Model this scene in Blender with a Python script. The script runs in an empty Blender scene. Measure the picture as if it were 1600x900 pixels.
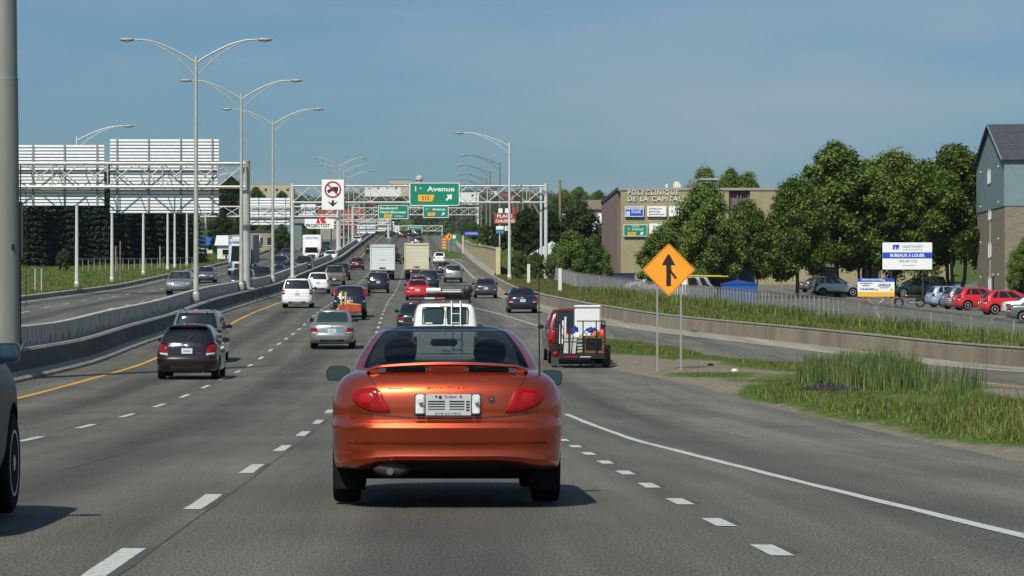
import bpy, bmesh, math, random
import numpy as np
from mathutils import Vector, Matrix

SC = bpy.context.scene
COL = SC.collection
random.seed(7)
RNG = np.random.default_rng(7)

# ---------------------------------------------------------------- camera, sky, sun, exposure
FOC, VX, VY, EYE = 4700.0, 644.0, 563.0, 1.1
cam_d = bpy.data.cameras.new("camera")
cam = bpy.data.objects.new("camera", cam_d)
COL.objects.link(cam)
cam.location = (0, 0, EYE)
cam.rotation_euler = (math.radians(90), 0, 0)
cam_d.sensor_width = 36.0
cam_d.lens = 36.0 * FOC / 1600.0
cam_d.shift_x = (800 - VX) / 1600.0
cam_d.shift_y = (VY - 450) / 1600.0
cam_d.clip_start = 0.5
cam_d.clip_end = 12000
SC.camera = cam

SUN_EL, SUN_AZ = 48.0, 25.0            # elevation; degrees to the left of straight behind the camera
world = bpy.data.worlds.new("World")
SC.world = world
world.use_nodes = True
nt = world.node_tree
bg = nt.nodes["Background"]
sky = nt.nodes.new("ShaderNodeTexSky")
sky.sky_type = 'NISHITA'
sky.sun_disc = False
sky.sun_elevation = math.radians(SUN_EL)
sky.sun_rotation = math.radians(180 + SUN_AZ)
sky.altitude = 0
sky.air_density = 1.0
sky.dust_density = 1.6
sky.ozone_density = 2.2
# faint high cloud veil, in the sky's own directions
tc = nt.nodes.new("ShaderNodeTexCoord")
mp = nt.nodes.new("ShaderNodeMapping")
mp.inputs['Scale'].default_value = (3.0, 3.0, 16.0)
mp.inputs['Rotation'].default_value = (0, math.radians(4), 0)
nz = nt.nodes.new("ShaderNodeTexNoise")
nz.inputs['Scale'].default_value = 1.6
nz.inputs['Detail'].default_value = 6
nz.inputs['Roughness'].default_value = 0.55
rp = nt.nodes.new("ShaderNodeValToRGB")
mp.inputs['Location'].default_value = (1.7, .9, .37)
rp.color_ramp.elements[0].position = 0.45
rp.color_ramp.elements[0].color = (0, 0, 0, 1)
rp.color_ramp.elements[1].position = 0.73
rp.color_ramp.elements[1].color = (0.50, 0.50, 0.50, 1)
tint = nt.nodes.new("ShaderNodeMix"); tint.data_type = 'RGBA'; tint.blend_type = 'MULTIPLY'
tint.inputs[0].default_value = 1.0
tint.inputs[7].default_value = (0.64, 0.91, 1.10, 1)
mx = nt.nodes.new("ShaderNodeMix"); mx.data_type = 'RGBA'
mx.inputs[7].default_value = (5.2, 6.0, 6.6, 1)
nt.links.new(tc.outputs['Generated'], mp.inputs[0])
nt.links.new(mp.outputs[0], nz.inputs['Vector'])
nt.links.new(nz.outputs[0], rp.inputs[0])
nt.links.new(rp.outputs[0], mx.inputs[0])
nt.links.new(sky.outputs[0], tint.inputs[6])
nt.links.new(tint.outputs[2], mx.inputs[6])
nt.links.new(mx.outputs[2], bg.inputs[0])
bg.inputs[1].default_value = 0.075

sun_d = bpy.data.lights.new("sun", 'SUN')
sun_d.energy = 4.9
sun_d.angle = math.radians(0.53)
sun_d.color = (1.0, 0.95, 0.86)
sun = bpy.data.objects.new("sun", sun_d)
COL.objects.link(sun)
e, a = math.radians(SUN_EL), math.radians(SUN_AZ)
to_sun = Vector((-math.sin(a) * math.cos(e), -math.cos(a) * math.cos(e), math.sin(e)))
sun.rotation_euler = to_sun.to_track_quat('Z', 'Y').to_euler()

SC.view_settings.view_transform = 'Standard'
SC.view_settings.look = 'None'
SC.view_settings.exposure = 0.0
SC.view_settings.gamma = 1.0
SC.cycles.max_bounces = 6
SC.cycles.transparent_max_bounces = 12
SC.cycles.caustics_reflective = False
SC.cycles.caustics_refractive = False

# ---------------------------------------------------------------- numbers of the place
def pchip(xs, ys):
    xs = np.asarray(xs, float); ys = np.asarray(ys, float)
    h = np.diff(xs); d = np.diff(ys) / h
    m = np.zeros_like(ys)
    for i in range(1, len(xs) - 1):
        if d[i-1] * d[i] > 0:
            w1, w2 = 2*h[i] + h[i-1], h[i] + 2*h[i-1]
            m[i] = (w1 + w2) / (w1 / d[i-1] + w2 / d[i])
    m[0], m[-1] = d[0], d[-1]
    def f(x):
        x = np.clip(np.asarray(x, float), xs[0], xs[-1])
        i = np.clip(np.searchsorted(xs, x, side='right') - 1, 0, len(xs) - 2)
        t = (x - xs[i]) / h[i]
        t2, t3 = t*t, t*t*t
        return ((2*t3 - 3*t2 + 1)*ys[i] + (t3 - 2*t2 + t)*h[i]*m[i]
                + (-2*t3 + 3*t2)*ys[i+1] + (t3 - t2)*h[i]*m[i+1])
    return f

_zp = pchip([-400, -100, 40, 48, 55, 62.5, 69.5, 77, 83, 90, 100, 116, 140, 166, 203, 240, 294, 340, 400, 480, 560, 640, 700,
             760, 900, 1100, 1300, 1600, 2000, 2600, 4000, 9000],
            [0.0, 0.0, 0, .02, .06, .14, .25, .41, .55, .71, .97, 1.6, 2.5, 3.65, 5.05, 6.45, 8.95, 11.1, 14.0, 18.3, 22.6, 27.0,
             30.2, 32.2, 34, 39, 50, 73, 98, 128, 140, 145])
def zp(y): return float(_zp(y))
def slope(y): return math.atan((zp(y + 1.5) - zp(y - 1.5)) / 3.0)
def XX(px, y): return (px - VX) * y / FOC            # offset of a sight line at distance y
def YY(py):                                           # where the road surface meets a sight line
    lo, hi = 10.0, 690.0
    for _ in range(50):
        m = (lo + hi) / 2
        if VY - FOC * (zp(m) - EYE) / m > py: lo = m
        else: hi = m
    return lo
def sh(y): return float(np.interp(y, [200, 300, 600], [0, .5, .8]))      # slow bend of the lanes
def md(y): return float(np.interp(y, [150, 265, 410, 600, 700], [0, .5, 1.5, 2.1, 2.6]))   # bend of the median
ramp_r = lambda y: float(np.interp(y, [-60, 0, 90, 116, 147, 166, 190, 228, 300, 700], [44, 33, 18.5, 14.2, 9.6, 7.7, 6.9, 6.55, 6.4, 6.8]))
ramp_l = lambda y: float(np.interp(y, [-60, 0, 76, 86, 110, 130, 147, 182], [38, 29, 15.6, 14.7, 11.1, 8.3, 6.13, 3.75]))
wall_x = lambda y: ramp_r(y) + float(np.interp(y, [60, 100, 130, 170, 285], [2.2, 2.1, 2.0, 1.6, 1.0]))
edge_x = lambda y: float(np.interp(y, [-60, 32, 53, 78, 93, 110, 130, 142], [6.2, 6.6, 7.4, 7.5, 6.35, 6.2, 6.1, 6.1]))
fence_x = lambda y: float(np.interp(y, [60, 100, 130, 150, 165, 200, 235, 262], [36, 31.5, 26.4, 22.2, 19.5, 15.6, 12.8, 12.4]))
def smooth(t): t = min(1, max(0, t)); return t*t*(3 - 2*t)
def ground_z(x, y):
    z = zp(y)
    wx = wall_x(y)
    if x > wx:
        fx = fence_x(y) if y < 262 else 12.4
        d = x - wx
        vf = float(np.interp(y, [60, 125, 150, 165, 190, 235, 285], [-.30, -.30, -.05, .06, .12, .52, .70]))
        up = .60 + (vf - .60) * smooth(d / max(1.0, (fx if y < 262 else wx + 5) - wx))
        if y > 285: up += 1.7 * smooth((y - 285) / 6) * smooth((d - .3) / .6) * (1 - smooth((y - 480) / 60))
        lo = float(np.interp(y, [110, 140, 190, 262, 312, 345], [-.45, -.5, -.65, -.85, -.55, .1]))
        if x > fx: up = up + (lo - up) * smooth((x - fx) / 3.0)
        z += up
    elif x < -24.3 + md(y):
        z += .55 + .5 * smooth((-24.3 - x) / 20)
    elif x < -12.4 + md(y):
        z += .33
    if y > 850:
        z += 6 * math.sin(x * .011 + 1.3) * smooth((y - 900) / 500) + 3 * math.sin(x * .027 + y * .006) * smooth((y - 1000) / 400)
    return z

# ---------------------------------------------------------------- materials
MATS = {}
def mat(name, col, rough=.6, metal=0.0, var=0.0, vscale=3.0, bump=0.0, bscale=30.0, coat=0.0, spec=.5, stretch=(1, 1, 1), col2=None, detail=4, island=0.0):
    if name in MATS: return MATS[name]
    m = bpy.data.materials.new(name); m.use_nodes = True
    t = m.node_tree; b = t.nodes["Principled BSDF"]
    b.inputs['Base Color'].default_value = (*col, 1)
    b.inputs['Roughness'].default_value = rough
    b.inputs['Metallic'].default_value = metal
    b.inputs['Coat Weight'].default_value = coat
    b.inputs['Coat Roughness'].default_value = .04
    b.inputs['Specular IOR Level'].default_value = spec
    if var or bump:
        tcn = t.nodes.new("ShaderNodeNewGeometry")
        mpn = t.nodes.new("ShaderNodeMapping"); mpn.inputs['Scale'].default_value = stretch
        t.links.new(tcn.outputs['Position'], mpn.inputs[0])
    if var:
        n = t.nodes.new("ShaderNodeTexNoise"); n.inputs['Scale'].default_value = vscale; n.inputs['Detail'].default_value = detail
        n.inputs['Roughness'].default_value = .62
        t.links.new(mpn.outputs[0], n.inputs['Vector'])
        r = t.nodes.new("ShaderNodeValToRGB")
        c2 = col2 if col2 else tuple(min(1, c * (1 + var)) for c in col)
        c1 = tuple(c * (1 - var) for c in col) if not col2 else col
        r.color_ramp.elements[0].position = .32; r.color_ramp.elements[0].color = (*c1, 1)
        r.color_ramp.elements[1].position = .68; r.color_ramp.elements[1].color = (*c2, 1)
        t.links.new(n.outputs[0], r.inputs[0])
        t.links.new(r.outputs[0], b.inputs['Base Color'])
    if bump:
        n2 = t.nodes.new("ShaderNodeTexNoise"); n2.inputs['Scale'].default_value = bscale; n2.inputs['Detail'].default_value = 3
        t.links.new(mpn.outputs[0], n2.inputs['Vector'])
        bp = t.nodes.new("ShaderNodeBump"); bp.inputs['Strength'].default_value = bump; bp.inputs['Distance'].default_value = .02
        t.links.new(n2.outputs[0], bp.inputs['Height'])
        t.links.new(bp.outputs[0], b.inputs['Normal'])
    MATS[name] = m
    return m

def leaf_mat(name, c1, c2, trans=.35):
    if name in MATS: return MATS[name]
    m = bpy.data.materials.new(name); m.use_nodes = True
    t = m.node_tree; t.nodes.clear()
    out = t.nodes.new("ShaderNodeOutputMaterial")
    g = t.nodes.new("ShaderNodeNewGeometry")
    r = t.nodes.new("ShaderNodeValToRGB")
    r.color_ramp.elements[0].color = (*c1, 1); r.color_ramp.elements[1].color = (*c2, 1)
    n = t.nodes.new("ShaderNodeTexNoise"); n.inputs['Scale'].default_value = .55; n.inputs['Detail'].default_value = 2
    t.links.new(g.outputs['Position'], n.inputs['Vector'])
    ma = t.nodes.new("ShaderNodeMath"); ma.operation = 'ADD'
    mb = t.nodes.new("ShaderNodeMath"); mb.operation = 'MULTIPLY_ADD'; mb.inputs[1].default_value = 1.1; mb.inputs[2].default_value = -.55
    t.links.new(n.outputs[0], mb.inputs[0])
    mc = t.nodes.new("ShaderNodeMath"); mc.operation = 'MULTIPLY'; mc.inputs[1].default_value = .95
    t.links.new(g.outputs['Random Per Island'], mc.inputs[0])
    t.links.new(mb.outputs[0], ma.inputs[0]); t.links.new(mc.outputs[0], ma.inputs[1])
    t.links.new(ma.outputs[0], r.inputs[0])
    b = t.nodes.new("ShaderNodeBsdfPrincipled"); b.inputs['Roughness'].default_value = .55; b.inputs['Specular IOR Level'].default_value = .25
    tr = t.nodes.new("ShaderNodeBsdfTranslucent")
    mix = t.nodes.new("ShaderNodeMixShader"); mix.inputs[0].default_value = trans
    t.links.new(r.outputs[0], b.inputs['Base Color']); t.links.new(r.outputs[0], tr.inputs[0])
    t.links.new(b.outputs[0], mix.inputs[1]); t.links.new(tr.outputs[0], mix.inputs[2])
    t.links.new(mix.outputs[0], out.inputs[0])
    MATS[name] = m
    return m

def asphalt(name, base, speck=.5, tracks=()):
    """grey asphalt: stone speckle, long worn wheel tracks (dark oil strip, pale tyre lanes), patches"""
    m = bpy.data.materials.new(name); m.use_nodes = True
    t = m.node_tree; b = t.nodes["Principled BSDF"]; b.inputs['Roughness'].default_value = .82; b.inputs['Specular IOR Level'].default_value = .35
    L = t.links.new
    g = t.nodes.new("ShaderNodeNewGeometry")
    n1 = t.nodes.new("ShaderNodeTexNoise"); n1.inputs['Scale'].default_value = 58; n1.inputs['Detail'].default_value = 3; n1.inputs['Roughness'].default_value = .75
    m1 = t.nodes.new("ShaderNodeMapping"); m1.inputs['Scale'].default_value = (1, .36, 1); L(g.outputs['Position'], m1.inputs[0]); L(m1.outputs[0], n1.inputs['Vector'])
    r1 = t.nodes.new("ShaderNodeMapRange"); r1.inputs[1].default_value = .36; r1.inputs[2].default_value = .64
    r1.inputs[3].default_value = 1 - speck; r1.inputs[4].default_value = 1 + speck
    L(n1.outputs[0], r1.inputs[0])
    m2 = t.nodes.new("ShaderNodeMapping"); m2.inputs['Scale'].default_value = (1.1, .045, .3)
    L(g.outputs['Position'], m2.inputs[0])
    n2 = t.nodes.new("ShaderNodeTexNoise"); n2.inputs['Scale'].default_value = 1.2; n2.inputs['Detail'].default_value = 6; n2.inputs['Roughness'].default_value = .6
    L(m2.outputs[0], n2.inputs['Vector'])
    r2 = t.nodes.new("ShaderNodeMapRange"); r2.inputs[1].default_value = .3; r2.inputs[2].default_value = .7
    r2.inputs[3].default_value = .64; r2.inputs[4].default_value = 1.28
    L(n2.outputs[0], r2.inputs[0])
    n3 = t.nodes.new("ShaderNodeTexNoise"); n3.inputs['Scale'].default_value = .22; n3.inputs['Detail'].default_value = 5
    L(g.outputs['Position'], n3.inputs['Vector'])
    r3 = t.nodes.new("ShaderNodeMapRange"); r3.inputs[1].default_value = .3; r3.inputs[2].default_value = .7
    r3.inputs[3].default_value = .85; r3.inputs[4].default_value = 1.13
    L(n3.outputs[0], r3.inputs[0])
    # bright single stones
    vo = t.nodes.new("ShaderNodeTexVoronoi"); vo.inputs['Scale'].default_value = 17
    L(g.outputs['Position'], vo.inputs['Vector'])
    st = t.nodes.new("ShaderNodeMapRange"); st.inputs[1].default_value = .07; st.inputs[2].default_value = .11; st.inputs[3].default_value = 1.45; st.inputs[4].default_value = 1.0
    L(vo.outputs['Distance'], st.inputs[0])
    def mul(x, y):
        q = t.nodes.new("ShaderNodeMath"); q.operation = 'MULTIPLY'; L(x, q.inputs[0]); L(y, q.inputs[1]); return q.outputs[0]
    v = mul(mul(r1.outputs[0], r2.outputs[0]), mul(r3.outputs[0], st.outputs[0]))
    # oil-darkened strip in the middle of each lane, width about 0.8 m
    if tracks:
        sx = t.nodes.new("ShaderNodeSeparateXYZ"); L(g.outputs['Position'], sx.inputs[0])
        for c in tracks:
            s = t.nodes.new("ShaderNodeMath"); s.operation = 'SUBTRACT'; L(sx.outputs[0], s.inputs[0]); s.inputs[1].default_value = c
            ab = t.nodes.new("ShaderNodeMath"); ab.operation = 'ABSOLUTE'; L(s.outputs[0], ab.inputs[0])
            mr = t.nodes.new("ShaderNodeMapRange"); mr.interpolation_type = 'SMOOTHSTEP'
            mr.inputs[1].default_value = 0.1; mr.inputs[2].default_value = .95; mr.inputs[3].default_value = .66; mr.inputs[4].default_value = 1.06
            L(ab.outputs[0], mr.inputs[0])
            v = mul(v, mr.outputs[0])
    # the outer lanes and hard shoulder are paler, sandier asphalt
    sx2 = t.nodes.new("ShaderNodeSeparateXYZ"); L(g.outputs['Position'], sx2.inputs[0])
    pl = t.nodes.new("ShaderNodeMapRange"); pl.interpolation_type = 'SMOOTHSTEP'
    pl.inputs[1].default_value = 2.6; pl.inputs[2].default_value = 4.0; pl.inputs[3].default_value = 1.0; pl.inputs[4].default_value = 1.28
    L(sx2.outputs[0], pl.inputs[0]); v = mul(v, pl.outputs[0])
    hs = t.nodes.new("ShaderNodeVectorMath"); hs.operation = 'SCALE'
    hs.inputs[0].default_value = base
    L(v, hs.inputs['Scale']); L(hs.outputs[0], b.inputs['Base Color'])
    bp = t.nodes.new("ShaderNodeBump"); bp.inputs['Strength'].default_value = .15; bp.inputs['Distance'].default_value = .006
    L(n1.outputs[0], bp.inputs['Height']); L(bp.outputs[0], b.inputs['Normal'])
    MATS[name] = m
    return m

def paint(name, col, metal=.35, rough=.32):
    m = mat('paint_' + name, col, rough, metal, coat=1.0)
    return m

# ---------------------------------------------------------------- scene helpers
def link(o, parent=None):
    COL.objects.link(o)
    if parent is not None: o.parent = parent
    return o
def tag(o, label=None, cat=None, group=None, kind=None):
    if label: o['label'] = label
    if cat: o['category'] = cat
    if group: o['group'] = group
    if kind: o['kind'] = kind
    return o
def thing(name, label, cat, loc=(0, 0, 0), rot=(0, 0, 0), group=None):
    o = bpy.data.objects.new(name, None); o.empty_display_size = .3
    o.location = loc; o.rotation_euler = rot
    link(o); return tag(o, label, cat, group)
def copy_tree(o, parent=None):
    c = o.copy(); link(c)
    if parent is not None: c.parent = parent
    for ch in list(o.children): copy_tree(ch, c)
    return c

class MB:
    """collects shapes; build() links them as ONE mesh object"""
    def __init__(s): s.v, s.f = [], []
    def add(s, vs, fs):
        n = len(s.v); s.v += [tuple(map(float, q)) for q in vs]; s.f += [tuple(i + n for i in q) for q in fs]; return s
    def box(s, c, d, rz=0.0, bev=0.0):
        x, y, z = (q / 2 for q in d)
        if bev > 0:
            b = min(bev, x*.9, y*.9, z*.9)
            vs = []; 
            bm = bmesh.new(); bmesh.ops.create_cube(bm, size=1)
            for v in bm.verts: v.co = Vector((v.co.x * d[0], v.co.y * d[1], v.co.z * d[2]))
            bmesh.ops.bevel(bm, geom=list(bm.edges), offset=b, segments=2, affect='EDGES')
            bm.verts.index_update()
            vs = [v.co.copy() for v in bm.verts]; fs = [tuple(v.index for v in f.verts) for f in bm.faces]; bm.free()
        else:
            vs = [Vector((i, j, k)) for i in (-x, x) for j in (-y, y) for k in (-z, z)]
            fs = [(0, 1, 3, 2), (4, 6, 7, 5), (0, 4, 5, 1), (2, 3, 7, 6), (0, 2, 6, 4), (1, 5, 7, 3)]
        cr, sr = math.cos(rz), math.sin(rz)
        return s.add([(c[0] + p.x*cr - p.y*sr, c[1] + p.x*sr + p.y*cr, c[2] + p.z) for p in vs], fs)
    def quad(s, a, b, c, d): return s.add([a, b, c, d], [(0, 1, 2, 3)])
    def tube(s, pts, rad, n=8, cap=True):
        pts = [Vector(p) for p in pts]
        if not hasattr(rad, '__len__'): rad = [rad] * len(pts)
        vs, fs = [], []
        prev = None
        for i, p in enumerate(pts):
            d = (pts[min(i+1, len(pts)-1)] - pts[max(i-1, 0)]).normalized()
            u = prev if prev is not None else (Vector((1, 0, 0)) if abs(d.x) < .9 else Vector((0, 1, 0)))
            u = (u - d * u.dot(d))
            if u.length < 1e-6: u = d.orthogonal()
            u.normalize(); prev = u; w = d.cross(u)
            for k in range(n):
                t = 2 * math.pi * k / n
                vs.append(p + (u * math.cos(t) + w * math.sin(t)) * rad[i])
        for i in range(len(pts) - 1):
            for k in range(n):
                fs.append((i*n + k, i*n + (k+1) % n, (i+1)*n + (k+1) % n, (i+1)*n + k))
        if cap: fs += [tuple(range(n))[::-1], tuple((len(pts)-1)*n + k for k in range(n))]
        return s.add(vs, fs)
    def lathe(s, prof, c=(0, 0, 0), n=16, axis='Z'):
        vs, fs = [], []
        for r, h in prof:
            for k in range(n):
                t = 2 * math.pi * k / n
                a, b = r * math.cos(t), r * math.sin(t)
                p = (a, b, h) if axis == 'Z' else ((h, a, b) if axis == 'X' else (a, h, b))
                vs.append((p[0] + c[0], p[1] + c[1], p[2] + c[2]))
        for i in range(len(prof) - 1):
            for k in range(n): fs.append((i*n + k, i*n + (k+1) % n, (i+1)*n + (k+1) % n, (i+1)*n + k))
        fs += [tuple(range(n))[::-1], tuple((len(prof)-1)*n + k for k in range(n))]
        return s.add(vs, fs)
    def prism(s, poly, y0, y1):
        """polygon in x,z pushed from y0 to y1"""
        n = len(poly)
        vs = [(p[0], y0, p[1]) for p in poly] + [(p[0], y1, p[1]) for p in poly]
        fs = [tuple(range(n)), tuple(range(n, 2*n))[::-1]] + [(i, i + n, (i+1) % n + n, (i+1) % n) for i in range(n)]
        return s.add(vs, fs)
    def ring(s, outer, inner, y0, y1):
        n = len(outer)
        vs = [(p[0], y0, p[1]) for p in outer] + [(p[0], y0, p[1]) for p in inner] + [(p[0], y1, p[1]) for p in outer] + [(p[0], y1, p[1]) for p in inner]
        fs = []
        for i in range(n):
            j = (i + 1) % n
            fs += [(i, j, n+j, n+i), (2*n+i, 3*n+i, 3*n+j, 2*n+j), (i, 2*n+i, 2*n+j, j), (n+i, n+j, 3*n+j, 3*n+i)]
        return s.add(vs, fs)
    def mesh(s, name, m, smooth_deg=None):
        me = bpy.data.meshes.new(name); me.from_pydata(s.v, [], s.f)
        bm = bmesh.new(); bm.from_mesh(me); bmesh.ops.recalc_face_normals(bm, faces=bm.faces); bm.to_mesh(me); bm.free()
        if m is not None: me.materials.append(m)
        if smooth_deg:
            me.polygons.foreach_set('use_smooth', [True] * len(me.polygons)); me.set_sharp_from_angle(angle=math.radians(smooth_deg))
        return me
    def build(s, name, m, parent=None, loc=None, smooth_deg=None, rot=None):
        o = bpy.data.objects.new(name, s.mesh(name, m, smooth_deg)); link(o, parent)
        if loc is not None: o.location = loc
        if rot is not None: o.rotation_euler = rot
        return o

def raw_mesh(name, verts, faces, m, smooth_all=False):
    me = bpy.data.meshes.new(name); me.from_pydata(verts, [], faces)
    if m is not None: me.materials.append(m)
    if smooth_all: me.polygons.foreach_set('use_smooth', [True] * len(me.polygons))
    return me
def obj(name, me, parent=None, loc=None):
    o = bpy.data.objects.new(name, me); link(o, parent)
    if loc is not None: o.location = loc
    return o

_BARS = {}
def bar(name, p0, p1, r, m, parent=None, n=8):
    """a round bar from p0 to p1: one shared mesh per material, set by the object's own transform"""
    key = (m.name, n)
    if key not in _BARS:
        _BARS[key] = MB().tube([(0, 0, 0), (0, 0, 1)], 1.0, n).mesh('bar', m, 40)
    o = bpy.data.objects.new(name, _BARS[key]); link(o, parent)
    p0, p1 = Vector(p0), Vector(p1); d = p1 - p0
    o.location = p0; o.rotation_mode = 'QUATERNION'; o.rotation_quaternion = d.to_track_quat('Z', 'Y'); o.scale = (r, r, d.length)
    return o
_BOXES = {}
def block(name, c, d, m, parent=None, rz=0.0, bev=0.0):
    """a box as one object; alike boxes share mesh data"""
    key = (m.name, tuple(round(q, 4) for q in d), bev)
    if key not in _BOXES: _BOXES[key] = MB().box((0, 0, 0), d, 0, bev).mesh(name, m, 35 if bev else None)
    o = bpy.data.objects.new(name, _BOXES[key]); link(o, parent); o.location = c; o.rotation_euler = (0, 0, rz)
    return o

def rrect(x0, x1, z0, z1, r, n=4):
    pts = []
    for cx, cz, a0 in ((x1-r, z0+r, -90), (x1-r, z1-r, 0), (x0+r, z1-r, 90), (x0+r, z0+r, 180)):
        for k in range(n + 1):
            t = math.radians(a0 + 90 * k / n); pts.append((cx + r*math.cos(t), cz + r*math.sin(t)))
    return pts
def roundpoly(pts, r, n=4):
    out = []
    N = len(pts)
    for i in range(N):
        p, a, b = Vector(pts[i]), Vector(pts[i-1]), Vector(pts[(i+1) % N])
        da, db = (a - p), (b - p)
        q = min(r, da.length * .45, db.length * .45)
        s, e_ = p + da.normalized() * q, p + db.normalized() * q
        for k in range(n + 1):
            t = k / n; out.append(tuple(s * (1-t)**2 + p * 2*t*(1-t) + e_ * t*t))
    return out

_TXT = {}
def text(name, s, h, x, z, y, m, parent=None, width=None, shear=0.0, depth=.012, bold=0.0, align='CENTER', rot=None, gap=1.0):
    """flat lettering with depth, facing -Y; h = capital height, width = full width if given"""
    key = (s, m.name, shear, bold, gap)
    if key not in _TXT:
        cu = bpy.data.curves.new('lettering', 'FONT'); cu.body = s; cu.align_x = 'LEFT'; cu.shear = shear; cu.offset = bold; cu.space_character = gap; cu.resolution_u = 3
        tmp = bpy.data.objects.new('lettering', cu); COL.objects.link(tmp)
        dg = bpy.context.evaluated_depsgraph_get(); dg.update()
        me = bpy.data.meshes.new_from_object(tmp.evaluated_get(dg)); me.name = 'lettering'
        bpy.data.objects.remove(tmp)
        bm = bmesh.new(); bm.from_mesh(me)
        ex = bmesh.ops.extrude_face_region(bm, geom=list(bm.faces))
        for v in ex['geom']:
            if isinstance(v, bmesh.types.BMVert): v.co.z += 1.0
        bmesh.ops.recalc_face_normals(bm, faces=bm.faces)
        bm.to_mesh(me); bm.free()
        me.materials.clear(); me.materials.append(m)
        co = np.array([v.co[:] for v in me.vertices]) if len(me.vertices) else np.zeros((1, 3))
        _TXT[key] = (me, co[:, 0].min(), co[:, 0].max())
    me, x0, x1 = _TXT[key]
    o = bpy.data.objects.new(name, me); link(o, parent)
    sz = h / .70
    sx = width / (x1 - x0) if width else sz
    off = -(x0 + x1) / 2 * sx if align == 'CENTER' else -x0 * sx
    o.rotation_euler = rot if rot else (math.radians(90), 0, 0)
    o.scale = (sx, sz, depth); o.location = (x + off, y, z)
    return o
# ---------------------------------------------------------------- base materials
M_asph = asphalt('asphalt_worn', (.078, .0755, .059), .80, tracks=(.25, -3.5, -7.1, 3.95))
M_asph_left = asphalt('asphalt_left', (.084, .082, .066), .7, tracks=(-14.6, -18.3, -22))
M_asph_ramp = asphalt('asphalt_ramp', (.092, .089, .070), .8)
M_shoulder = asphalt('gravel_shoulder', (.20, .18, .135), .5)
M_white_line = mat('white_road_paint', (.13, .13, .11), .75, col2=(.43, .445, .40), var=.3, vscale=15, detail=7)
for nd in M_white_line.node_tree.nodes:
    if nd.type == 'VALTORGB': nd.color_ramp.elements[0].position = .34; nd.color_ramp.elements[1].position = .45
M_yellow_line = mat('yellow_road_paint', (.60, .30, .03), .7, var=.25, vscale=7, detail=6)
M_tar = mat('tar_joint', (.055, .055, .050), .7)
M_conc = mat('concrete_pale', (.26, .245, .20), .85, var=.22, vscale=1.3, bump=.25, bscale=22, detail=7)
M_conc_dirty = mat('concrete_sooty', (.040, .040, .038), .9, col2=(.115, .112, .102), var=.5, vscale=.55, bump=.3, bscale=18, detail=8, stretch=(1, .35, 1.6))
M_conc_ribbed = mat('concrete_grey_panel', (.37, .365, .33), .85, var=.16, vscale=1.4, stretch=(1, 1, .3), detail=6)
M_conc_brown = mat('concrete_brown', (.15, .128, .092), .9, col2=(.27, .23, .165), var=.4, vscale=.8, bump=.3, bscale=25, detail=9, stretch=(1, 1, .35))
M_conc_cream = mat('concrete_cream', (.44, .37, .20), .9, var=.16, vscale=.8, stretch=(1, 1, .25), detail=6)
M_galv = mat('galvanised_steel', (.44, .44, .39), .45, .25, var=.12, vscale=2.0)
M_galv_mast = mat('galvanised_mast', (.225, .235, .205), .5, .3, var=.12, vscale=3.0, stretch=(1, 1, .08))
M_whitesteel = mat('white_steel', (.56, .57, .54), .45, .1)
M_alu = mat('bright_aluminium', (.80, .82, .84), .5, 0.0, var=.05, vscale=2.0)
M_alu_dark = mat('dull_aluminium', (.24, .26, .28), .6, .2)
M_grey_metal = mat('grey_lamp_housing', (.33, .30, .26), .5, .2)
M_black = mat('black_plastic', (.012, .012, .013), .5)
M_rubber = mat('tyre_rubber', (.009, .009, .009), .9, spec=.2)
M_green = mat('sign_green', (.003, .205, .125), .45, var=.05, vscale=1)
M_sign_white = mat('sign_white', (.78, .80, .78), .5)
M_sign_orange = mat('sign_orange', (.92, .33, .020), .45, var=.04, vscale=1)
M_sign_yellow = mat('sign_exit_yellow', (.86, .40, .03), .45)
M_sign_black = mat('sign_black', (.012, .010, .010), .5)
M_sign_red = mat('sign_red', (.38, .012, .02), .5)
M_sign_blue = mat('sign_blue', (.015, .06, .48), .5)
M_wood = mat('weathered_wood', (.20, .155, .10), .85, var=.25, vscale=4, stretch=(2, 2, .2))

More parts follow.
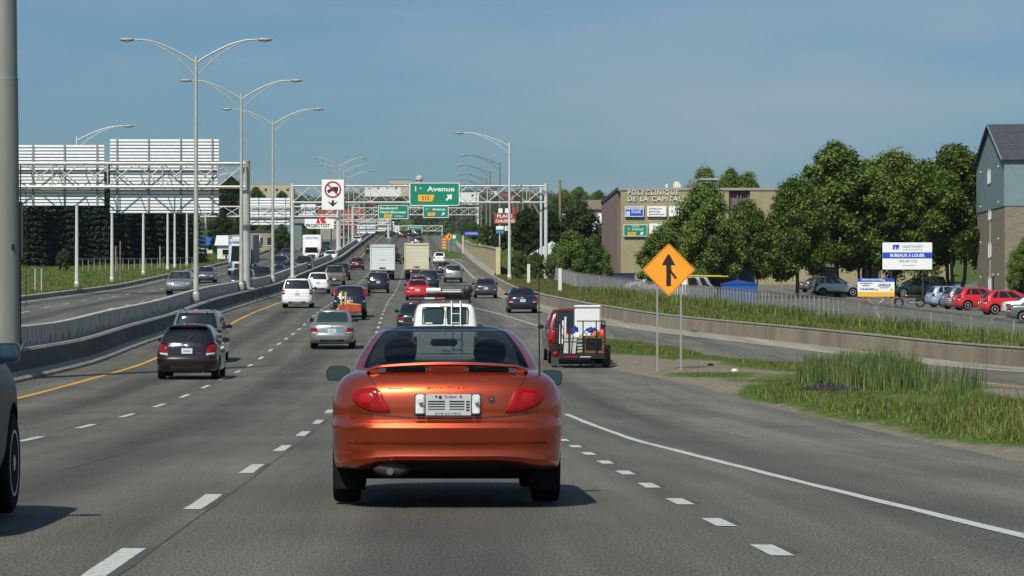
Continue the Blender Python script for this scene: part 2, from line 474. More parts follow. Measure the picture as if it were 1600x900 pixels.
# ground cover: soil, dry dirt and grass by noise, with painted-in patches of bare dirt as a mesh attribute (real soil colour)
def ground_mat():
    m = bpy.data.materials.new('grassy_ground'); m.use_nodes = True
    t = m.node_tree; b = t.nodes["Principled BSDF"]; b.inputs['Roughness'].default_value = .95; b.inputs['Specular IOR Level'].default_value = .1
    L = t.links.new
    g = t.nodes.new("ShaderNodeNewGeometry")
    n = t.nodes.new("ShaderNodeTexNoise"); n.inputs['Scale'].default_value = .45; n.inputs['Detail'].default_value = 9; n.inputs['Roughness'].default_value = .68
    L(g.outputs['Position'], n.inputs['Vector'])
    r = t.nodes.new("ShaderNodeValToRGB")
    el = r.color_ramp.elements
    el[0].position = .30; el[0].color = (.030, .060, .010, 1)
    el[1].position = .72; el[1].color = (.115, .135, .030, 1)
    q = el.new(.5); q.color = (.060, .100, .018, 1)
    L(n.outputs[0], r.inputs[0])
    n2 = t.nodes.new("ShaderNodeTexNoise"); n2.inputs['Scale'].default_value = 3.5; n2.inputs['Detail'].default_value = 8; n2.inputs['Roughness'].default_value = .7
    L(g.outputs['Position'], n2.inputs['Vector'])
    r2 = t.nodes.new("ShaderNodeValToRGB")
    r2.color_ramp.elements[0].position = .3; r2.color_ramp.elements[0].color = (.120, .104, .076, 1)
    r2.color_ramp.elements[1].position = .7; r2.color_ramp.elements[1].color = (.235, .205, .155, 1)
    L(n2.outputs[0], r2.inputs[0])
    at = t.nodes.new("ShaderNodeAttribute"); at.attribute_name = 'dirt'
    add = t.nodes.new("ShaderNodeMath"); add.operation = 'ADD'; L(at.outputs['Fac'], add.inputs[0])
    sc = t.nodes.new("ShaderNodeMath"); sc.operation = 'MULTIPLY_ADD'; sc.inputs[1].default_value = 1.0; sc.inputs[2].default_value = -.5
    L(n2.outputs[0], sc.inputs[0]); L(sc.outputs[0], add.inputs[1])
    mr = t.nodes.new("ShaderNodeMapRange"); mr.inputs[1].default_value = .35; mr.inputs[2].default_value = .6; L(add.outputs[0], mr.inputs[0])
    mx = t.nodes.new("ShaderNodeMix"); mx.data_type = 'RGBA'
    L(mr.outputs[0], mx.inputs[0]); L(r.outputs[0], mx.inputs[6]); L(r2.outputs[0], mx.inputs[7])
    L(mx.outputs[2], b.inputs['Base Color'])
    bp = t.nodes.new("ShaderNodeBump"); bp.inputs['Strength'].default_value = .6; bp.inputs['Distance'].default_value = .06
    L(n2.outputs[0], bp.inputs['Height']); L(bp.outputs[0], b.inputs['Normal'])
    return m
M_ground = ground_mat()

def sheet(name, ys, xl, xr, nx, m, dz=0.0, zf=None, dirt=None, parent=None):
    V, F, D = [], [], []
    for y in ys:
        a, b = xl(y), xr(y)
        for k in range(nx + 1):
            x = a + (b - a) * k / nx
            V.append((x, y, (zf(x, y) if zf else zp(y)) + dz))
            D.append(dirt(x, y) if dirt else 0.0)
    n = nx + 1
    for i in range(len(ys) - 1):
        for k in range(nx): F.append((i*n + k, i*n + k + 1, (i+1)*n + k + 1, (i+1)*n + k))
    me = raw_mesh(name, V, F, m, True)
    if dirt:
        at = me.attributes.new('dirt', 'FLOAT', 'POINT'); at.data.foreach_set('value', D)
    return obj(name, me, parent)
def frange(a, b, s): return [a + (b - a) * i / max(1, round((b - a) / s)) for i in range(max(1, round((b - a) / s)) + 1)]

YS = frange(-60, 40, 5) + frange(42, 130, 2) + frange(133, 300, 3) + frange(305, 760, 6)

# ---- the ground: one sheet to the horizon, finer near the road
def ground():
    xs = sorted(set([-4000, -2500, -1500, -900, -500, -300, -200, -140, -100, -80] + [round(q, 2) for q in np.arange(-64, 66, 2.0)] + [80, 100, 140, 200, 300, 500, 900, 1500, 2500, 4000]))
    ys = [-600, -300, -150, -100] + frange(-60, 40, 10) + frange(45, 700, 5) + frange(720, 1300, 20) + frange(1350, 3000, 50) + [3400, 4000, 5000, 6500, 8500]
    V, F = [], []
    for y in ys:
        for x in xs:
            z = ground_z(x, y) - .12
            if -13.2 + md(y) < x < wall_x(y) + 1.2 and y < 780: z = zp(y) - .25
            if -24.6 + md(y) < x <= -12.0 + md(y) and y < 780: z = zp(y) + .1
            V.append((x, y, z))
    n = len(xs)
    for i in range(len(ys) - 1):
        for k in range(n - 1): F.append((i*n+k, i*n+k+1, (i+1)*n+k+1, (i+1)*n+k))
    me = raw_mesh('ground', V, F, M_ground, True)
    at = me.attributes.new('dirt', 'FLOAT', 'POINT')
    at.data.foreach_set('value', [.2 if v[0] < 16 else .28 for v in V])
    return tag(obj('ground', me), kind='structure')
ground()

# ---- carriageways
hw = sheet('highway', YS, lambda y: -10.65 + md(y), lambda y: edge_x(y) if y < 139 else wall_x(y) + .05, 14, M_asph)
tag(hw, kind='structure')
opp = sheet('opposite_carriageway', YS, lambda y: -24.1 + md(y), lambda y: -12.35 + md(y), 6, M_asph_left, .40)
tag(opp, kind='structure')
rY = [y for y in YS if y <= 150]
ramp = tag(sheet('ramp', rY, lambda y: ramp_l(y) - .5, lambda y: ramp_r(y) + .3, 4, M_asph_ramp, .006), kind='structure')
shd = tag(sheet('ramp_shoulder', [y for y in YS if y <= 300], lambda y: ramp_r(y) + .22, lambda y: wall_x(y) + .1, 2, M_shoulder, .012), kind='structure')

# ---- painted lines (parts of the road they lie on)
def strip(name, xf, y0, y1, w, m, parent, dz=.0045, step=2.0, zoff=0.0, jit=0.0):
    V, F = [], []
    ys = frange(y0, y1, min(step, max(.4, (y1 - y0) / 2)))
    for y in ys:
        x = xf(y); wl = w/2 + random.uniform(-jit, jit); wr = w/2 + random.uniform(-jit, jit)
        V += [(x - wl, y, zp(y) + dz + zoff), (x + wr, y, zp(y) + dz + zoff)]
    for i in range(len(ys) - 1): F.append((2*i, 2*i+1, 2*i+3, 2*i+2))
    return obj(name, raw_mesh(name, V, F, m), parent)
M_ghost = mat('old_paint_ghost', (.058, .056, .046), .8)
def dashes(x0, first, period, length, y_end, w, parent, bend=sh, zoff=0.0):
    y = first
    while y < y_end:
        if zoff == 0 and 14 < y < 70: strip('old_dash', lambda q: x0 + .045 + bend(q), y - length/2 + .25, y + length/2 + .22*length/2.5, w*1.25, M_ghost, parent, dz=.0025, step=.8, jit=.012)
        strip('lane_dash', lambda q: x0 + bend(q) + random.uniform(-.004, .004), y - length/2, y + length/2, w, M_white_line, parent, zoff=zoff, step=.8, jit=.006)
        y += period
dashes(-1.62, 16.3 - 14.2, 7.1, 2.5, 690, .135, hw)
dashes(-5.32, 41.95 - 28.4, 7.1, 2.5, 690, .125, hw)
dashes(2.08, 5.4, 3.0, 1.0, 116, .135, hw)
dashes(2.08, 121, 7.1, 2.5, 690, .125, hw)
strip('edge_line', lambda y: -9.0 + md(y)*.9, -20, 690, .14, M_yellow_line, hw, jit=.012)
strip('edge_line', lambda y: float(np.interp(y, [-20, 5, 18.8, 27.3, 40.7, 57.5], [5.0, 4.25, 3.82, 3.5, 3.08, 2.92])), -20, 57, .115, M_white_line, hw, dz=.005, step=1.0, jit=.010)
strip('gore_line', lambda y: ramp_l(y) - .05, 128, 186, .12, M_white_line, hw, dz=.012, jit=.02)
strip('edge_line', lambda y: ramp_l(y) + .1, -20, 100, .14, M_yellow_line, ramp, dz=.014, jit=.02)
strip('edge_line', lambda y: ramp_r(y), -20, 300, .15, M_white_line, ramp, dz=.024, jit=.01)
strip('edge_line', lambda y: ramp_r(y) - .15, 300, 395, .15, M_white_line, hw, dz=.012)
strip('exit_line', lambda y: 6.4 - .9*math.sin((y - 395)/40*1.5) + max(0, (y-425)*.10), 395, 470, .16, M_white_line, hw, dz=.014)
for x0, f in ((-16.3, 9), (-20.1, 12)):
    dashes(x0, f, 9.0, 3.0, 690, .14, opp, bend=md, zoff=.40)
strip('edge_line', lambda y: -23.3 + md(y), -20, 690, .13, M_white_line, opp, zoff=.40)
strip('edge_line', lambda y: -13.1 + md(y), -20, 690, .13, M_yellow_line, opp, zoff=.40)
# tar-sealed long joints and a few cracks, parts of the road
random.seed(3)
ph = [random.uniform(0, 6) for _ in range(8)]
strip('tar_joint', lambda y: -1.50 + .006*math.sin(y*.23 + ph[0]) + sh(y), -10, 260, .009, M_tar, hw, dz=.003, step=1.2, jit=.003)
strip('tar_joint', lambda y: -5.44 + .008*math.sin(y*.21 + ph[1]) + sh(y), -10, 200, .009, M_tar, hw, dz=.003, step=1.2, jit=.003)
strip('skid_mark', lambda y: -3.50 + .004*(y - 30), 30.5, 38, .05, mat('rubber_mark', (.060, .060, .052), .8), hw, dz=.003, step=1.0, jit=.004)
for y, x0, x1 in ((123, -5.2, 2.0), (205, 2.2, 7.0), (206, -9.9, -5.4), (142, 2.3, 5.8)):
    mbs = MB()
    xs = frange(x0, x1, .6)
    pts = [(x, y + .08*math.sin(x*2.1) + random.uniform(-.04, .04)) for x in xs]
    for (xa, ya), (xb, yb) in zip(pts, pts[1:]): mbs.quad((xa, ya-.12, zp(ya-.12)+.007), (xb, yb-.12, zp(yb-.12)+.007), (xb, yb+.12, zp(yb+.12)+.007), (xa, ya+.12, zp(ya+.12)+.007))
    mbs.build('tar_joint', M_tar, hw)

# ---- grass and dirt between highway and ramp, and behind the ramp wall
def island_dirt(x, y):
    d = .30 + .10*math.sin(x*1.3 + y*.21) + .08*math.sin(y*.43)
    e = x - edge_x(y)
    d += .55*(1 - smooth(e/1.1))                                  # gravelly edge
    d += .55*(1 - smooth((ramp_l(y) - .3 - x)/.9))
    for cx, cy, rx, ry, s in ((8.9, 91, 2.6, 12, .75), (7.4, 103, 1.4, 10, .5), (12.2, 83, 1.6, 9, .5), (11.0, 60, 1.1, 6, -.25), (14.6, 67, 1.6, 7, .75)):
        q = ((x - cx)/rx)**2 + ((y - cy)/ry)**2
        d += s*max(0, 1 - q)
    for cx, cy, rx, ry in ((8.1, 86, 2.1, 4.2), (7.5, 113, 1.6, 9), (8.9, 112, 1.6, 10), (11.3, 94, 2.2, 6), (11.3, 75, 2.6, 6), (9.0, 50, 2.6, 18), (8.7, 68, 1.6, 8), (12.5, 45, 4, 14)):
        q = ((x - cx)/rx)**2 + ((y - cy)/ry)**2
        d -= .62*max(0, 1 - q)
    return max(0, min(1, d))
def island_z(x, y):
    e = min(x - edge_x(y), ramp_l(y) - .45 - x)
    rag = .020*math.sin(x*23.1 + y*3.7)*math.sin(y*7.9 + x*5.3) + .012*math.sin(y*1.9 + 1.3)
    return zp(y) - .045 + .085*smooth((e + .25)/.75) + rag*(1 - smooth(e/1.2)) + .06*smooth(e/1.5) + .03*math.sin(x*1.7 + y*.4)*smooth(e/1.5)
isl = sheet('traffic_island', frange(-40, 30, 5) + frange(31, 140, .8), lambda y: edge_x(y) - .25, lambda y: max(edge_x(y), ramp_l(y) - .36), 34, M_ground, .004, island_z, island_dirt)
tag(isl, kind='structure')
def verge_dirt(x, y): return .22 + .1*math.sin(x*.9 + y*.17)
verge = sheet('verge', [y for y in YS if y <= 284], lambda y: wall_x(y) + .28, lambda y: fence_x(y) + 5 if y < 262 else wall_x(y) + 30, 14, M_ground, .02, ground_z, verge_dirt)
tag(verge, kind='structure')
lotm = asphalt('asphalt_lot', (.105, .098, .08), .5)
lot = sheet('parking_lot', frange(90, 312, 6), lambda y: max(fence_x(y) + 3.3, 15.8), lambda y: 130, 40, lotm, .05, ground_z)
tag(lot, kind='structure')
lv = sheet('left_verge', [y for y in YS], lambda y: -60, lambda y: -24.3 + md(y), 12, M_ground, .03, ground_z, lambda x, y: .24 + .12*math.sin(x*.6 + y*.11))
tag(lv, kind='structure')

# ---- walls of the road: median barrier in cast sections, grey slab wall, low kerb walls
def extrude_section(prof, y0, y1, xf, gap=.012, n=1, zoff=0.0):
    V, F = [], []
    ys = frange(y0 + gap, y1 - gap, (y1 - y0 - 2*gap) / n)
    for y in ys: V += [(xf(y) + px, y, zp(y) + pz + zoff) for px, pz in prof]
    k = len(prof)
    for i in range(len(ys) - 1):
        for j in range(k): F.append((i*k + j, i*k + (j+1) % k, (i+1)*k + (j+1) % k, (i+1)*k + j))
    F += [tuple(range(k))[::-1], tuple((len(ys)-1)*k + j for j in range(k))]
    return V, F
def section_mesh(name, prof, y0, y1, xf, m, parent, gap=.012, zoff=0.0):
    V, F = extrude_section(prof, y0, y1, xf, gap, 1, zoff)
    b = MB(); b.add(V, F); return b.build(name, m, parent)

NJ = [(-.215, .262), (-.32, .78), (-.50, .78), (-.50, .0), (-.215, .0)]
NJF = [(.0, -.05), (.0, .07), (-.212, .255), (-.212, -.05)]
NJC = [(-.315, .783), (-.375, .85), (-.52, .85), (-.52, .783)]
M_conc_cap_sunlit = mat('concrete_cap_sunlit', (.17, .165, .14), .9, col2=(.25, .24, .20), var=.4, vscale=1.1, detail=8)
bar_t = thing('median_barrier', 'dark sooty concrete safety barrier along the yellow edge line with a sunlit-toned foot', 'barrier')
y = -20.0
while y < 700:
    st = 6.0 if y < 300 else 12.0
    section_mesh('barrier_section', NJ, y, y + st, lambda q: -10.6 + md(q), M_conc_dirty, bar_t); section_mesh('barrier_foot', NJF, y, y + st, lambda q: -10.6 + md(q), M_conc, bar_t); section_mesh('barrier_cap', NJC, y, y + st, lambda q: -10.6 + md(q), M_conc_cap_sunlit, bar_t); y += st  # foot and cap take paler concrete to stand for sunlight on them
led = tag(sheet('median_strip', YS[:-9], lambda y: -11.95 + md(y), lambda y: -11.05 + md(y), 1, M_conc, .72), kind='structure')
sw = thing('median_slab_wall', 'pale grey concrete slab wall with upright joints behind the median lamp posts', 'wall')
y = 40.0; k = 0
while y < 700:
    st = 1.8 if y < 210 else (6 if y < 400 else 12)
    dx = .012 if k % 2 else 0
    section_mesh('wall_slab', [(dx, -.1), (dx, 1.39), (-.02, 1.40), (-.22, 1.40), (-.22, -.1)], y, y + st, lambda q: -11.80 + md(q), M_conc_ribbed, sw, .016)
    if y < 190 and random.random() < .8:
        h = random.uniform(.05, .24)
        block('drain_slot', (-11.784 + md(y) + dx, y + random.uniform(.3, 1.2), zp(y) + .83 + h/2), (.012, .08, h), M_black, sw)
    y += st; k += 1
kerb_t = thing('kerb_wall', 'low grey concrete kerb wall along the grass across the opposite lanes', 'kerb')
y = 60.0
while y < 690:
    st = 8.0 if y < 330 else 15.0
    section_mesh('kerb_section', [(0, .38), (.0, .66), (-.10, .70), (-.28, .70), (-.28, .38)], y, y + st, lambda q: -24.02 + md(q), M_conc, kerb_t); y += st
rw = thing('ramp_wall', 'long low brown concrete wall curving along the entrance ramp below the weeds', 'wall')
y = 20.0
while y < 560:
    st = 4.0 if y < 300 else 12.0
    section_mesh('wall_section', [(0, -.05), (.04, .52), (.07, .60), (.28, .60), (.28, -.05)], y, y + st, wall_x, M_conc_brown, rw, .010)
    section_mesh('wall_cap', [(.03, .605), (.03, .65), (.30, .65), (.30, .605)], y, y + st, wall_x, M_conc, rw, .010); y += st
# tall cream retaining wall beyond it: pier, panels, sloping ledge
tw = thing('retaining_wall', 'tall cream panelled retaining wall above the right lane with a pale end pier', 'wall')
b = MB(); yy = 284.0
xw = lambda q: wall_x(q) + .60
b.box((xw(yy) + .08, yy, zp(yy) + 1.6), (.42, .5, 3.4), 0, .03); b.build('end_pier', mat('concrete_pier', (.52, .46, .27), .85, var=.1, vscale=1), tw)
y = 284.6
while y < 470:
    st = 3.0 if y < 350 else 8.0
    top = 3.0 - 1.0 * smooth((y - 290) / 180)
    for i in range(1):
        section_mesh('wall_panel', [(0, .3), (0, top), (.35, top), (.35, .3)], y, y + st, xw, M_conc_cream, tw, .02)
    section_mesh('wall_coping', [(-.05, top + .004), (-.05, top + .12), (.40, top + .12), (.40, top + .004)], y, y + st, xw, M_conc, tw, .01)
    y += st
V, F = [], []
for q in frange(284, 560, 6):
    V += [(wall_x(q) + .31, q, zp(q) + .66), (xw(q) - .004, q, zp(q) + .95 + .25*smooth((300-q)/20))]
for i in range(len(V)//2 - 1): F.append((2*i, 2*i+1, 2*i+3, 2*i+2))
obj('sloping_ledge', raw_mesh('sloping_ledge', V, F, M_conc), tw)

# ---------------------------------------------------------------- street lamps
def arm_parts(root, s, side, m, hs=1.0):
    sx_, side = side, side * hs
    fu = pchip([0, .45, .95, 1.9, 2.7, 3.35], [12.70, 13.02, 13.30, 13.74, 13.95, 13.98]); fl = pchip([0, .65, 1.35, 2.1, 2.62], [12.02, 12.66, 13.24, 13.68, 13.90])
    up = [(x, float(fu(x))) for x in np.linspace(0, 3.35, 9)]; lo = [(x, float(fl(x))) for x in np.linspace(0, 2.62, 8)]
    b = MB(); b.tube([(side*x*s, 0, z*s) for x, z in up], [.05 - .015*k/8 for k in range(9)], 8)
    b.tube([(side*x*s, 0, z*s) for x, z in lo], .035, 6)
    for (x0, z0), (x1, z1) in (((.78, 12.77), (.80, 13.21)), ((1.62, 13.42), (1.63, 13.62))): b.tube([(side*x0*s, 0, z0*s), (side*x1*s, 0, z1*s)], .025, 6)
    a_ = b.build('arm', m, root, smooth_deg=50)
    h = MB(); pr = [(.02, -.42), (.09, -.36), (.12, -.2), (.13, .05), (.11, .28), (.05, .36), (.02, .42)]
    h.lathe(pr, (0, 0, 0), 10, 'X')
    hv = MB(); hv.v = [(x*sx_ + side*3.68*s, y_*1.25, z_*.75 + 13.97*s) for x, y_, z_ in h.v]; hv.f = h.f
    hd = hv.build('lamp_head', M_grey_metal, root, smooth_deg=60)
    d = MB(); d.lathe([(.02, -.075), (.12, -.03), (.125, 0.0)], (side*3.62*s, 0, 13.90*s), 10); d.build('diffuser', mat('lamp_glass', (.5, .47, .38), .25), hd)
def lamp_post(label, x, y, z, sides, m, s=1.0, group=None, hs=1.0):
    r = thing('street_lamp', label, 'street lamp', (x, y, z), group=group)
    MB().tube([(0, 0, 0), (0, 0, 4), (0, 0, 13.1*s)], [.155, .125, .075], 12).build('pole', m, r, smooth_deg=50)
    MB().box((0, 0, .2), (.36, .40, .3), 0, .04).build('base_block', M_conc, r)
    MB().lathe([(.19, .31), (.19, .45), (.16, .52)], (0, 0, 0), 12).build('base_collar', m, r)
    for k in sides: arm_parts(r, s, k, m, hs)
    return r
mx_ = lambda y: -11.53 + md(y)*.8
proto = lamp_post('tall pale twin arm street lamp before the big boarded sign, nearest of the median row', mx_(160), 160, zp(160) + .80, (-1, 1), M_galv, group='twin arm lamps along the median')
labs = ['twin arm street lamp on the median, second of the row, by the gantry end post', 'twin arm street lamp on the median, third of the row, just past the gantry post',
        ]
for (yy, lb) in ((200, labs[0]), (242, labs[1])):
    c = copy_tree(proto); c.location = (mx_(yy), yy, zp(yy) + .80); c['label'] = lb
for k, yy in enumerate((455, 478, 510, 550, 600, 650)):
    c = copy_tree(proto); c.location = (mx_(yy) - .7, yy, zp(yy) + .80)
    c.scale = (1, 1, 1 - .055*k) if k < 3 else (.8, .8, .72)
    c['label'] = ('nearest', 'second', 'third', 'fourth', 'fifth', 'last')[k] + ' of the tiny far twin arm lamps right of the no-trucks sign'
rl = []
for k, (px, yy, ptop, m) in enumerate(((796, 262, 222, M_whitesteel), (781, 340, 253, None), (766, 392, 267, None), (760, 440, 279, None), (752, 490, 287, None), (744, 540, 293, None))):
    x = XX(px, yy); zb = ground_z(x, yy) if yy < 285 else zp(yy) + 1.2
    top = EYE + (VY - ptop) * yy / FOC
    s_ = (top - zb) / 13.1
    lb = ('white single arm street lamp in the weeds beside the right gantry post', 'dull grey single arm lamp rising behind the cream wall end pier', 'third grey single arm lamp from the front behind the cream wall',
          'fourth grey single arm lamp from the front behind the cream wall', 'fifth grey single arm lamp from the front behind the cream wall', 'farthest grey single arm lamp just above the large green sign')[k]
    lamp_post(lb, x, yy, zb, (-1,), m or mat('dull_pole', (.20, .185, .16), .6, .2), s_, 'single arm lamps along the right side', 1.30)
pl = None
for k, (px, yy) in enumerate(((120, 229), (175, 255), (224, 286), (262, 312), (273, 324), (292, 344), (321, 372))):
    x = XX(px, yy); zb = ground_z(x, yy)
    if k == 0:
        pl = lamp_post('white single arm lamp on the left grass whose arm shows above the left sign back', x, yy, zb, (1,), M_whitesteel, .885, 'white lamp poles on the left grass', 1.22)
    else:
        c = copy_tree(pl); c.location = (x, yy, zb); c.scale = (1, 1, .90)
        c['label'] = ('', 'second white lamp pole from the left on the grass, its head behind the sign back', 'third white lamp pole from the left on the grass, its head behind the sign back',
                      'fourth white lamp pole from the left on the grass behind the tall sign back', 'fifth white lamp pole from the left on the grass near the spruces', 'sixth white lamp pole from the left beside the blue signboard', 'last white lamp pole on the left grass before the white roofed house')[k]

# the thick mast at the left edge
r = thing('steel_mast', 'very thick grey steel mast standing on the median at the left edge', 'mast', (XX(6, 84), 84, zp(84) + .78))
MB().tube([(0, 0, .1), (0, 0, 7.6)], [.47, .395], 28).build('lower_shaft', M_galv_mast, r, smooth_deg=40)
MB().tube([(0, 0, 7.615), (0, 0, 16)], [.382, .30], 28).build('upper_shaft', M_galv_mast, r, smooth_deg=40)
MB().tube([(0, 0, 7.56), (0, 0, 7.63)], .40, 28).build('joint_ring', M_alu_dark, r, smooth_deg=40)
MB().box((0, 0, .05), (1.1, 1.1, .1), 0, .02).build('base_plate', M_galv_mast, r)
for k in range(6):
    t = k * math.pi / 3; MB().lathe([(.04, .102), (.04, .2)], (.5*math.cos(t), .5*math.sin(t), 0), 6).build('anchor_bolt', M_galv_mast, r)
MB().box((.46, .1, 3.4), (.10, .22, 1.6), 0, .03).build('conduit_box', M_galv_mast, r)
MB().tube([(.47, -.02, .2), (.47, -.02, 5.2)], .018, 6).build('conduit', M_black, r)
MB().tube([(.56, .0, 1.2), (.62, .0, 1.3), (.62, 0, 4.6), (.56, 0, 4.7)], .012, 6).build('grab_rail', M_black, r)
MB().box((.30, -.36, 2.9), (.12, .04, .16), -.7, .01).build('hand_hole_cover', M_black, r)

# ---------------------------------------------------------------- gantries
def gantry(label, y, xl, xr, zl, zr, ztop, zbot, m, pr=.20, cr=.075, bay=2.2, posts=(1, 1), D=1.1, small=False):
    r = thing('sign_gantry', label, 'sign gantry', (xl, y, zl))
    W = xr - xl; T, B = ztop - zl, zbot - zl
    nseg = 8 if small else 12
    if posts[0]:
        MB().tube([(0, 0, 0), (0, 0, T + .12)], [pr*1.1, pr], nseg).build('post', m, r, smooth_deg=40)
        MB().tube([(0, 0, T + .12), (0, 0, T + .22)], pr*1.12, nseg).build('post_cap', m, r, smooth_deg=40)
        MB().box((0, 0, .04), (pr*4, pr*4, .08)).build('base_plate', m, r)
    if posts[1]:
        MB().tube([(W, 0, zr - zl), (W, 0, T + .12)], [pr*1.1, pr], nseg).build('post', m, r, smooth_deg=40)
        MB().tube([(W, 0, T + .12), (W, 0, T + .22)], pr*1.12, nseg).build('post_cap', m, r, smooth_deg=40)
        MB().box((W, 0, zr - zl + .04), (pr*4, pr*4, .08)).build('base_plate', m, r)
    f, k_ = -D/2, D/2
    for yy in (f, k_):
        for zz in (T, B): bar('chord', (0, yy, zz), (W, yy, zz), cr, m, r)
    n = max(2, round(W / bay)); bw = W / n
    for i in range(n):
        a, c = i*bw, (i+1)*bw
        u, d = (T, B) if i % 2 else (B, T)
        bar('brace', (a, f, u), (c, f, d), cr*.55, m, r, 6)
        bar('brace', (a, k_, d), (c, k_, u), cr*.55, m, r, 6)
        if not small and i:
            bar('brace', (a, f, T), (a, k_, T), cr*.5, m, r, 6); bar('brace', (a, f, B), (a, k_, B), cr*.5, m, r, 6)
        if i % 2 == 0: bar('upright', (a, f, B), (a, f, T), cr*.6, m, r, 6)
    bar('upright', (W, f, B), (W, f, T), cr*.6, m, r, 6)
    return r
def sign_back(label, xc, y, z0, z1, w, rows, posts_x, group):
    """back of a big sign: bright horizontal boards, a dull backing sheet and dull uprights"""
    r = thing('boarded_sign', label, 'road sign', (xc, y, z0), group=group)
    H = z1 - z0; p = H / rows
    block('backing_sheet', (0, .06, H/2), (w - .06, .02, H - .04), M_alu_dark, r)
    for k in range(rows):
        block('board', (0, 0, p*(k + .5)), (w, .05, p*.70), M_alu, r, bev=.012)
    for x in posts_x: block('upright', (x, -.075, H/2), (.11, .09, H), M_alu_dark, r)
    return r
yg = 208
g1 = gantry('pale lattice gantry over the opposite lanes holding two big white boarded signs', yg, -28.6, -11.5, zp(yg) + .6, zp(yg) + .8, EYE + (VY-256)*yg/FOC, EYE + (VY-292.5)*yg/FOC, M_galv, pr=.29, cr=.085, bay=2.0)
zz = lambda py, q: EYE + (VY - py) * q / FOC
xa, xb = XX(4, yg+1), XX(163, yg+1)
sign_back('back of the lower white boarded sign on the near left gantry', (xa+xb)/2, yg + .98, zz(322, yg+1), zz(226, yg+1), xb - xa, 19, [-(xb-xa)/2 + q*(xb-xa) for q in (.30, .61, .93)], 'sign backs on the near left gantry')
xa, xb = XX(172, yg+1), XX(342, yg+1)
sign_back('back of the tall white boarded sign on the near left gantry', (xa+xb)/2, yg + .98, zz(334, yg+1), zz(217, yg+1), xb - xa, 23, [-(xb-xa)/2 + q*(xb-xa) for q in (.065, .355, .65, .94)], 'sign backs on the near left gantry')

yg = 265
xl, xr = XX(457, yg), XX(853, yg)
g2 = gantry('white lattice sign gantry over all lanes carrying the large first avenue exit sign', yg, xl, xr, zp(yg) + .82, ground_z(xr, yg), zz(291, yg), zz(316.5, yg), M_whitesteel, pr=.155, cr=.062, bay=1.72)
bar('post', (xr - xl - .42, 0.1, ground_z(xr, yg) - zp(yg) - .82), (xr - xl - .42, .1, zz(291, yg) - zp(yg) - .82), .11, M_whitesteel, g2)

def exit_flag(p, cx, z, h, w, y, num, hd, named='exit_panel'):
    e = MB().prism(roundpoly([(cx - w/2, z - h/2), (cx + w/2 - h*.35, z - h/2), (cx + w/2, z + h/2), (cx - w/2, z + h/2)], h*.1), y - .02, y).build(named, M_sign_yellow, p)
    text('lettering', num, hd, cx - h*.13, z - hd/2, y - .021, M_sign_black, e)
def ne_arrow(p, cx, z, s, y):
    L = [(-.5, -.28), (-.28, -.5), (.12, -.10), (.30, -.28), (.42, -.30), (.5, .5), (-.30, .42), (-.28, .30), (-.10, .12)]
    MB().prism([(cx + a*s, z + b*s) for a, b in L], y - .02, y).build('arrow', M_sign_white, p)
def panel_sign(name, label, cat, x, y, z, w, h, m, border=.06, rad=.12, group=None, t=.06):
    r = thing(name, label, cat, (x, y, z), group=group)
    p = MB().prism(rrect(-w/2, w/2, 0, h, rad), 0, t).build('panel', m, r)
    if border:
        MB().ring(rrect(-w/2, w/2, 0, h, rad), rrect(-w/2 + border, w/2 - border, border, h - border, max(.02, rad - border)), -.012, -.002).build('border', M_sign_white, r)
    return r, p
ys_ = yg - .85
w_, h_ = 78/FOC*ys_, 36/FOC*ys_
r, p = panel_sign('road_sign', 'large green sign reading first avenue with exit 315, on the white gantry', 'road sign', XX(679, ys_), ys_, zz(321.5, ys_), w_, h_, M_green)
text('lettering', '1', .42, -1.66, h_*.63, -.004, M_sign_white, r, bold=.02)
text('lettering', 're', .20, -1.22, h_*.72, -.004, M_sign_white, r, bold=.01)
text('lettering', 'Avenue', .42, .55, h_*.63, -.004, M_sign_white, r, width=2.4, bold=.02)
exit_flag(r, -.72, h_*.33, .58, 1.45, -.004, '315', .34)
ne_arrow(r, 1.25, h_*.35, .58, -.004)
for x in (-1.4, 0, 1.4): block('hanger', (x, .14, h_*.5), (.08, .14, h_*.96), M_alu_dark, r)
w_, h_ = 34.5/FOC*ys_, 47/FOC*ys_
r, p = panel_sign('road_sign', 'white no-trucks sign with a red ring and a black down arrow on the gantry', 'road sign', XX(520, ys_), ys_, zz(327.5, ys_), w_, h_, M_sign_white, border=0, rad=.05)
def circ(cx, cz, rr, n=36): return [(cx + rr*math.cos(2*math.pi*k/n), cz + rr*math.sin(2*math.pi*k/n)) for k in range(n)]
cz = h_*.665; q = .74
MB().ring(circ(0, cz, q), circ(0, cz, q*.80), -.012, -.002).build('red_ring', M_sign_red, r)
tr_ = MB(); tr_.prism([(-.08, cz-.16), (.46, cz-.16), (.46, cz+.24), (-.08, cz+.24)], -.010, -.001)
tr_.prism([(-.50, cz-.16), (-.09, cz-.16), (-.09, cz+.16), (-.22, cz+.16), (-.30, cz+.02), (-.50, cz-.03)], -.010, -.001)
tr_.prism(circ(-.32, cz-.2, .11, 14), -.011, -.001); tr_.prism(circ(.28, cz-.2, .11, 14), -.011, -.001); tr_.build('truck_symbol', M_sign_black, r)
d_ = q*.86*.7071
MB().prism([(-d_-.05, cz+d_-.05), (-d_+.05, cz+d_+.05), (d_+.05, cz-d_+.05), (d_-.05, cz-d_-.05)], -.015, -.011).build('red_bar', M_sign_red, r)
az = h_*.10
MB().prism([(0, az), (.43, az+.40), (.40, az+.44), (.10, az+.30), (.10, az+.56), (-.10, az+.56), (-.10, az+.30), (-.40, az+.44), (-.43, az+.40)], -.010, -.001).build('arrow', M_sign_black, r)

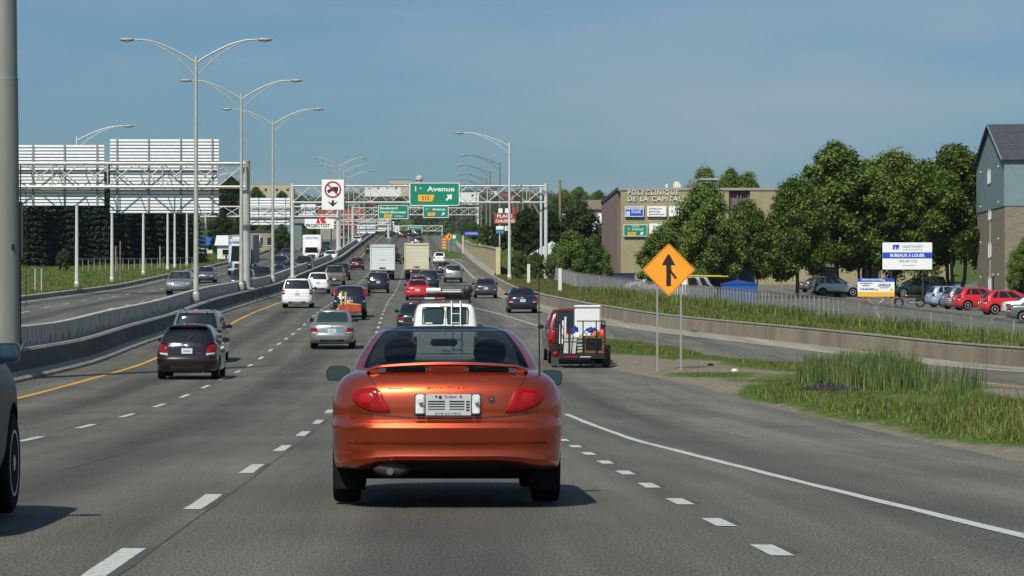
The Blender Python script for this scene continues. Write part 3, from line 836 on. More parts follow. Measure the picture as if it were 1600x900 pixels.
yg = 530
xl, xr = XX(551, yg), XX(747, yg)
g3 = gantry('second white lattice gantry up the hill carrying two small green signs', yg, xl, xr, zp(yg) + .8, zp(yg) + .8, zz(325, yg), zz(336, yg), M_whitesteel, pr=.19, cr=.065, bay=1.75, small=True)
ys_ = yg - .8
w_, h_ = 47/FOC*ys_, 22/FOC*ys_
r, p = panel_sign('road_sign', 'green sign reading Boulevard Henri-Bourassa on the second gantry', 'road sign', XX(614.5, ys_), ys_, zz(342.3, ys_), w_, h_, M_green, .09, .2)
text('lettering', 'Boulevard', .42, -2.3, h_*.70, -.004, M_sign_white, r, width=3.0, bold=.02, align='LEFT')
text('lettering', 'Henri-Bourassa', .42, -2.3, h_*.42, -.004, M_sign_white, r, width=4.5, bold=.02, align='LEFT')
exit_flag(r, -.9, h_*.22, .58, 1.45, -.004, '316', .34)
text('lettering', '1,5 km', .32, 1.0, h_*.15, -.004, M_sign_white, r, width=1.4)
w_, h_ = 40/FOC*ys_, 19/FOC*ys_
r, p = panel_sign('road_sign', 'small green first avenue sign hanging just below the large one, on the farther gantry', 'road sign', XX(681, ys_), ys_, zz(340.5, ys_), w_, h_, M_green, .09, .2)
text('lettering', '1', .42, -1.66, h_*.62, -.004, M_sign_white, r, bold=.02)
text('lettering', 're', .20, -1.25, h_*.70, -.004, M_sign_white, r)
text('lettering', 'Avenue', .42, .52, h_*.62, -.004, M_sign_white, r, width=2.3, bold=.02)
exit_flag(r, -.72, h_*.30, .56, 1.4, -.004, '315', .32)
ne_arrow(r, 1.25, h_*.32, .58, -.004)

yg = 900
g4 = gantry('farthest lattice gantry at the top of the hill with a tiny green sign', yg, XX(586, yg), XX(691, yg), zp(yg), zp(yg), zz(353, yg), zz(361, yg), M_whitesteel, pr=.22, cr=.1, bay=3.0, small=True)
r, p = panel_sign('road_sign', 'tiny green exit sign on the farthest gantry above the distant cars', 'road sign', XX(649, yg-1), yg - 1, zz(363.5, yg-1), 22/FOC*yg, 11.5/FOC*yg, M_green, .12, .2)
text('lettering', 'Boulevard', .5, 0, 1.45, -.004, M_sign_white, r, width=3.0)
exit_flag(r, -.3, .55, .65, 1.4, -.004, '316', .4)
ne_arrow(r, 1.1, .55, .6, -.004)
r, p = panel_sign('road_sign', 'tiny white lane sign left of the green sign on the farthest gantry', 'road sign', XX(620.5, yg-1), yg - 1, zz(363, yg-1), 7/FOC*yg, 10/FOC*yg, M_sign_white, 0, .1)
MB().prism([(0, .25), (.35, .6), (.1, .55), (.1, .9), (-.1, .9), (-.1, .55), (-.35, .6)], -.02, -.002).build('arrow', M_sign_black, r)
MB().ring(circ(0, 1.35, .42, 20), circ(0, 1.35, .30, 20), -.02, -.002).build('ring', M_sign_black, r)

# left gantries further up, seen from behind
yg = 455
g5 = gantry('long white lattice gantry over the opposite lanes in the middle distance', yg, XX(272, yg), XX(528, yg), ground_z(XX(272, yg), yg), zp(yg) + .8, zz(323, yg), zz(338.5, yg), M_whitesteel, pr=.24, cr=.09, bay=2.6, small=True)
for (a_, c_, t_, b_, rows, lb) in ((383, 453, 309, 352, 10, 'wide white sign back on the middle distance gantry between the lamp posts'), (470, 493, 319, 337, 5, 'small white sign back on the middle distance gantry right of the wide one')):
    xa, xb = XX(a_, yg+1), XX(c_, yg+1)
    sign_back(lb, (xa+xb)/2, yg + .9, zz(b_, yg+1), zz(t_, yg+1), xb - xa, rows, [-(xb-xa)/2 + q*(xb-xa) for q in (.3, .6, .9)][:3 if xb-xa > 4 else 1], 'sign backs on the middle left gantry')
for yg, a_, c_, t_, b_, sg, lb in ((640, 468, 607, 336, 346, (558, 586, 347, 365), 'third'), (760, 478, 610, 343, 351, (590, 616, 346, 362), 'fourth')):
    gantry('distant lattice gantry over the opposite lanes, the ' + lb + ' one from the front', yg, XX(a_, yg), XX(c_, yg), zp(yg), zp(yg), zz(t_, yg), zz(b_, yg), M_whitesteel, pr=.22, cr=.09, bay=2.4, small=True)
    xa, xb = XX(sg[0], yg+1), XX(sg[1], yg+1)
    sign_back('small white sign back on the ' + lb + ' left gantry, far up the hill', (xa+xb)/2, yg + .9, zz(sg[3], yg+1), zz(sg[2], yg+1), xb - xa, 5, [0], 'sign backs on the far left gantries')
# ---------------------------------------------------------------- vehicles
M_glass = mat('car_glass_dark', (.010, .013, .014), .04, 0, spec=.7)
M_mirror = mat('mirror_glass', (.20, .28, .40), .06, 1.0)
M_glass_teal = mat('car_glass_teal', (.020, .040, .040), .05, 0, spec=.7)
def clear_glass():
    m = bpy.data.materials.new('car_glass_clear'); m.use_nodes = True
    t = m.node_tree; t.nodes.clear()
    out = t.nodes.new("ShaderNodeOutputMaterial"); tr = t.nodes.new("ShaderNodeBsdfTransparent"); gl = t.nodes.new("ShaderNodeBsdfGlossy")
    tr.inputs[0].default_value = (.37, .41, .41, 1); gl.inputs[1].default_value = .02
    lw = t.nodes.new("ShaderNodeLayerWeight"); lw.inputs[0].default_value = .5; fp = t.nodes.new("ShaderNodeMath"); fp.operation = 'POWER'; fp.inputs[1].default_value = 5.0; t.links.new(lw.outputs['Facing'], fp.inputs[0])
    fr = t.nodes.new("ShaderNodeMath"); fr.operation = 'MULTIPLY_ADD'; fr.inputs[1].default_value = .6; fr.inputs[2].default_value = .03; t.links.new(fp.outputs[0], fr.inputs[0])
    mi = t.nodes.new("ShaderNodeMixShader")
    t.links.new(fr.outputs[0], mi.inputs[0]); t.links.new(tr.outputs[0], mi.inputs[1]); t.links.new(gl.outputs[0], mi.inputs[2])
    t.links.new(mi.outputs[0], out.inputs[0]); MATS['car_glass_clear'] = m
    return m
M_clear = clear_glass()
M_red_lens = mat('red_lens', (.24, .004, .005), .10, 0, spec=.4)
M_red_bright = mat('red_reflector', (.42, .008, .008), .25, 0, spec=.3)
M_white_lens = mat('white_lens', (.62, .62, .60), .12, .2, coat=1.0)
M_amber = mat('amber_lens', (.75, .22, .02), .2, coat=1.0)
M_chrome = mat('chrome', (.75, .76, .77), .10, 1.0)
M_silver_rim = mat('alloy_rim', (.66, .67, .68), .35, .15)
M_plate = mat('plate_white', (.62, .66, .66), .4)
M_plate_blue = mat('plate_blue', (.03, .07, .22), .5)
M_trim = mat('dark_trim', (.022, .022, .024), .6)
M_well = mat('wheel_well', (.008, .008, .008), .9)
M_seat = mat('seat_cloth', (.035, .037, .040), .9)
M_seat2 = mat('seat_cloth_grey', (.085, .085, .09), .9)

XS = [0, .24, .46, .64, .76, .84, .895, .935, .965, .985, 1.0]
def dense(rows, n, ts=None):
    rows = np.array(rows, float); s = np.linspace(0, 1, len(rows))
    z = rows[:, 0]; d = np.concatenate([[0], np.cumsum(np.hypot(np.hypot(np.diff(z), np.diff(rows[:, 1])), np.diff(rows[:, 2])*.5) + 1e-4)]); d /= d[-1]
    f = [pchip(d, rows[:, k]) for k in range(rows.shape[1])]
    tt = np.linspace(0, 1, n) if ts is None else np.array(ts)
    return np.stack([g(tt) for g in f], 1)

class Car:
    def __init__(s, sp): s.__dict__.update(sp); s.sp = sp
    def end(s, x, w, bow, cr, p=2.0):
        cr = min(cr, w*.95); q = bow * (abs(x) / w) ** 2
        d = min(1, max(0, (abs(x) - (w - cr)) / cr))
        return q + cr * (1 - (1 - d**p) ** (1/p))
    def outline(s, row, cab):
        z, w, yr, yf = row
        br, cr, bf, cf = (s.cab_end if cab else s.body_end)
        rear = [(w*q, yr + s.end(w*q, w, br, cr)) for q in XS]
        front = [(w*q, yf - s.end(w*q, w, bf, cf)) for q in XS][::-1]
        ya, yb = rear[-1][1], front[0][1]
        side = [(w, ya + (yb - ya)*f) for f in s.sf]
        return [(x, y, z) for x, y in rear + side + front]
    def deform(s, p):
        x, y, z = p
        L = s.L
        cd = s.sp.get('corner_drop')
        if cd and y < 2.0 and z < .45: z -= cd * smooth((abs(x) - .46) / .26) * (.45 - z) / .12
        t = max(0, (s.tap_len_r - y) / s.tap_len_r); x *= 1 - s.tap_r * t*t
        t = max(0, (y - (L - s.tap_len_f)) / s.tap_len_f); x *= 1 - s.tap_f * t*t
        if s.hood_drop and y > s.hood_y:
            k = smooth((y - s.hood_y) / (L - s.hood_y) * 1.1); z0 = .45
            if z > z0: z -= s.hood_drop * k * min(1.15, (z - z0) / (s.belt - z0))
        return (x, y, z)
    def row_at(s, z):
        rows = s.b_rows if z <= s.belt else s.c_rows
        zz_ = rows[:, 0]
        if z > s.c_rows[-1, 0]: z = s.c_rows[-1, 0]
        return [float(np.interp(z, zz_, rows[:, k])) for k in range(4)], (rows is s.c_rows)
    def rear_y(s, x, z):
        (zz_, w, yr, yf), cab = s.row_at(z); e_ = s.cab_end if cab else s.body_end
        return yr + s.end(min(abs(x), w*.998), w, e_[0], e_[1])
    def front_y(s, x, z):
        (zz_, w, yr, yf), cab = s.row_at(z); e_ = s.cab_end if cab else s.body_end
        return yf - s.end(min(abs(x), w*.998), w, e_[2], e_[3])
    def grid(s, hi):
        s.sf = sorted(set([f for iv in s.windows for f in iv] + [.03, .97]))
        ex = []
        for a_, b_ in zip(s.sf, s.sf[1:]):
            if b_ - a_ > .12: ex += [a_ + (b_ - a_)*q for q in ((.33, .67) if hi else (.5,))]
        s.sf = sorted(s.sf + ex)
        s.b_rows = dense(s.body, 26 if hi else 15)
        s.c_rows = dense(s.cab, 0, [0, .05, .12, .25, .4, .55, .7, .8, .88, .94, 1.0])
        s.belt = s.b_rows[-1, 0]
    def build(s, root, pm, glass, hi=False, arches=False, trim=None, rear_glass_tag=True, front_glass_tag=True):
        s.grid(hi)
        rows, kinds = [], []
        for r in s.b_rows: rows.append(s.outline(r, False)); kinds.append('body')
        top, base = rows[-1], s.outline(s.c_rows[0], True)
        for t, dz in ((.12, .006), (.45, .010)):
            rows.append([tuple(a_ + (b_ - a_)*t + (dz if k == 2 else 0) for k, (a_, b_) in enumerate(zip(p, q))) for p, q in zip(top, base)]); kinds.append('deck')
        ci = len(rows)
        for r in s.c_rows: rows.append(s.outline(r, True)); kinds.append('cab')
        ym = sum(p[1] for p in rows[-1]) / len(rows[-1]); last = rows[-1]; cro = s.crown
        for q, h in ((.93, .35), (.75, .66), (.45, .90), (.15, 1.0)):
            rows.append([(x*q, y + (ym - y)*(1-q)*.22, z + cro*h) for x, y, z in last]); kinds.append('roof')
        n = len(rows[0]); nr, ns = len(XS), len(s.sf)
        # full loop
        V, F, T = [], [], []
        m = 2*n - 2
        for r in rows:
            for p in r: V.append(s.deform(p))
            for p in r[1:-1][::-1]:
                x, y, z = s.deform(p); V.append((-x, y, z))
        tsc = s.glass_rows; hd = s.sp.get('header')
        def ctag(i, j):
            if kinds[i] == 'body' and kinds[i+1] == 'body':
                return 5 if (V[i*m][2] < s.trim_z) else 0
            k = i - ci
            if hd and k >= hd and (j if j < n - 1 else m - 1 - j) < 6 and k < hd + 5: return 8
            if kinds[i] != 'cab' or kinds[i+1] != 'cab': return 0
            if not (tsc[0] <= k < tsc[1]): return 0
            jj = j if j < n - 1 else m - 1 - j       # mirrored column
            if jj < nr - 1: 
                return 1 if rear_glass_tag and XS[jj + 1] <= s.glass_r + 1e-6 else 0
            if jj >= nr + ns:
                q = XS[::-1][jj - nr - ns]
                return 2 if front_glass_tag and q <= s.glass_f + 1e-6 else 0
            seq = [0.0] + s.sf + [1.0]
            a_, b_ = seq[jj - nr + 1], seq[jj - nr + 2] if jj - nr + 2 < len(seq) else 1.0
            mid = (a_ + b_) / 2
            for w_, (u, v) in enumerate(s.windows):
                if u < mid < v and k < tsc[1] - s.sp.get('side_drop', 0): return 10 + w_*2 + (0 if j < n - 1 else 1)
            return 0
        for i in range(len(rows) - 1):
            for j in range(m):
                jn = (j + 1) % m
                F.append((i*m + j, i*m + jn, (i+1)*m + jn, (i+1)*m + j)); T.append(ctag(i, j))
        F.append(tuple(range(m))[::-1]); T.append(6)
        b0 = (len(rows) - 1) * m
        for j in range(n - 1):
            a_, b_ = b0 + j, b0 + j + 1
            c_ = b0 + (m - j - 1) if j + 1 < n - 1 else b_
            d_ = b0 + (m - j) if j > 0 else a_
            f = []
            for q in (a_, b_, c_, d_):
                if q not in f: f.append(q)
            if len(f) > 2: F.append(tuple(f)); T.append(0)
        me = bpy.data.meshes.new('body'); me.from_pydata(V, [], F)
        for k in range(24): me.materials.append(None)
        me.polygons.foreach_set('material_index', T)
        if arches:
            o = bpy.data.objects.new('tmp', me); COL.objects.link(o)
            mb = MB()
            for ya in s.axles:
                for sx in (-1, 1):
                    xo = s.track + .5
                    mb.lathe([(s.wr*1.16, sx*(s.track - .30)), (s.wr*1.16, sx*xo)], (0, ya, s.wr + .015), 28, 'X')
            cme = mb.mesh('cut', None)
            for k in range(24): cme.materials.append(None)
            cme.polygons.foreach_set('material_index', [7]*len(cme.polygons))
            c = bpy.data.objects.new('cut', cme); COL.objects.link(c)
            mo = o.modifiers.new('b', 'BOOLEAN'); mo.object = c; mo.operation = 'DIFFERENCE'; mo.solver = 'EXACT'
            dg = bpy.context.evaluated_depsgraph_get(); dg.update()
            me = bpy.data.meshes.new_from_object(o.evaluated_get(dg))
            bpy.data.objects.remove(o); bpy.data.objects.remove(c)
        co = [v.co[:] for v in me.vertices]
        parts = {}
        for p in me.polygons: parts.setdefault(p.material_index, []).append(tuple(p.vertices))
        body = parts.pop(0); blk = {}
        names = {1: 'rear_window', 2: 'windscreen', 8: 'header_band', 5: 'lower_trim', 6: 'underside', 7: 'wheel_arch'}
        # the painted shell carries underside and arches as further material slots: one mesh, one shell
        def mk(name, fl, m_, par, extra=()):
            used = {}; fs = []; mi = []
            for k, (lst) in enumerate([fl] + [q for q, _ in extra]):
                for f in lst:
                    fs.append(tuple(used.setdefault(i, len(used)) for i in f)); mi.append(k)
            vs = [None]*len(used)
            for i, k in used.items(): vs[k] = co[i]
            q = raw_mesh(name, vs, fs, m_, True)
            for _, mm in extra: q.materials.append(mm)
            q.polygons.foreach_set('material_index', mi)
            q.set_sharp_from_angle(angle=math.radians(s.sp.get('sharp', 32)))
            return obj(name, q, par)
        extra = [(parts.pop(6, []), M_well), (parts.pop(7, []), M_well), (parts.pop(5, []), trim or pm)]
        s.body_o = mk('body', body, pm, root, extra)
        s.win = {}
        for k, fl in sorted(parts.items()):
            nm = names.get(k, 'side_window'); s.win[k] = mk(nm, fl, glass if k != 8 else M_glass, root)
        return s
    def patch(s, name, poly, m, parent, side='rear', proud=.006, mirror=1, centre=None, flat=False):
        """a lens, pane or badge that follows the body, given as an outline seen from behind (or in front)"""
        fy = s.rear_y if side == 'rear' else s.front_y; sg = -1 if side == 'rear' else 1
        cx = centre[0] if centre else sum(p[0] for p in poly)/len(poly); cz = centre[1] if centre else sum(p[1] for p in poly)/len(poly)
        V, F = [], []; n = len(poly)
        rings = [(1.0, -.02), (1.0, proud*.5), (.955, proud), (.7, proud*1.15), (.35, proud*1.2)]
        for q, pr in rings:
            for x, z in poly:
                xx, z_ = cx + (x - cx)*q, cz + (z - cz)*q
                V.append(s.deform((mirror*xx, fy(xx, z_) + sg*pr, z_)))
        V.append(s.deform((mirror*cx, fy(cx, cz) + sg*proud*1.2, cz)))
        for i in range(len(rings) - 1):
            for j in range(n): F.append((i*n + j, i*n + (j+1) % n, (i+1)*n + (j+1) % n, (i+1)*n + j))
        k = (len(rings) - 1)*n
        for j in range(n): F.append((k + j, k + (j+1) % n, len(V) - 1))
        b = MB().add(V, F)
        return b.build(name, m, parent, smooth_deg=50)
    def line(s, name, pts, w, m, parent, side='rear', proud=.002):
        fy = s.rear_y if side == 'rear' else s.front_y; sg = -1 if side == 'rear' else 1
        V, F = [], []
        for i, (x, z) in enumerate(pts):
            a_ = pts[max(0, i-1)]; b_ = pts[min(len(pts)-1, i+1)]
            dx, dz = b_[0]-a_[0], b_[1]-a_[1]; l = math.hypot(dx, dz) or 1
            nx, nz_ = -dz/l*w/2, dx/l*w/2
            for q in (1, -1):
                xx, z_ = x + q*nx, z + q*nz_
                V.append(s.deform((xx, fy(xx, z_) + sg*proud, z_)))
        for i in range(len(pts) - 1): F.append((2*i, 2*i+1, 2*i+3, 2*i+2))
        return MB().add(V, F).build(name, m, parent)
    def hang(s, fn_side, x, z): return (s.rear_y if fn_side == 'rear' else s.front_y)(x, z)

TYRE = MB().lathe([(.62, -.5), (.90, -.5), (.97, -.44), (1.0, -.30), (1.0, .30), (.97, .44), (.90, .5), (.62, .5)], (0, 0, 0), 28, 'X').mesh('wheel', M_rubber, 40)
def rim_mesh():
    b = MB()
    b.lathe([(.66, .30), (.66, .505), (.60, .505), (.57, .36)], (0, 0, 0), 24, 'X')
    for k in range(5):
        t = 2*math.pi*k/5 + .3
        c, s_ = math.cos(t), math.sin(t)
        vs = []
        for rr, ww in ((.10, .12), (.62, .085)):
            for q in (-1, 1):
                for xx in (.38, .49): vs.append((xx, c*rr - s_*ww*q, s_*rr + c*ww*q))
        b.add(vs, [(0, 1, 3, 2), (4, 6, 7, 5), (0, 4, 5, 1), (2, 3, 7, 6), (1, 5, 7, 3), (0, 2, 6, 4)])
    b.lathe([(.16, .36), (.16, .50), (.10, .52)], (0, 0, 0), 12, 'X')
    return b.mesh('rim', M_silver_rim, 40)
RIM = rim_mesh()
def wheels(c, root, rims=False, width=.21):
    for ya in c.axles:
        for sx in (-1, 1):
            w = obj('wheel', TYRE, root, (sx*(c.track - width/2), ya, c.wr)); w.scale = (width, c.wr, c.wr)
            if sx < 0: w.rotation_euler = (0, 0, math.pi)
            if rims: obj('rim', RIM, w)
            
def mirrors(c, root, m, y=None, z=None, x=None, s=.92):
    m = M_black if m.name not in ('paint_white', 'paint_bright_red') and s < 1.02 else m
    y = y or c.L*.63; z = z or c.belt + .06; x = x or c.b_rows[-1, 1] + .04
    for sx in (-1, 1):
        b = MB()
        b.lathe([(.02, -.06*s), (.08*s, -.05*s), (.105*s, .0), (.09*s, .06*s), (.03, .09*s)], (0, 0, 0), 14, 'Y')
        b.v = [(p[0]*1.15 + sx*(x + .075), p[1] + y, p[2]*.78 + z) for p in b.v]
        b.tube([(sx*(x - .10), y + .02, z - .05), (sx*(x + .06), y + .02, z - .01)], .028, 6)
        o = b.build('mirror', m, root, smooth_deg=50)
        MB().prism([(sx*(x + .075) + q*.100*s, z + r_*.066*s) for q, r_ in ((-.8, -1), (.8, -1), (1, -.4), (1, .5), (.6, 1), (-.6, 1), (-1, .4), (-1, -.5))], y - .066*s, y - .058*s).build('mirror_glass', M_glass if s < 1.02 else M_mirror, o)

def plate(c, root, x, z, side='rear', w=.30, h=.15, writing=None):
    y = c.hang(side, x, z) + (-.02 if side == 'rear' else .02)
    p = MB().box((x, y, z), (w, .012, h), 0, .004).build('number_plate', M_plate, root)
    if writing: text('lettering', writing, h*.42, x, z - h*.22, y - .006, M_plate_blue, p, width=w*.8, depth=.001)
    else:
        MB().box((x, y - .0075, z), (w*.66, .004, h*.26)).build('plate_characters', mat('plate_faint', (.27, .31, .40), .5), p)
    return p

BASE = dict(body_end=(.10, .30, .16, .42), cab_end=(.10, .16, .14, .20), tap_r=.05, tap_f=.09, tap_len_r=1.2, tap_len_f=1.3, hood_drop=.16, hood_y=3.2,
            glass_r=.84, glass_f=.90, glass_rows=(1, 9), trim_z=.30, crown=.055, wr=.31, track=.83, axles=(.95, 3.6))
def spec(**k): d = dict(BASE); d.update(k); return d
SEDAN = spec(L=4.5, windows=[(.10, .30), (.33, .60), (.63, .90)],
    body=[(.20, .74, .30, 4.25), (.26, .81, .10, 4.40), (.40, .85, .01, 4.48), (.54, .862, .0, 4.5), (.60, .865, .03, 4.49), (.76, .862, .05, 4.45), (.88, .838, .09, 4.38), (.94, .79, .15, 4.28), (.965, .735, .26, 4.1)],
    cab=[(.975, .735, .78, 3.38), (1.14, .70, 1.02, 3.02), (1.33, .615, 1.38, 2.55), (1.385, .56, 1.55, 2.38)],
    tail=[[(.84, .80), (.80, .60), (.55, .58), (.60, .82)]], lens=[(.80, .66), (.78, .60), (.58, .59), (.59, .65)], plate_z=.70, seam_z=.555, hood_y=3.25)
HATCH = spec(L=4.25, windows=[(.05, .20), (.24, .55), (.58, .88)], axles=(.72, 3.32), track=.85, wr=.315,
    body=[(.18, .78, .25, 4.05), (.25, .84, .08, 4.15), (.40, .872, .01, 4.22), (.55, .878, .0, 4.25), (.62, .875, .03, 4.24), (.78, .87, .05, 4.2), (.92, .845, .08, 4.12), (1.0, .80, .12, 4.0)],
    cab=[(1.005, .785, .14, 3.25), (1.2, .72, .28, 2.85), (1.42, .60, .50, 2.45), (1.47, .55, .62, 2.3)],
    tail=[[(.85, .98), (.83, .70), (.52, .66), (.56, .80), (.66, .97)]], lens=[(.80, .75), (.79, .69), (.55, .665), (.56, .73)], plate_z=.79, seam_z=.62, hood_y=3.0, hood_drop=.2,
    cab_end=(.10, .18, .14, .2), glass_r=.76)
SUV = spec(L=4.45, windows=[(.06, .26), (.30, .56), (.59, .88)], axles=(.85, 3.5), wr=.36, track=.86,
    body=[(.28, .80, .20, 4.2), (.34, .86, .06, 4.35), (.50, .90, .0, 4.42), (.64, .905, .0, 4.45), (.72, .905, .03, 4.44), (.90, .90, .04, 4.4), (1.02, .875, .07, 4.32), (1.08, .845, .11, 4.2)],
    cab=[(1.09, .845, .12, 3.35), (1.3, .79, .22, 2.95), (1.55, .70, .38, 2.6), (1.61, .66, .46, 2.48)],
    tail=[[(.89, 1.10), (.88, .82), (.72, .80), (.74, 1.08)]], lens=[(.87, .90), (.87, .83), (.74, .815), (.735, .89)], plate_z=.86, seam_z=.68, trim_z=.42, hood_y=3.1, hood_drop=.14, crown=.06, glass_r=.84)
MINIVAN = spec(L=5.0, windows=[(.05, .30), (.33, .62), (.65, .92)], axles=(.95, 3.95), wr=.34, track=.90,
    body=[(.22, .84, .20, 4.7), (.28, .91, .05, 4.85), (.45, .955, .0, 4.95), (.62, .96, .0, 5.0), (.70, .955, .03, 4.98), (.92, .95, .04, 4.9), (1.04, .93, .06, 4.8), (1.10, .90, .09, 4.7)],
    cab=[(1.11, .90, .10, 4.1), (1.35, .84, .20, 3.55), (1.64, .73, .34, 3.0), (1.70, .69, .42, 2.85)],
    tail=[[(.945, 1.10), (.94, .82), (.76, .82), (.78, 1.08)]], lens=None, plate_z=.86, seam_z=.66, trim_z=.30, hood_y=3.7, hood_drop=.2, crown=.06, glass_r=.895,
    cab_end=(.08, .16, .16, .22))
VAN = spec(L=5.5, windows=[(.62, .86)], axles=(1.2, 4.6), wr=.36, track=.90,
    body=[(.35, .86, .15, 5.3), (.42, .93, .03, 5.4), (.62, .985, .0, 5.45), (.9, .99, .0, 5.5), (1.15, .985, .0, 5.4), (1.30, .965, .01, 5.2)],
    cab=[(1.31, .965, .012, 4.75), (1.55, .935, .03, 4.4), (1.9, .875, .07, 4.1), (2.04, .80, .12, 3.9)],
    tail=[[(.98, 1.12), (.98, .72), (.88, .72), (.88, 1.12)]], lens=None, plate_z=.7, seam_z=.6, hood_y=4.4, hood_drop=.2, crown=.07, body_end=(.03, .12, .15, .35), cab_end=(.03, .13, .15, .25), glass_r=0)
PICK = spec(L=5.4, windows=[(.08, .42), (.46, .90)], axles=(1.15, 4.4), wr=.38, track=.90,
    body=[(.40, .86, .15, 5.1), (.46, .93, .03, 5.25), (.62, .965, .0, 5.35), (.80, .97, .0, 5.4), (.95, .965, .0, 5.36), (1.05, .955, .01, 5.25), (1.12, .93, .03, 5.1)],
    cab=[(1.13, .90, 1.95, 4.15), (1.35, .85, 2.02, 3.75), (1.68, .73, 2.15, 3.35), (1.76, .68, 2.24, 3.2)],
    tail=[[(.96, 1.08), (.96, .78), (.84, .78), (.84, 1.08)]], lens=None, plate_z=.60, seam_z=.70, hood_y=3.9, hood_drop=.12, crown=.05, body_end=(.02, .12, .14, .4), cab_end=(.03, .14, .14, .2), trim_z=.5, glass_r=.84)

def make(name, label, cat, x, y, sp, pm, facing=0, glass=M_glass, trim=None, hi=False, arches=False, group=None, rot=None, z=None, lit=False, writing=None, rims=False, details=True, wscale=1.0):
    c = Car(sp)
    zz_ = zp(y) if z is None else z
    sl = slope(y if facing == 0 else y)
    if rot is None:
        r = thing(name, label, cat, (x, y, zz_ + .012), (sl if facing == 0 else -sl, 0, 0 if facing == 0 else math.pi), group)
        if facing: r.location = (x, y + sp['L']*0 , zz_ + .012)
    else:
        r = thing(name, label, cat, (x, y, zz_ + .012), rot, group)
    r.scale = (wscale, 1, 1)
    c.build(r, pm, glass, hi, arches, trim)
    if facing:                                            # front end towards the camera: shift so that the bumper stands at y
        for ch in r.children: ch.location.y -= sp['L']
    c.root = r
    wheels(c, r, rims)
    if facing:
        for ch in r.children:
            if ch.name.startswith('wheel'): ch.location.y -= sp['L']
    return c, r
def dress_rear(c, r, pm, plate_x=0, third=True, valance=True, wiper=False, emblem=True, writing=None, exhaust=None):
    for poly in c.tail:
        for sx in (-1, 1):
            t = c.patch('tail_light', roundpoly(poly, .05, 3), M_red_lens, r, mirror=sx, proud=.012)
            if c.sp.get('lens'): c.patch('lens', roundpoly(c.sp['lens'], .02, 2), M_white_lens, t, mirror=sx, proud=.018)
            else:
                zs = [p[1] for p in poly]; xs = [p[0] for p in poly]; zm = (min(zs)+max(zs))/2
                c.patch('lens', [(min(xs)+.03, zm-.04), (max(xs)-.03, zm-.04), (max(xs)-.03, zm+.03), (min(xs)+.03, zm+.03)], M_white_lens, t, mirror=sx, proud=.018)
    plate(c, r, plate_x, c.plate_z, writing=writing)
    if valance:
        zb = c.body[1][0]; w = c.body[1][1]*.62
        c.patch('rear_valance', roundpoly([(-w, zb+.02), (w, zb+.02), (w*.92, zb+.12), (-w*.92, zb+.12)], .03), M_trim, r, proud=.004)
    w = c.body[4][1]*.97
    c.line('bumper_seam', [(-w + 2*w*k/24, c.seam_z + .02) for k in range(25)], .014, M_trim, r)
    if third:
        zt = c.c_rows[8, 0]; c.patch('brake_light', rrect(-.16, .16, zt+.012, zt+.045, .01, 2), M_red_lens, r, proud=.01)
    if emblem: c.patch('emblem', circ(0, c.plate_z + .15, .045, 14), M_chrome, r, proud=.008)
    y0 = c.rear_y(.4, c.body[0][0]) + .15
    MB().lathe([(.03, 0), (.03, .25)], (.45, y0 - .2, c.body[0][0] - .02), 8, 'Y').build('exhaust', M_chrome, r)
    mirrors(c, r, pm if c.sp.get('mirror_paint') else M_black)
def dress_front(c, r, pm, lights=None, grille=None, lit=False):
    L = c.L
    lights = lights or [[(.80, .78), (.76, .64), (.46, .62), (.50, .74)]]
    for poly in lights:
        for sx in (-1, 1):
            o = c.patch('headlight', roundpoly(poly, .04, 3), M_white_lens, r, 'front', mirror=sx, proud=.012); o.location.y -= L
    o = c.patch('grille', roundpoly(grille or [(-.40, .55), (.40, .55), (.44, .74), (-.44, .74)], .04), M_trim, r, 'front', proud=.008); o.location.y -= L
    o = c.patch('air_intake', roundpoly([(-.6, .28), (.6, .28), (.55, .42), (-.55, .42)], .04), M_trim, r, 'front', proud=.006); o.location.y -= L
    n = len(r.children); mirrors(c, r, pm)
    for ch in list(r.children)[n:] if False else [q for q in r.children if q.name.startswith('mirror')]: ch.location.y -= L
# ---------------------------------------------------------------- the orange coupe ahead
def two_sided(name, col, metal, rough):
    m = mat(name, col, rough, metal, coat=1.0)
    t = m.node_tree; b = t.nodes["Principled BSDF"]; out = [n for n in t.nodes if n.type == 'OUTPUT_MATERIAL'][0]
    g = t.nodes.new("ShaderNodeNewGeometry"); d = t.nodes.new("ShaderNodeBsdfDiffuse"); d.inputs[0].default_value = (.02, .02, .022, 1)
    mi = t.nodes.new("ShaderNodeMixShader")
    t.links.new(g.outputs['Backfacing'], mi.inputs[0]); t.links.new(b.outputs[0], mi.inputs[1]); t.links.new(d.outputs[0], mi.inputs[2]); t.links.new(mi.outputs[0], out.inputs[0])
    return m
P_orange = two_sided('paint_copper_orange', (.53, .074, .022), .84, .33)
kx = 1/.955
hb = [(.322, .76, .22, 4.3), (.332, .80, .12, 4.42), (.345, .813, .080, 4.5), (.362, .816, .040, 4.5), (.378, .820, .034, 4.51), (.40, .822, .046, 4.52), (.44, .827, .042, 4.53), (.468, .829, .040, 4.54), (.480, .830, .030, 4.54), (.53, .833, .018, 4.55), (.585, .836, .0, 4.55), (.615, .836, .004, 4.55),
      (.632, .835, .022, 4.54), (.645, .833, .060, 4.53), (.665, .832, .066, 4.52), (.74, .832, .064, 4.5), (.82, .824, .072, 4.45), (.875, .808, .088, 4.4), (.905, .795, .108, 4.36), (.95, .762, .15, 4.3), (.985, .718, .21, 4.2), (1.005, .672, .30, 4.1)]
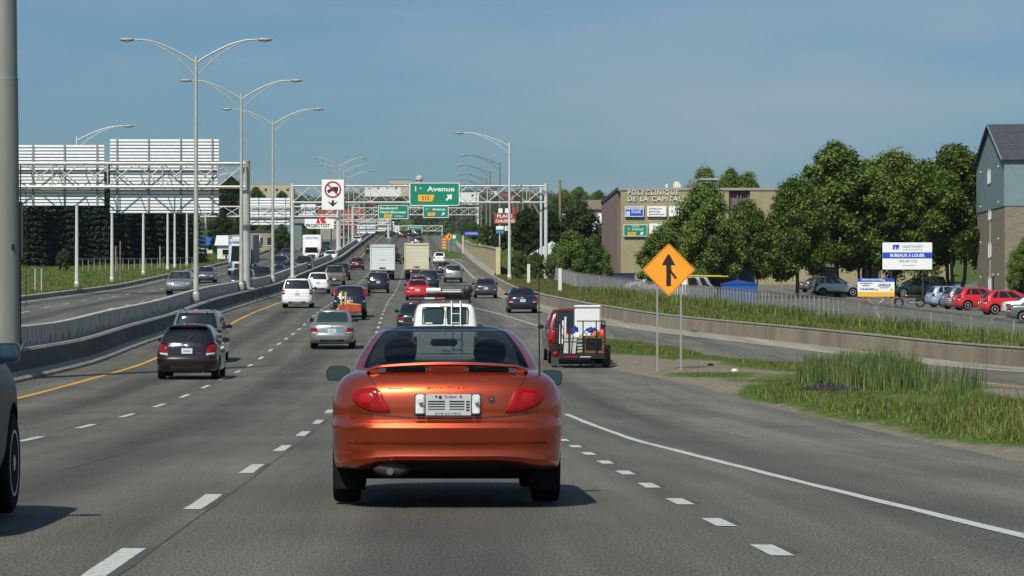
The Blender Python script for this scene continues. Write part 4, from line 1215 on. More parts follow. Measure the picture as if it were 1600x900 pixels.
HERO = spec(L=4.55, windows=[(.12, .40), (.44, .88)], axles=(1.02, 3.66), track=.865, wr=.31, belt=1.0,
    body=[(z, w*kx, a_, b_) for z, w, a_, b_ in hb],
    cab=[(1.010, .688*kx, .98, 3.35), (1.10, .655*kx, 1.20, 3.06), (1.265, .560*kx, 1.66, 2.66), (1.325, .500*kx, 1.86, 2.50), (1.345, .455*kx, 1.96, 2.42)],
    body_end=(.13, .30, .2, .5), cab_end=(.08, .13, .12, .18), tap_r=.045, crown=.020, trim_z=0, glass_r=.895, glass_rows=(1, 8), hood_drop=.2, sharp=28, side_drop=2, header=8, corner_drop=.05)
hero_c, hero = make('orange_coupe', 'metallic orange two door coupe with a rear spoiler driving straight ahead in the lane', 'car', .262, 22.1, HERO, P_orange, hi=True, arches=True, glass=M_clear, z=0, rims=True)
c, r = hero_c, hero
hx = lambda px: (px - 697) / 211.5 * kx
hz = lambda py: 1.1 + (563 - py) / 212.7
# body seams of the boot lid, shade painted in the bumper crease, and the pinched shut line under the lamps
M_seam = mat('seam_shadow_gap', (.05, .010, .003), .6)
lid = [(hx(697 + s_*q[0]), hz(q[1])) for s_ in (1,) for q in [(0, 657), (55, 655.5), (100, 652), (140, 646)]]
seam = [(-x, z) for x, z in lid[::-1]] + lid[1:]
seam = [(float(np.interp(t, range(len(seam)), [p[0] for p in seam])), float(np.interp(t, range(len(seam)), [p[1] for p in seam]))) for t in np.linspace(0, len(seam)-1, 30)]
c.line('boot_seam', seam, .010, M_seam, r, proud=.003)
for sx in (-1, 1):
    c.line('boot_seam', [(sx*hx(697 + 110 + q*16/6.0), hz(607 - 27*(q/6)**1.3)) for q in range(7)], .009, M_seam, r, proud=.003)
c.line('bumper_crease_shade', [(x, .474 + .004*abs(x)) for x in np.linspace(-.76, .76, 40)], .013, mat('crease_shade', (.11, .018, .006), .5), r, proud=.002)  # dark strip painted along the crease as its band of shade
# tail lamps
for sx in (-1, 1):
    poly = [(hx(697+151), hz(622)), (hx(697+139), hz(611)), (hx(697+109), hz(607)), (hx(697+86), hz(649)), (hx(697+112), hz(648)), (hx(697+141), hz(637))]
    t = c.patch('tail_light', roundpoly(poly, .04, 5), M_red_lens, r, mirror=sx, proud=.010)
    c.patch('reflector', roundpoly([(hx(697+136), hz(618)), (hx(697+118), hz(615)), (hx(697+112), hz(626)), (hx(697+122), hz(634)), (hx(697+138), hz(630))], .03, 4), mat('red_reflector_deep', (.34, .010, .008), .3, spec=.3), t, mirror=sx, proud=.0125)
    c.patch('reflector', roundpoly([(hx(697+110), hz(612)), (hx(697+104), hz(613)), (hx(697+90), hz(645)), (hx(697+100), hz(645)), (hx(697+108), hz(634))], .02, 4), MATS['red_reflector_deep'], t, mirror=sx, proud=.0125)
# licence plate niche
yc = c.rear_y(0, .76)
c.patch('plate_recess', rrect(hx(645), hx(749), hz(653), hz(617.5), .015, 3), M_trim, r, proud=.004)
def facet(x0, x1, z0, z1, y, nm):
    b = MB(); b.box(((x0+x1)/2, y, (z0+z1)/2), (x1-x0, .03, z1-z0), 0, .008); return b.build(nm, mat('panel_silver', (.74, .76, .76), .25, .1, var=.22, vscale=26), r, smooth_deg=30)
for xa, xb in ((647, 660.5), (735, 747)):
    f_ = facet(hx(xa)/kx, hx(xb)/kx, hz(650), hz(619), yc - .012, 'plate_side_panel')
    f_.location = (0, -.006, 0)
    xm = (hx(xa) + hx(xb))/2/kx
    MB().lathe([(.016, 0), (.016, .02)], (xm, yc - .055, hz(629)), 10, 'Y').build('plate_lamp', mat('lamp_glass2', (.6, .6, .58), .2), f_)
p = MB().box((.005, yc - .022, hz(635.5)), (.335, .010, .158), 0, .004).build('number_plate', mat('plate_silver', (.46, .49, .49), .35), r)
yp = yc - .029
text('lettering', 'Québec', .020, .02, hz(624.5), yp + .0015, M_sign_black, p, depth=.001)
b = MB(); b.box((-.055, yp, hz(623.3)), (.020, .004, .020)); b.build('emblem', M_sign_black, p)
text('lettering', 'JE ME SOUVIENS', .014, 0, hz(650.3), yp + .0015, M_sign_black, p, width=.19, depth=.001)
b = MB()
for k in range(4):
    z = hz(629.8 + k*4.0)
    for x0, x1 in ((-.145, -.02), (.012, .122)): b.box(((x0+x1)/2, yp, z), (x1-x0, .003, .0085 - k*.0012))
b.build('plate_strips', M_sign_black, p)
b = MB()
for k in range(4): b.box((.15, yp, hz(630 + k*4.5)), (.022, .003, .010))
b.box((.139, yp, hz(637)), (.004, .003, .075)); b.build('plate_sticker', M_sign_black, p)
for x in (-.085, .095): MB().lathe([(.007, 0), (.007, .008)], (x, yp - .004, hz(622)), 8, 'Y').build('plate_screw', M_sign_black, p)
# lock, lettering
xl_, zl_ = hx(765.5)/kx, hz(626.5)
b = MB(); b.lathe([(.022, .0), (.022, .012), (.014, .012), (.014, .004)], (xl_, c.rear_y(xl_, zl_) - .012, zl_), 18, 'Y'); lk = b.build('boot_lock', M_trim, r, smooth_deg=40)
MB().lathe([(.008, 0), (.008, .01)], (xl_, c.rear_y(xl_, zl_) - .018, zl_), 12, 'Y').build('lock_barrel', M_chrome, lk)
P_emb = mat('paint_embossed', (.58, .085, .020), .4, .4)
text('lettering', 'PONTIAC', .024, .0, hz(612), c.rear_y(.07, hz(610)) + .002, P_emb, r, width=.30, depth=.0015)
text('lettering', 'Sunfire', .030, hx(777)/kx, hz(684.5), c.rear_y(.375*kx, .55) + .001, P_emb, r, width=.25, shear=.35, depth=.004, rot=(math.radians(90), 0, .13))
text('lettering', 'Guindon', .016, hx(616)/kx, hz(611.5), c.rear_y(.375*kx, hz(611)) + .009, M_sign_black, r, width=.108, rot=(math.radians(90), 0, -.13), bold=.02, depth=.001)
text('lettering', 'AUTO', .008, hx(616)/kx, hz(615), c.rear_y(.385*kx, hz(615)) + .007, P_emb, r, width=.05, rot=(math.radians(90), 0, -.13), depth=.001)
# spoiler wing
V, F = [], []
N = 28
prof = [(.0, .0), (.01, .014), (.07, .020), (.20, .010), (.22, .0), (.20, -.008), (.05, -.012)]
for i in range(N + 1):
    x = -.60 + 1.2*i/N; q = abs(x)/.60
    z = 1.058 - .030*q*q - (.028*max(0, (q - .9)/.1)); y = .235 + .09*q*q
    for a_, h in prof: V.append((x, y + a_*(1 - .25*q), z + h*(1.15 - .3*q)))
k = len(prof)
for i in range(N):
    for j in range(k): F.append((i*k + j, (i+1)*k + j, (i+1)*k + (j+1) % k, i*k + (j+1) % k))
F += [tuple(range(k)), tuple(N*k + j for j in range(k))[::-1]]
sp = MB().add(V, F).build('spoiler', P_orange, r, smooth_deg=50)
b = MB()
b.box((0, .33, 1.028), (.30, .13, .05), 0, .012)
for sx in (-1, 1): b.box((sx*.545, .36, 1.005), (.07, .10, .04), 0, .012)
b.build('spoiler_foot', P_orange, sp, smooth_deg=40)
MB().box((0, .258, 1.030), (.24, .02, .018), 0, .004).build('brake_light', M_red_lens, sp)
for sx in (-1, 1): MB().box((sx*.31, .385, 1.018), (.30, .10, .034), 0, .008).build('wing_gap_shade', M_trim, sp)  # dark boxes fill the gap under the wing to stand for its shade
# under the tail: silencer, pipe, floor, mud flaps
xe, ze = -.435, .275
b = MB(); b.lathe([(.045, -.02), (.062, .0), (.068, .05), (.068, .5)], (0, 0, 0), 22, 'Y'); b.v = [(v[0]*2.1 + xe + .02, v[1] + .16, v[2]*.95 + .288) for v in b.v]
mf = b.build('silencer', mat('rusty_silencer', (.045, .040, .036), .7, .4, var=.4, vscale=12), r, smooth_deg=50)
b = MB(); b.tube([(xe + .01, .5, ze), (xe + .01, .06, ze - .005)], .026, 14); b.build('exhaust_pipe', mat('pipe_steel', (.30, .28, .26), .35, .9), mf, smooth_deg=50)
b = MB(); b.box((.02, 2.3, .27), (1.16, 3.1, .10), 0, .03); b.box((0, 1.02, .24), (1.3, .12, .12), 0, .03); b.box((.10, .62, .32), (.72, .36, .12), 0, .05); b.build('floor_pan', M_well, r)
for sx in (-1, 1):
    f_ = MB().box((sx*.728, .60, .245), (.225, .012, .26), 0, .004).build('mud_flap', M_rubber, r)
    b = MB(); b.prism([(sx*.728 - .080, .275), (sx*.728 - .058, .298), (sx*.728 - .036, .275)], .590, .594); b.box((sx*.728 + .025, .592, .281), (.10, .004, .006)); b.build('flap_print', mat('flap_grey', (.32, .32, .33), .6), f_)
# door mirrors, antenna
for sx, px0, px1, py0, py1 in ((-1, 510, 547, 574, 598), (1, 845, 879, 580.5, 605)):
    yy = 2.45; sc_ = FOC / (22.1 + yy)
    x0, x1 = (px0 - VX)/sc_ - .262, (px1 - VX)/sc_ - .262; z0, z1 = EYE + (VY - py1)/sc_, EYE + (VY - py0)/sc_
    cx, cz, w2, h2 = (x0+x1)/2, (z0+z1)/2, (x1-x0)/2, (z1-z0)/2
    pl_ = roundpoly([(cx - w2, cz - h2*.9), (cx + w2*.9, cz - h2), (cx + w2, cz + h2*.6), (cx + w2*.6, cz + h2), (cx - w2*.7, cz + h2), (cx - w2, cz + h2*.5)], .035, 4)
    b = MB(); n = len(pl_)
    V = []; 
    for q, yo in ((1, 0), (1.0, .03), (.86, .10), (.4, .15)): V += [(cx + (x - cx)*q, yy + yo, cz + (z - cz)*q) for x, z in pl_]
    F = [tuple(range(n)), tuple(3*n + i for i in range(n))[::-1]] + [(a_*n + i, (a_+1)*n + i, (a_+1)*n + (i+1) % n, a_*n + (i+1) % n) for a_ in range(3) for i in range(n)]
    b.add(V, F); b.tube([(sx*.76, yy + .12, .92), (cx, yy + .06, cz - h2*.4)], .03, 8)
    o = b.build('mirror', mat('mirror_black', (.02, .02, .022), .3, coat=.6), r, smooth_deg=45)
    MB().prism([(cx + (x - cx)*.88, cz + (z - cz)*.86) for x, z in pl_], yy - .004, yy - .001).build('mirror_glass', M_mirror, o)
xa = hx(843)/kx
MB().tube([(xa, .42, .95), (xa, .42, 1.02), (xa - .005, .42, 1.95)], [.012, .006, .0032], 6).build('antenna', M_black, r)
# inside: seats, shelf, dashboard
for x in (-.36, .37):
    b = MB(); b.box((x, 2.32, .64), (.46, .16, .86), 0, .08); b.box((x, 2.6, .32), (.50, .5, .16), 0, .06); st = b.build('seat', M_seat, r, smooth_deg=40)
    b = MB(); b.lathe([(.03, -.09), (.115, -.07), (.135, 0), (.12, .07), (.05, .11)], (x, 2.36, 1.15), 28); b.v = [(v[0], (v[1] - 2.36)*.6 + 2.36, v[2]) for v in b.v]; b.build('head_rest', M_seat, st, smooth_deg=50)
b = MB(); b.box((0, 1.5, .62), (1.16, .16, .62), 0, .07); bs = b.build('rear_bench', M_seat, r, smooth_deg=40)
for x in (-.36, .36):
    b = MB(); b.lathe([(.02, -.05), (.15, -.03), (.17, .02), (.13, .055), (.03, .07)], (x, 1.44, .985), 16); b.build('bench_top', M_seat2, bs, smooth_deg=50)
MB().box((0, 1.18, .955), (1.2, .46, .03), 0, .01).build('rear_shelf', M_seat, r)
MB().box((0, 3.22, .93), (1.22, .34, .12), 0, .05).build('dashboard', M_seat, r)
b = MB(); b.tube([(-.36 + .17*math.cos(t), 2.95 + .05*math.sin(t), .95 + .15*math.sin(t)) for t in np.linspace(0, 2*math.pi, 17)], .016, 6); b.build('steering_wheel', M_seat, r)
MB().box((0, 2.66, 1.235), (.22, .03, .06), 0, .02).build('inside_mirror', M_trim, r)

# ---------------------------------------------------------------- other traffic in our direction
P_maroon = paint('dark_maroon', (.011, .002, .003), .1, .22)
P_silver = paint('silver', (.40, .41, .41), .75, .3)
P_sage = paint('sage_silver', (.34, .36, .32), .65, .32)
P_white = paint('white', (.78, .78, .76), 0, .35)
P_black = paint('black', (.012, .012, .014), .2, .2)
P_navy = paint('navy', (.012, .016, .035), .3, .22)
P_gray = paint('graphite', (.060, .062, .066), .5, .28)
P_tan = paint('champagne', (.22, .19, .15), .5, .35)
P_teal = paint('dark_teal', (.010, .035, .032), .3, .25)
P_red = paint('bright_red', (.56, .012, .012), .05, .28)
P_dred = paint('dark_red', (.10, .007, .009), .3, .26)
P_steel = paint('steel_grey', (.16, .175, .18), .6, .3)
P_lblue = paint('pale_blue', (.30, .46, .56), .3, .3)
P_green = paint('dark_green', (.008, .030, .022), .3, .25)

def away(name, label, cat, px, y, sp, pm, dress=True, **k):
    dk = {q: k.pop(q) for q in ('plate_x', 'third', 'valance', 'emblem') if q in k}
    c, r = make(name, label, cat, XX(px, y), y, sp, pm, **k)
    if dress: dress_rear(c, r, pm, **dk)
    return c, r
# maroon hatchback
c, r = away('hatchback', 'dark maroon hatchback with red and white tail lamps, nearest car in the left lane', 'car', 292, 83.2, HATCH, P_maroon, hi=True, arches=True, rims=True, emblem=False)
MB().box((0, .56, 1.462), (1.12, .34, .028), 0, .012).build('roof_spoiler', P_maroon, r, smooth_deg=40)
c.patch('emblem', circ(0, .95, .055, 18), M_chrome, r, proud=.01)
MB().box((0, c.rear_y(0, 1.0) - .012, 1.005), (.30, .02, .014), 0, .004).build('handle_strip', M_chrome, r)
text('lettering', 'Versa', .045, .33, .715, c.rear_y(.33, .73) - .008, M_chrome, r)
MB().tube([(.0, .17, 1.06), (.10, .22, 1.20), (.16, .26, 1.26)], .011, 6).build('rear_wiper', M_black, r)
for x in (-.26, .26): MB().box((x, 2.0, 1.10), (.2, .12, .24), 0, .05).build('head_rest', M_seat, r)
# silver minivan in front of it
c, r = away('minivan', 'silver minivan mostly hidden behind the dark maroon hatchback', 'minivan', 306, 101, MINIVAN, P_silver, hi=True, rims=True, wscale=.93)
for x in (-.36, .40): MB().box((x, .36, 1.70), (.05, .06, .06), 0, .015).build('glass_hinge', M_black, r)
b = MB()
for x in (-.62, .62): b.tube([(x, .7, 1.70), (x, .8, 1.80), (x, 2.4, 1.80), (x, 2.5, 1.72)], .02, 6)
b.build('roof_rail', M_trim, r)
# silver sedan
c, r = away('sedan', 'pale silver sedan with triangular red tail lamps in the middle lane', 'car', 518.5, 113.5, SEDAN, P_sage, hi=True, glass=M_glass_teal)
c.patch('plate_recess', rrect(-.30, .30, .605, .775, .03, 3), M_chrome, r, proud=.003)
MB().tube([(-.42, .055, .845), (0, .02, .835), (.42, .055, .845)], .008, 6).build('boot_lip', M_trim, r)
for x in (-.35, .35): MB().box((x, 2.0, 1.08), (.26, .12, .22), 0, .06).build('head_rest', M_seat, r)
# white van with roof load and ladder
c, r = away('cargo_van', 'white panel van with a roof rack and rear ladder just ahead of the orange coupe', 'van', 697, 88, VAN, P_white, hi=True, rear_glass=False, emblem=False, valance=False) if False else make('cargo_van', 'white panel van with a roof rack and rear ladder just ahead of the orange coupe', 'van', XX(696, 88), 88, VAN, P_white, hi=True)
dress_rear(c, r, P_white, emblem=False, valance=False, third=True)
for xa, xb in ((-.665, -.055), (.045, .655)):
    w_ = c.patch('rear_window', rrect(xa, xb, 1.47, 1.97, .06, 4), M_glass_teal, r, proud=.010)
    MB().ring(rrect(xa - .02, xb + .02, 1.45, 1.99, .07, 4), rrect(xa + .012, xb - .012, 1.482, 1.958, .055, 4), -.0, .012).build('window_seal', M_black, w_).location = (0, c.rear_y(0, 1.7) - .005, 0)
c.patch('sticker', rrect(-.62, -.40, 1.49, 1.53, .008, 2), M_plate, r, proud=.018)
c.line('door_gap', [(0, .5 + k*.15) for k in range(11)], .014, M_trim, r, proud=.003)
b = MB()
for x in (.175, .435): b.tube([(x, -.10, .75), (x, -.09, 1.95), (x, .02, 2.13), (x, .3, 2.16)], .017, 8)
lad = b.build('ladder', mat('ladder_white', (.72, .72, .68), .5), r, smooth_deg=50)
for z in (.85, 1.15, 1.52, 1.79): bar('rung', (.175, -.09, z), (.435, -.09, z), .013, MATS['ladder_white'], lad, 6)
for y in (.25, 1.3, 2.4):
    block('rack_bar', (0, y, 2.20), (1.5, .05, .04), M_black, r)
    for x in (-.74, .74): block('rack_foot', (x, y, 2.14), (.04, .05, .08), M_black, r)
van_z = zp(88)
def load(name, label, cat, build_fn, m, loc, rot=(0, 0, 0), group=None):
    o = build_fn().build(name, m, None, smooth_deg=45); o.location = loc; o.rotation_euler = rot
    return tag(o, label, cat, group)
vx = XX(696, 88)
load('folded_tarp', 'long black bundle strapped across the white van roof rack', 'bundle', lambda: MB().box((0, 0, .10), (1.42, .9, .19), 0, .07), M_black, (vx + .10, 88.9, van_z + 2.24), (slope(88), 0, 0))
load('pipe_carrier', 'short white tube at the left end of the van roof load', 'tube', lambda: MB().tube([(-.22, 0, .07), (.20, 0, .07)], .075, 14), mat('pvc_white', (.66, .66, .60), .45), (vx - .34, 88.3, van_z + 2.42))
load('light_bar', 'long white light bar lying across the van roof load', 'light bar', lambda: MB().box((0, 0, .05), (.58, .12, .055), 0, .02).box((0, 0, .11), (.56, .10, .022), 0, .01), mat('pvc_white', (.66, .66, .60), .45), (vx + .18, 88.35, van_z + 2.40))
load('round_lamp', 'round black spotlight at the right end of the van roof load', 'lamp', lambda: MB().lathe([(.03, -.12), (.12, -.08), (.15, .02), (.12, .10), (.04, .13)], (0, 0, .14), 16, 'Y'), M_black, (vx + .67, 88.4, van_z + 2.36))
for q, (cx_, cm) in enumerate(((-.46, (.55, .55, .50)), (-.15, (.35, .08, .05)))):
    load('roof_box', ('pale flat case on the left of the van roof edge', 'small red and brown flat case on the van roof edge')[q], 'case', lambda: MB().box((0, 0, .03), (.30, .3, .06), 0, .01), mat('case%d' % q, cm, .6), (vx + cx_, 88.25, van_z + 2.222))

# dark suv towing an open trailer of wood
Yt = 155
c, r = make('suv', 'dark blue sport utility towing the small wood trailer in the middle lane', 'suv', XX(546.5, Yt + 4), Yt + 4, SUV, P_navy)
c.tail = [[(.86, 1.50), (.88, 1.14), (.72, 1.14), (.70, 1.50)]]; dress_rear(c, r, P_navy, third=False)
def wheel_at(parent, x, y, r_, w=.2):
    o = obj('wheel', TYRE, parent, (x, y, r_)); o.scale = (w, r_, r_); return o
tx = XX(543, Yt)
tr = thing('utility_trailer', 'small open trailer with a red plywood tailboard behind the dark blue suv', 'trailer', (tx, Yt, zp(Yt)), (slope(Yt), 0, 0))
MB().box((0, 1.1, .46), (1.5, 2.2, .10), 0, .01).build('bed', M_trim, tr)
MB().box((.12, .02, .62), (1.15, .05, .36), 0, .01).build('tailboard', mat('red_plywood', (.42, .06, .025), .7, var=.3, vscale=6), tr)
for x in (-.73, .73): MB().box((x, 1.1, .72), (.05, 2.1, .36), 0, .01).build('side_board', M_trim, tr)
for x in (-.82, .82):
    wheel_at(tr, x, .9, .29); MB().box((x, .9, .64), (.22, .74, .03), 0, .01).build('mudguard', M_black, tr)
MB().tube([(0, 2.2, .45), (0, 4.15, .42)], .04, 6).build('drawbar', M_black, tr)
for x in (-.66, .70): MB().box((x, -.02, .42), (.10, .03, .08), 0, .01).build('tail_light', M_red_lens, tr)
zt = zp(Yt)
M_pine = mat('fresh_pine', (.56, .38, .13), .7, var=.2, vscale=8)
for k, (x, h) in enumerate(((-.34, .78), (-.12, .74))):
    load('timber_plank', ('yellow plank standing upright in the small trailer, the taller left one', 'yellow plank standing upright in the small trailer, right beside the taller one')[k], 'plank', lambda: MB().box((0, 0, h/2), (.085, .06, h), 0, .004), M_pine, (tx + x, Yt + .35, zt + .72), (-.08, .02, 0))
load('timber_stack', 'jumble of yellow boards lying in the small trailer', 'boards', lambda: MB().box((0, 0, .05), (.52, 1.5, .10)).box((.1, .1, .14), (.12, 1.4, .08), .1).box((.2, .0, .19), (.7, .08, .07), -.15).box((-.15, .0, .20), (.10, .3, .18)), M_pine, (tx - .30, Yt + .95, zt + .53))
load('timber_beam', 'single pale beam slanting across the top of the red tailboard', 'beam', lambda: MB().box((0, 0, 0), (1.0, .06, .05)), M_pine, (tx + .18, Yt + .08, zt + .86), (0, .12, 0))
load('red_cone', 'small orange red pointed cloth standing in the trailer', 'cloth', lambda: MB().lathe([(.18, 0), (.10, .18), (.02, .34)], (0, 0, 0), 4), mat('orange_cloth', (.60, .09, .02), .7), (tx + .16, Yt + .5, zt + .72))

# cars further up, by distance
away('minivan', 'white minivan near the yellow line in the left lane ahead', 'minivan', 464, 181, MINIVAN, P_white)
away('crossover', 'white crossover just beyond the white minivan', 'suv', 497, 238, SUV, P_white)
away('sedan', 'black sedan half hidden to the left of the white van', 'car', 650, 131, SEDAN, P_black)
c, r = away('small_suv', 'dark navy sport utility following the white box truck', 'suv', 591, 240, SUV, P_navy)
c, r = away('coupe', 'bright red coupe between the black sedan and the cream truck', 'car', 652.5, 208, SEDAN, P_red, emblem=False)
MB().box((0, .22, 1.03), (1.2, .16, .03), 0, .01).build('spoiler', P_red, r)
away('sedan', 'dark grey sedan just beyond the bright red coupe', 'car', 654, 236, SEDAN, P_steel)
away('suv', 'dark teal sport utility right of the bright red coupe', 'suv', 670, 252, SUV, P_teal)
away('suv', 'silver sport utility with a dark lower half in the right lane', 'suv', 708.5, 281, SUV, P_silver, trim=M_trim)
away('sedan', 'dark sedan half hidden behind the silver sport utility', 'car', 694, 318, SEDAN, P_gray)
away('hatchback', 'white hatchback beside the curved white exit line', 'car', 686.5, 395, HATCH, P_white)
away('sedan', 'dark grey sedan merging from the ramp, second from the pickup', 'car', 759.5, 217, SEDAN, P_gray)
c, r = away('sedan', 'glossy charcoal sedan on the ramp just ahead of the red pickup', 'car', 817, 167.5, SEDAN, P_navy, rims=True)
away('coupe', 'dark red coupe with a bright glint, close to the median barrier', 'car', 557.5, 352, SEDAN, P_dred)
away('suv', 'dark teal sport utility next to the tan pickup', 'suv', 533, 292, SUV, P_teal)
c, r = away('pickup_truck', 'tan pickup truck partly behind the white crossover', 'pickup', 522, 268, PICK, P_tan)
c.patch('tailgate_panel', rrect(-.78, .78, .68, 1.04, .03, 3), P_tan, r, proud=.006)
def bed_of(c, r, m=M_well):
    MB().box((0, 1.0, 1.135), (1.62, 1.7, .02)).build('bed_liner', m, r)
bed_of(c, r)
for k, (px, y, sp, pm, lb) in enumerate(((617, 395, SEDAN, P_maroon, 'dark maroon sedan right of the white truck, lower of two'), (613, 455, SEDAN, P_black, 'black sedan right of the white truck, upper of two'),
        (579, 470, SEDAN, P_black, 'black sedan showing above the left corner of the white truck'), (597, 455, SUV, P_steel, 'grey sport utility showing above the white truck'),
        (607.5, 660, SEDAN, P_teal, 'lone dark car near the crest in the left lane'), (628.5, 640, SUV, P_dred, 'dark red sport utility near the crest in the middle lane'),
        (638.5, 665, SEDAN, P_black, 'black car right behind the dark red sport utility at the crest'), (652, 655, SUV, P_black, 'black sport utility near the crest in the right lane'),
        (647, 500, SEDAN, P_white, 'white car showing just above the cream truck'), (654, 540, SUV, P_gray, 'dark sport utility above the cream truck, beyond the white car'),
        (655, 470, SEDAN, P_dred, 'reddish car showing just above the right side of the cream truck'))):
    away('distant_car', lb, 'car', px, y, sp, pm)

# box trucks
def box_truck(label, px, y, col, w, zb, zt_, L=5.5, style=0):
    x = XX(px, y); r = thing('box_truck', label, 'truck', (x, y, zp(y)), (slope(y), 0, 0))
    m = mat('truck_box_%d' % style, col, .5, var=.05, vscale=1.5)
    mf = mat('truck_frame_%d' % style, tuple(q*.9 for q in col), .45, .1)
    H = zt_ - zb
    MB().box((0, L/2 + .06, zb + H/2), (w, L, H), 0, .03).build('cargo_box', m, r)
    b = MB(); b.box((-w/2 + .06, .02, zb + H/2), (.12, .08, H)); b.box((w/2 - .06, .02, zb + H/2), (.12, .08, H)); b.box((0, .018, zt_ - .09), (w - .245, .08, .18)); b.box((0, .018, zb + .06), (w - .245, .08, .12)); b.build('door_frame', mf, r)
    n = 8
    for k in range(n):
        hh = (H - .32)/n; block('door_slat', (0, .045, zb + .13 + hh*(k + .5)), (w - .25, .03, hh - .012), m, r)
    MB().box((0, .0, zb + .25), (.42, .05, .08)).build('door_latch', M_trim, r)
    MB().box((0, .15, zb - .28), (w*.9, .16, .14), 0, .02).build('bumper', M_trim, r)
    for sx in (-1, 1):
        block('tail_light', (sx*w*.40, .05, zb - .10), (.16, .04, .10), M_red_lens, r)
        block('marker_light', (sx*(w/2 - .14), -.03, zt_ - .07), (.10, .03, .04), M_red_lens, r)
        for q in (0, 1): o = wheel_at(r, sx*(w/2 - .18 - q*.28), 1.6, .42, .24)
        wheel_at(r, sx*(w/2 - .22), L + .9, .42, .26)
        MB().box((sx*(w/2 + .12), L + 1.0, 1.9), (.20, .12, .42), 0, .04).build('mirror', M_black, r)
        MB().box((sx*(w*.36), .85, .38), (.5, .02, .5)).build('mud_flap', M_rubber, r)
    MB().box((0, L/2 + .5, zb - .18), (w*.4, L + 1.5, .26)).build('chassis', M_trim, r)
    MB().box((0, L + 1.15, 1.45), (w*.86, 1.9, 1.7), 0, .15).build('cab', mf, r, smooth_deg=40)
    block('number_plate', (-w*.2, .055, zb - .18), (.3, .02, .15), M_plate, r)
    return r, m
r, m = box_truck('white box truck with a roll-up rear door in the middle lane', 597.5, 293, (.66, .70, .68), 2.42, .95, 3.42, style=0)
MB().box((0, .01, 1.02), (2.42, .12, .10)).build('step', M_whitesteel, r)
b = MB(); b.box((.0, -.03, 1.18), (.62, .04, .12)); b.build('latch_bar', M_trim, r)
text('lettering', 'ISUZU', .10, 0, 1.95, .020, mat('faint_print', (.35, .38, .40), .6), r, width=.55)
r, m = box_truck('cream box truck in the lane right of the white truck', 651, 296, (.62, .58, .42), 2.42, 1.0, 3.55, style=1)
text('lettering', 'GMC', .22, 0, 1.16, -.028, mat('latch_brown', (.30, .22, .12), .6), r, width=.7)
MB().box((0, .3, .78), (2.2, .3, .3), 0, .03).build('lift_gate', P_dred, r)

# grey suv at the left edge: only its front right corner is in the picture
P_greyblue = mat('paint_grey_blue', (.060, .066, .074), .42, .3)
GS = spec(**{**SUV, 'L': 4.6, 'hood_drop': .10, 'hood_y': 3.3, 'axles': (.85, 3.62), 'tap_f': .05, 'track': .905})
c, r = make('grey_suv', 'grey sport utility cut off at the left edge, only wheel, fender and mirror showing', 'suv', -3.73, 17.75, GS, P_greyblue, hi=True, arches=True, rims=True, z=0)
for sx in (-1, 1):
    cx, cz, w2, h2, yy = sx*.975, 1.135, .100, .070, 2.62
    pl_ = roundpoly([(cx - w2*.95, cz - h2), (cx + w2*.95, cz - h2*.9), (cx + w2, cz + h2*.7), (cx + w2*.75, cz + h2), (cx - w2*.85, cz + h2), (cx - w2, cz + h2*.6)], .045, 4)
    b = MB(); n = len(pl_); V = []
    for q, yo in ((1, 0), (1.0, .04), (.86, .12), (.4, .18)): V += [(cx + (x - cx)*q, yy + yo, cz + (z - cz)*q) for x, z in pl_]
    F = [tuple(range(n)), tuple(3*n + i for i in range(n))[::-1]] + [(a_*n + i, (a_+1)*n + i, (a_+1)*n + (i+1) % n, a_*n + (i+1) % n) for a_ in range(3) for i in range(n)]
    b.add(V, F); b.tube([(sx*.80, yy + .12, 1.06), (cx, yy + .06, cz - h2*.5)], .03, 8)
    o = b.build('mirror', MATS['mirror_black'], r, smooth_deg=45)
    MB().prism([(cx + (x - cx)*.86, cz + (z - cz)*.84) for x, z in pl_], yy - .004, yy - .001).build('mirror_glass', M_mirror, o)
c.patch('headlight', roundpoly([(.84, .92), (.80, .76), (.5, .74), (.52, .86)], .04, 3), M_white_lens, r, 'front', mirror=1, proud=.012)
c.patch('headlight', roundpoly([(.84, .92), (.80, .76), (.5, .74), (.52, .86)], .04, 3), M_white_lens, r, 'front', mirror=-1, proud=.012)
for sx in (-1, 1):
    MB().box((sx*.880, 1.9, .84), (.03, .22, .03), 0, .01).build('door_handle', M_trim, r)
dress_rear(c, r, P_greyblue, emblem=False)
for q in [q for q in r.children if q.name.startswith('mirror')][2:]:
    for g_ in list(q.children): bpy.data.objects.remove(g_)
    bpy.data.objects.remove(q)

# red pickup and its loaded trailer
Yp = 99.6
RP = spec(**{**PICK, 'glass_r': .80})
c, r = make('pickup_truck', 'dark red pickup truck pulling the loaded trailer along the right shoulder', 'pickup', XX(901, Yp), Yp, RP, paint('pickup_red', (.15, .008, .010), .35, .24), hi=True, rims=True)
dress_rear(c, r, MATS['paint_pickup_red'], third=False, emblem=False); bed_of(c, r)
for sx in (-1, 1): c.patch('tail_light', roundpoly([(.965, 1.06), (.965, .78), (.82, .78), (.82, 1.06)], .04), M_red_bright, r, mirror=sx, proud=.02)
MB().box((0, -.08, .62), (1.7, .16, .16), 0, .04).build('bumper', M_chrome, r)
Yt = 95.6; tx = XX(909.5, Yt); zt = zp(Yt)
SL = slope(Yt)
tr = thing('cargo_trailer', 'black open trailer with tall rails carrying household goods, right of the coupe', 'trailer', (tx, Yt, zt), (SL, 0, 0))
MB().box((0, 1.5, .42), (1.42, 3.0, .10), 0, .01).build('bed', M_black, tr)
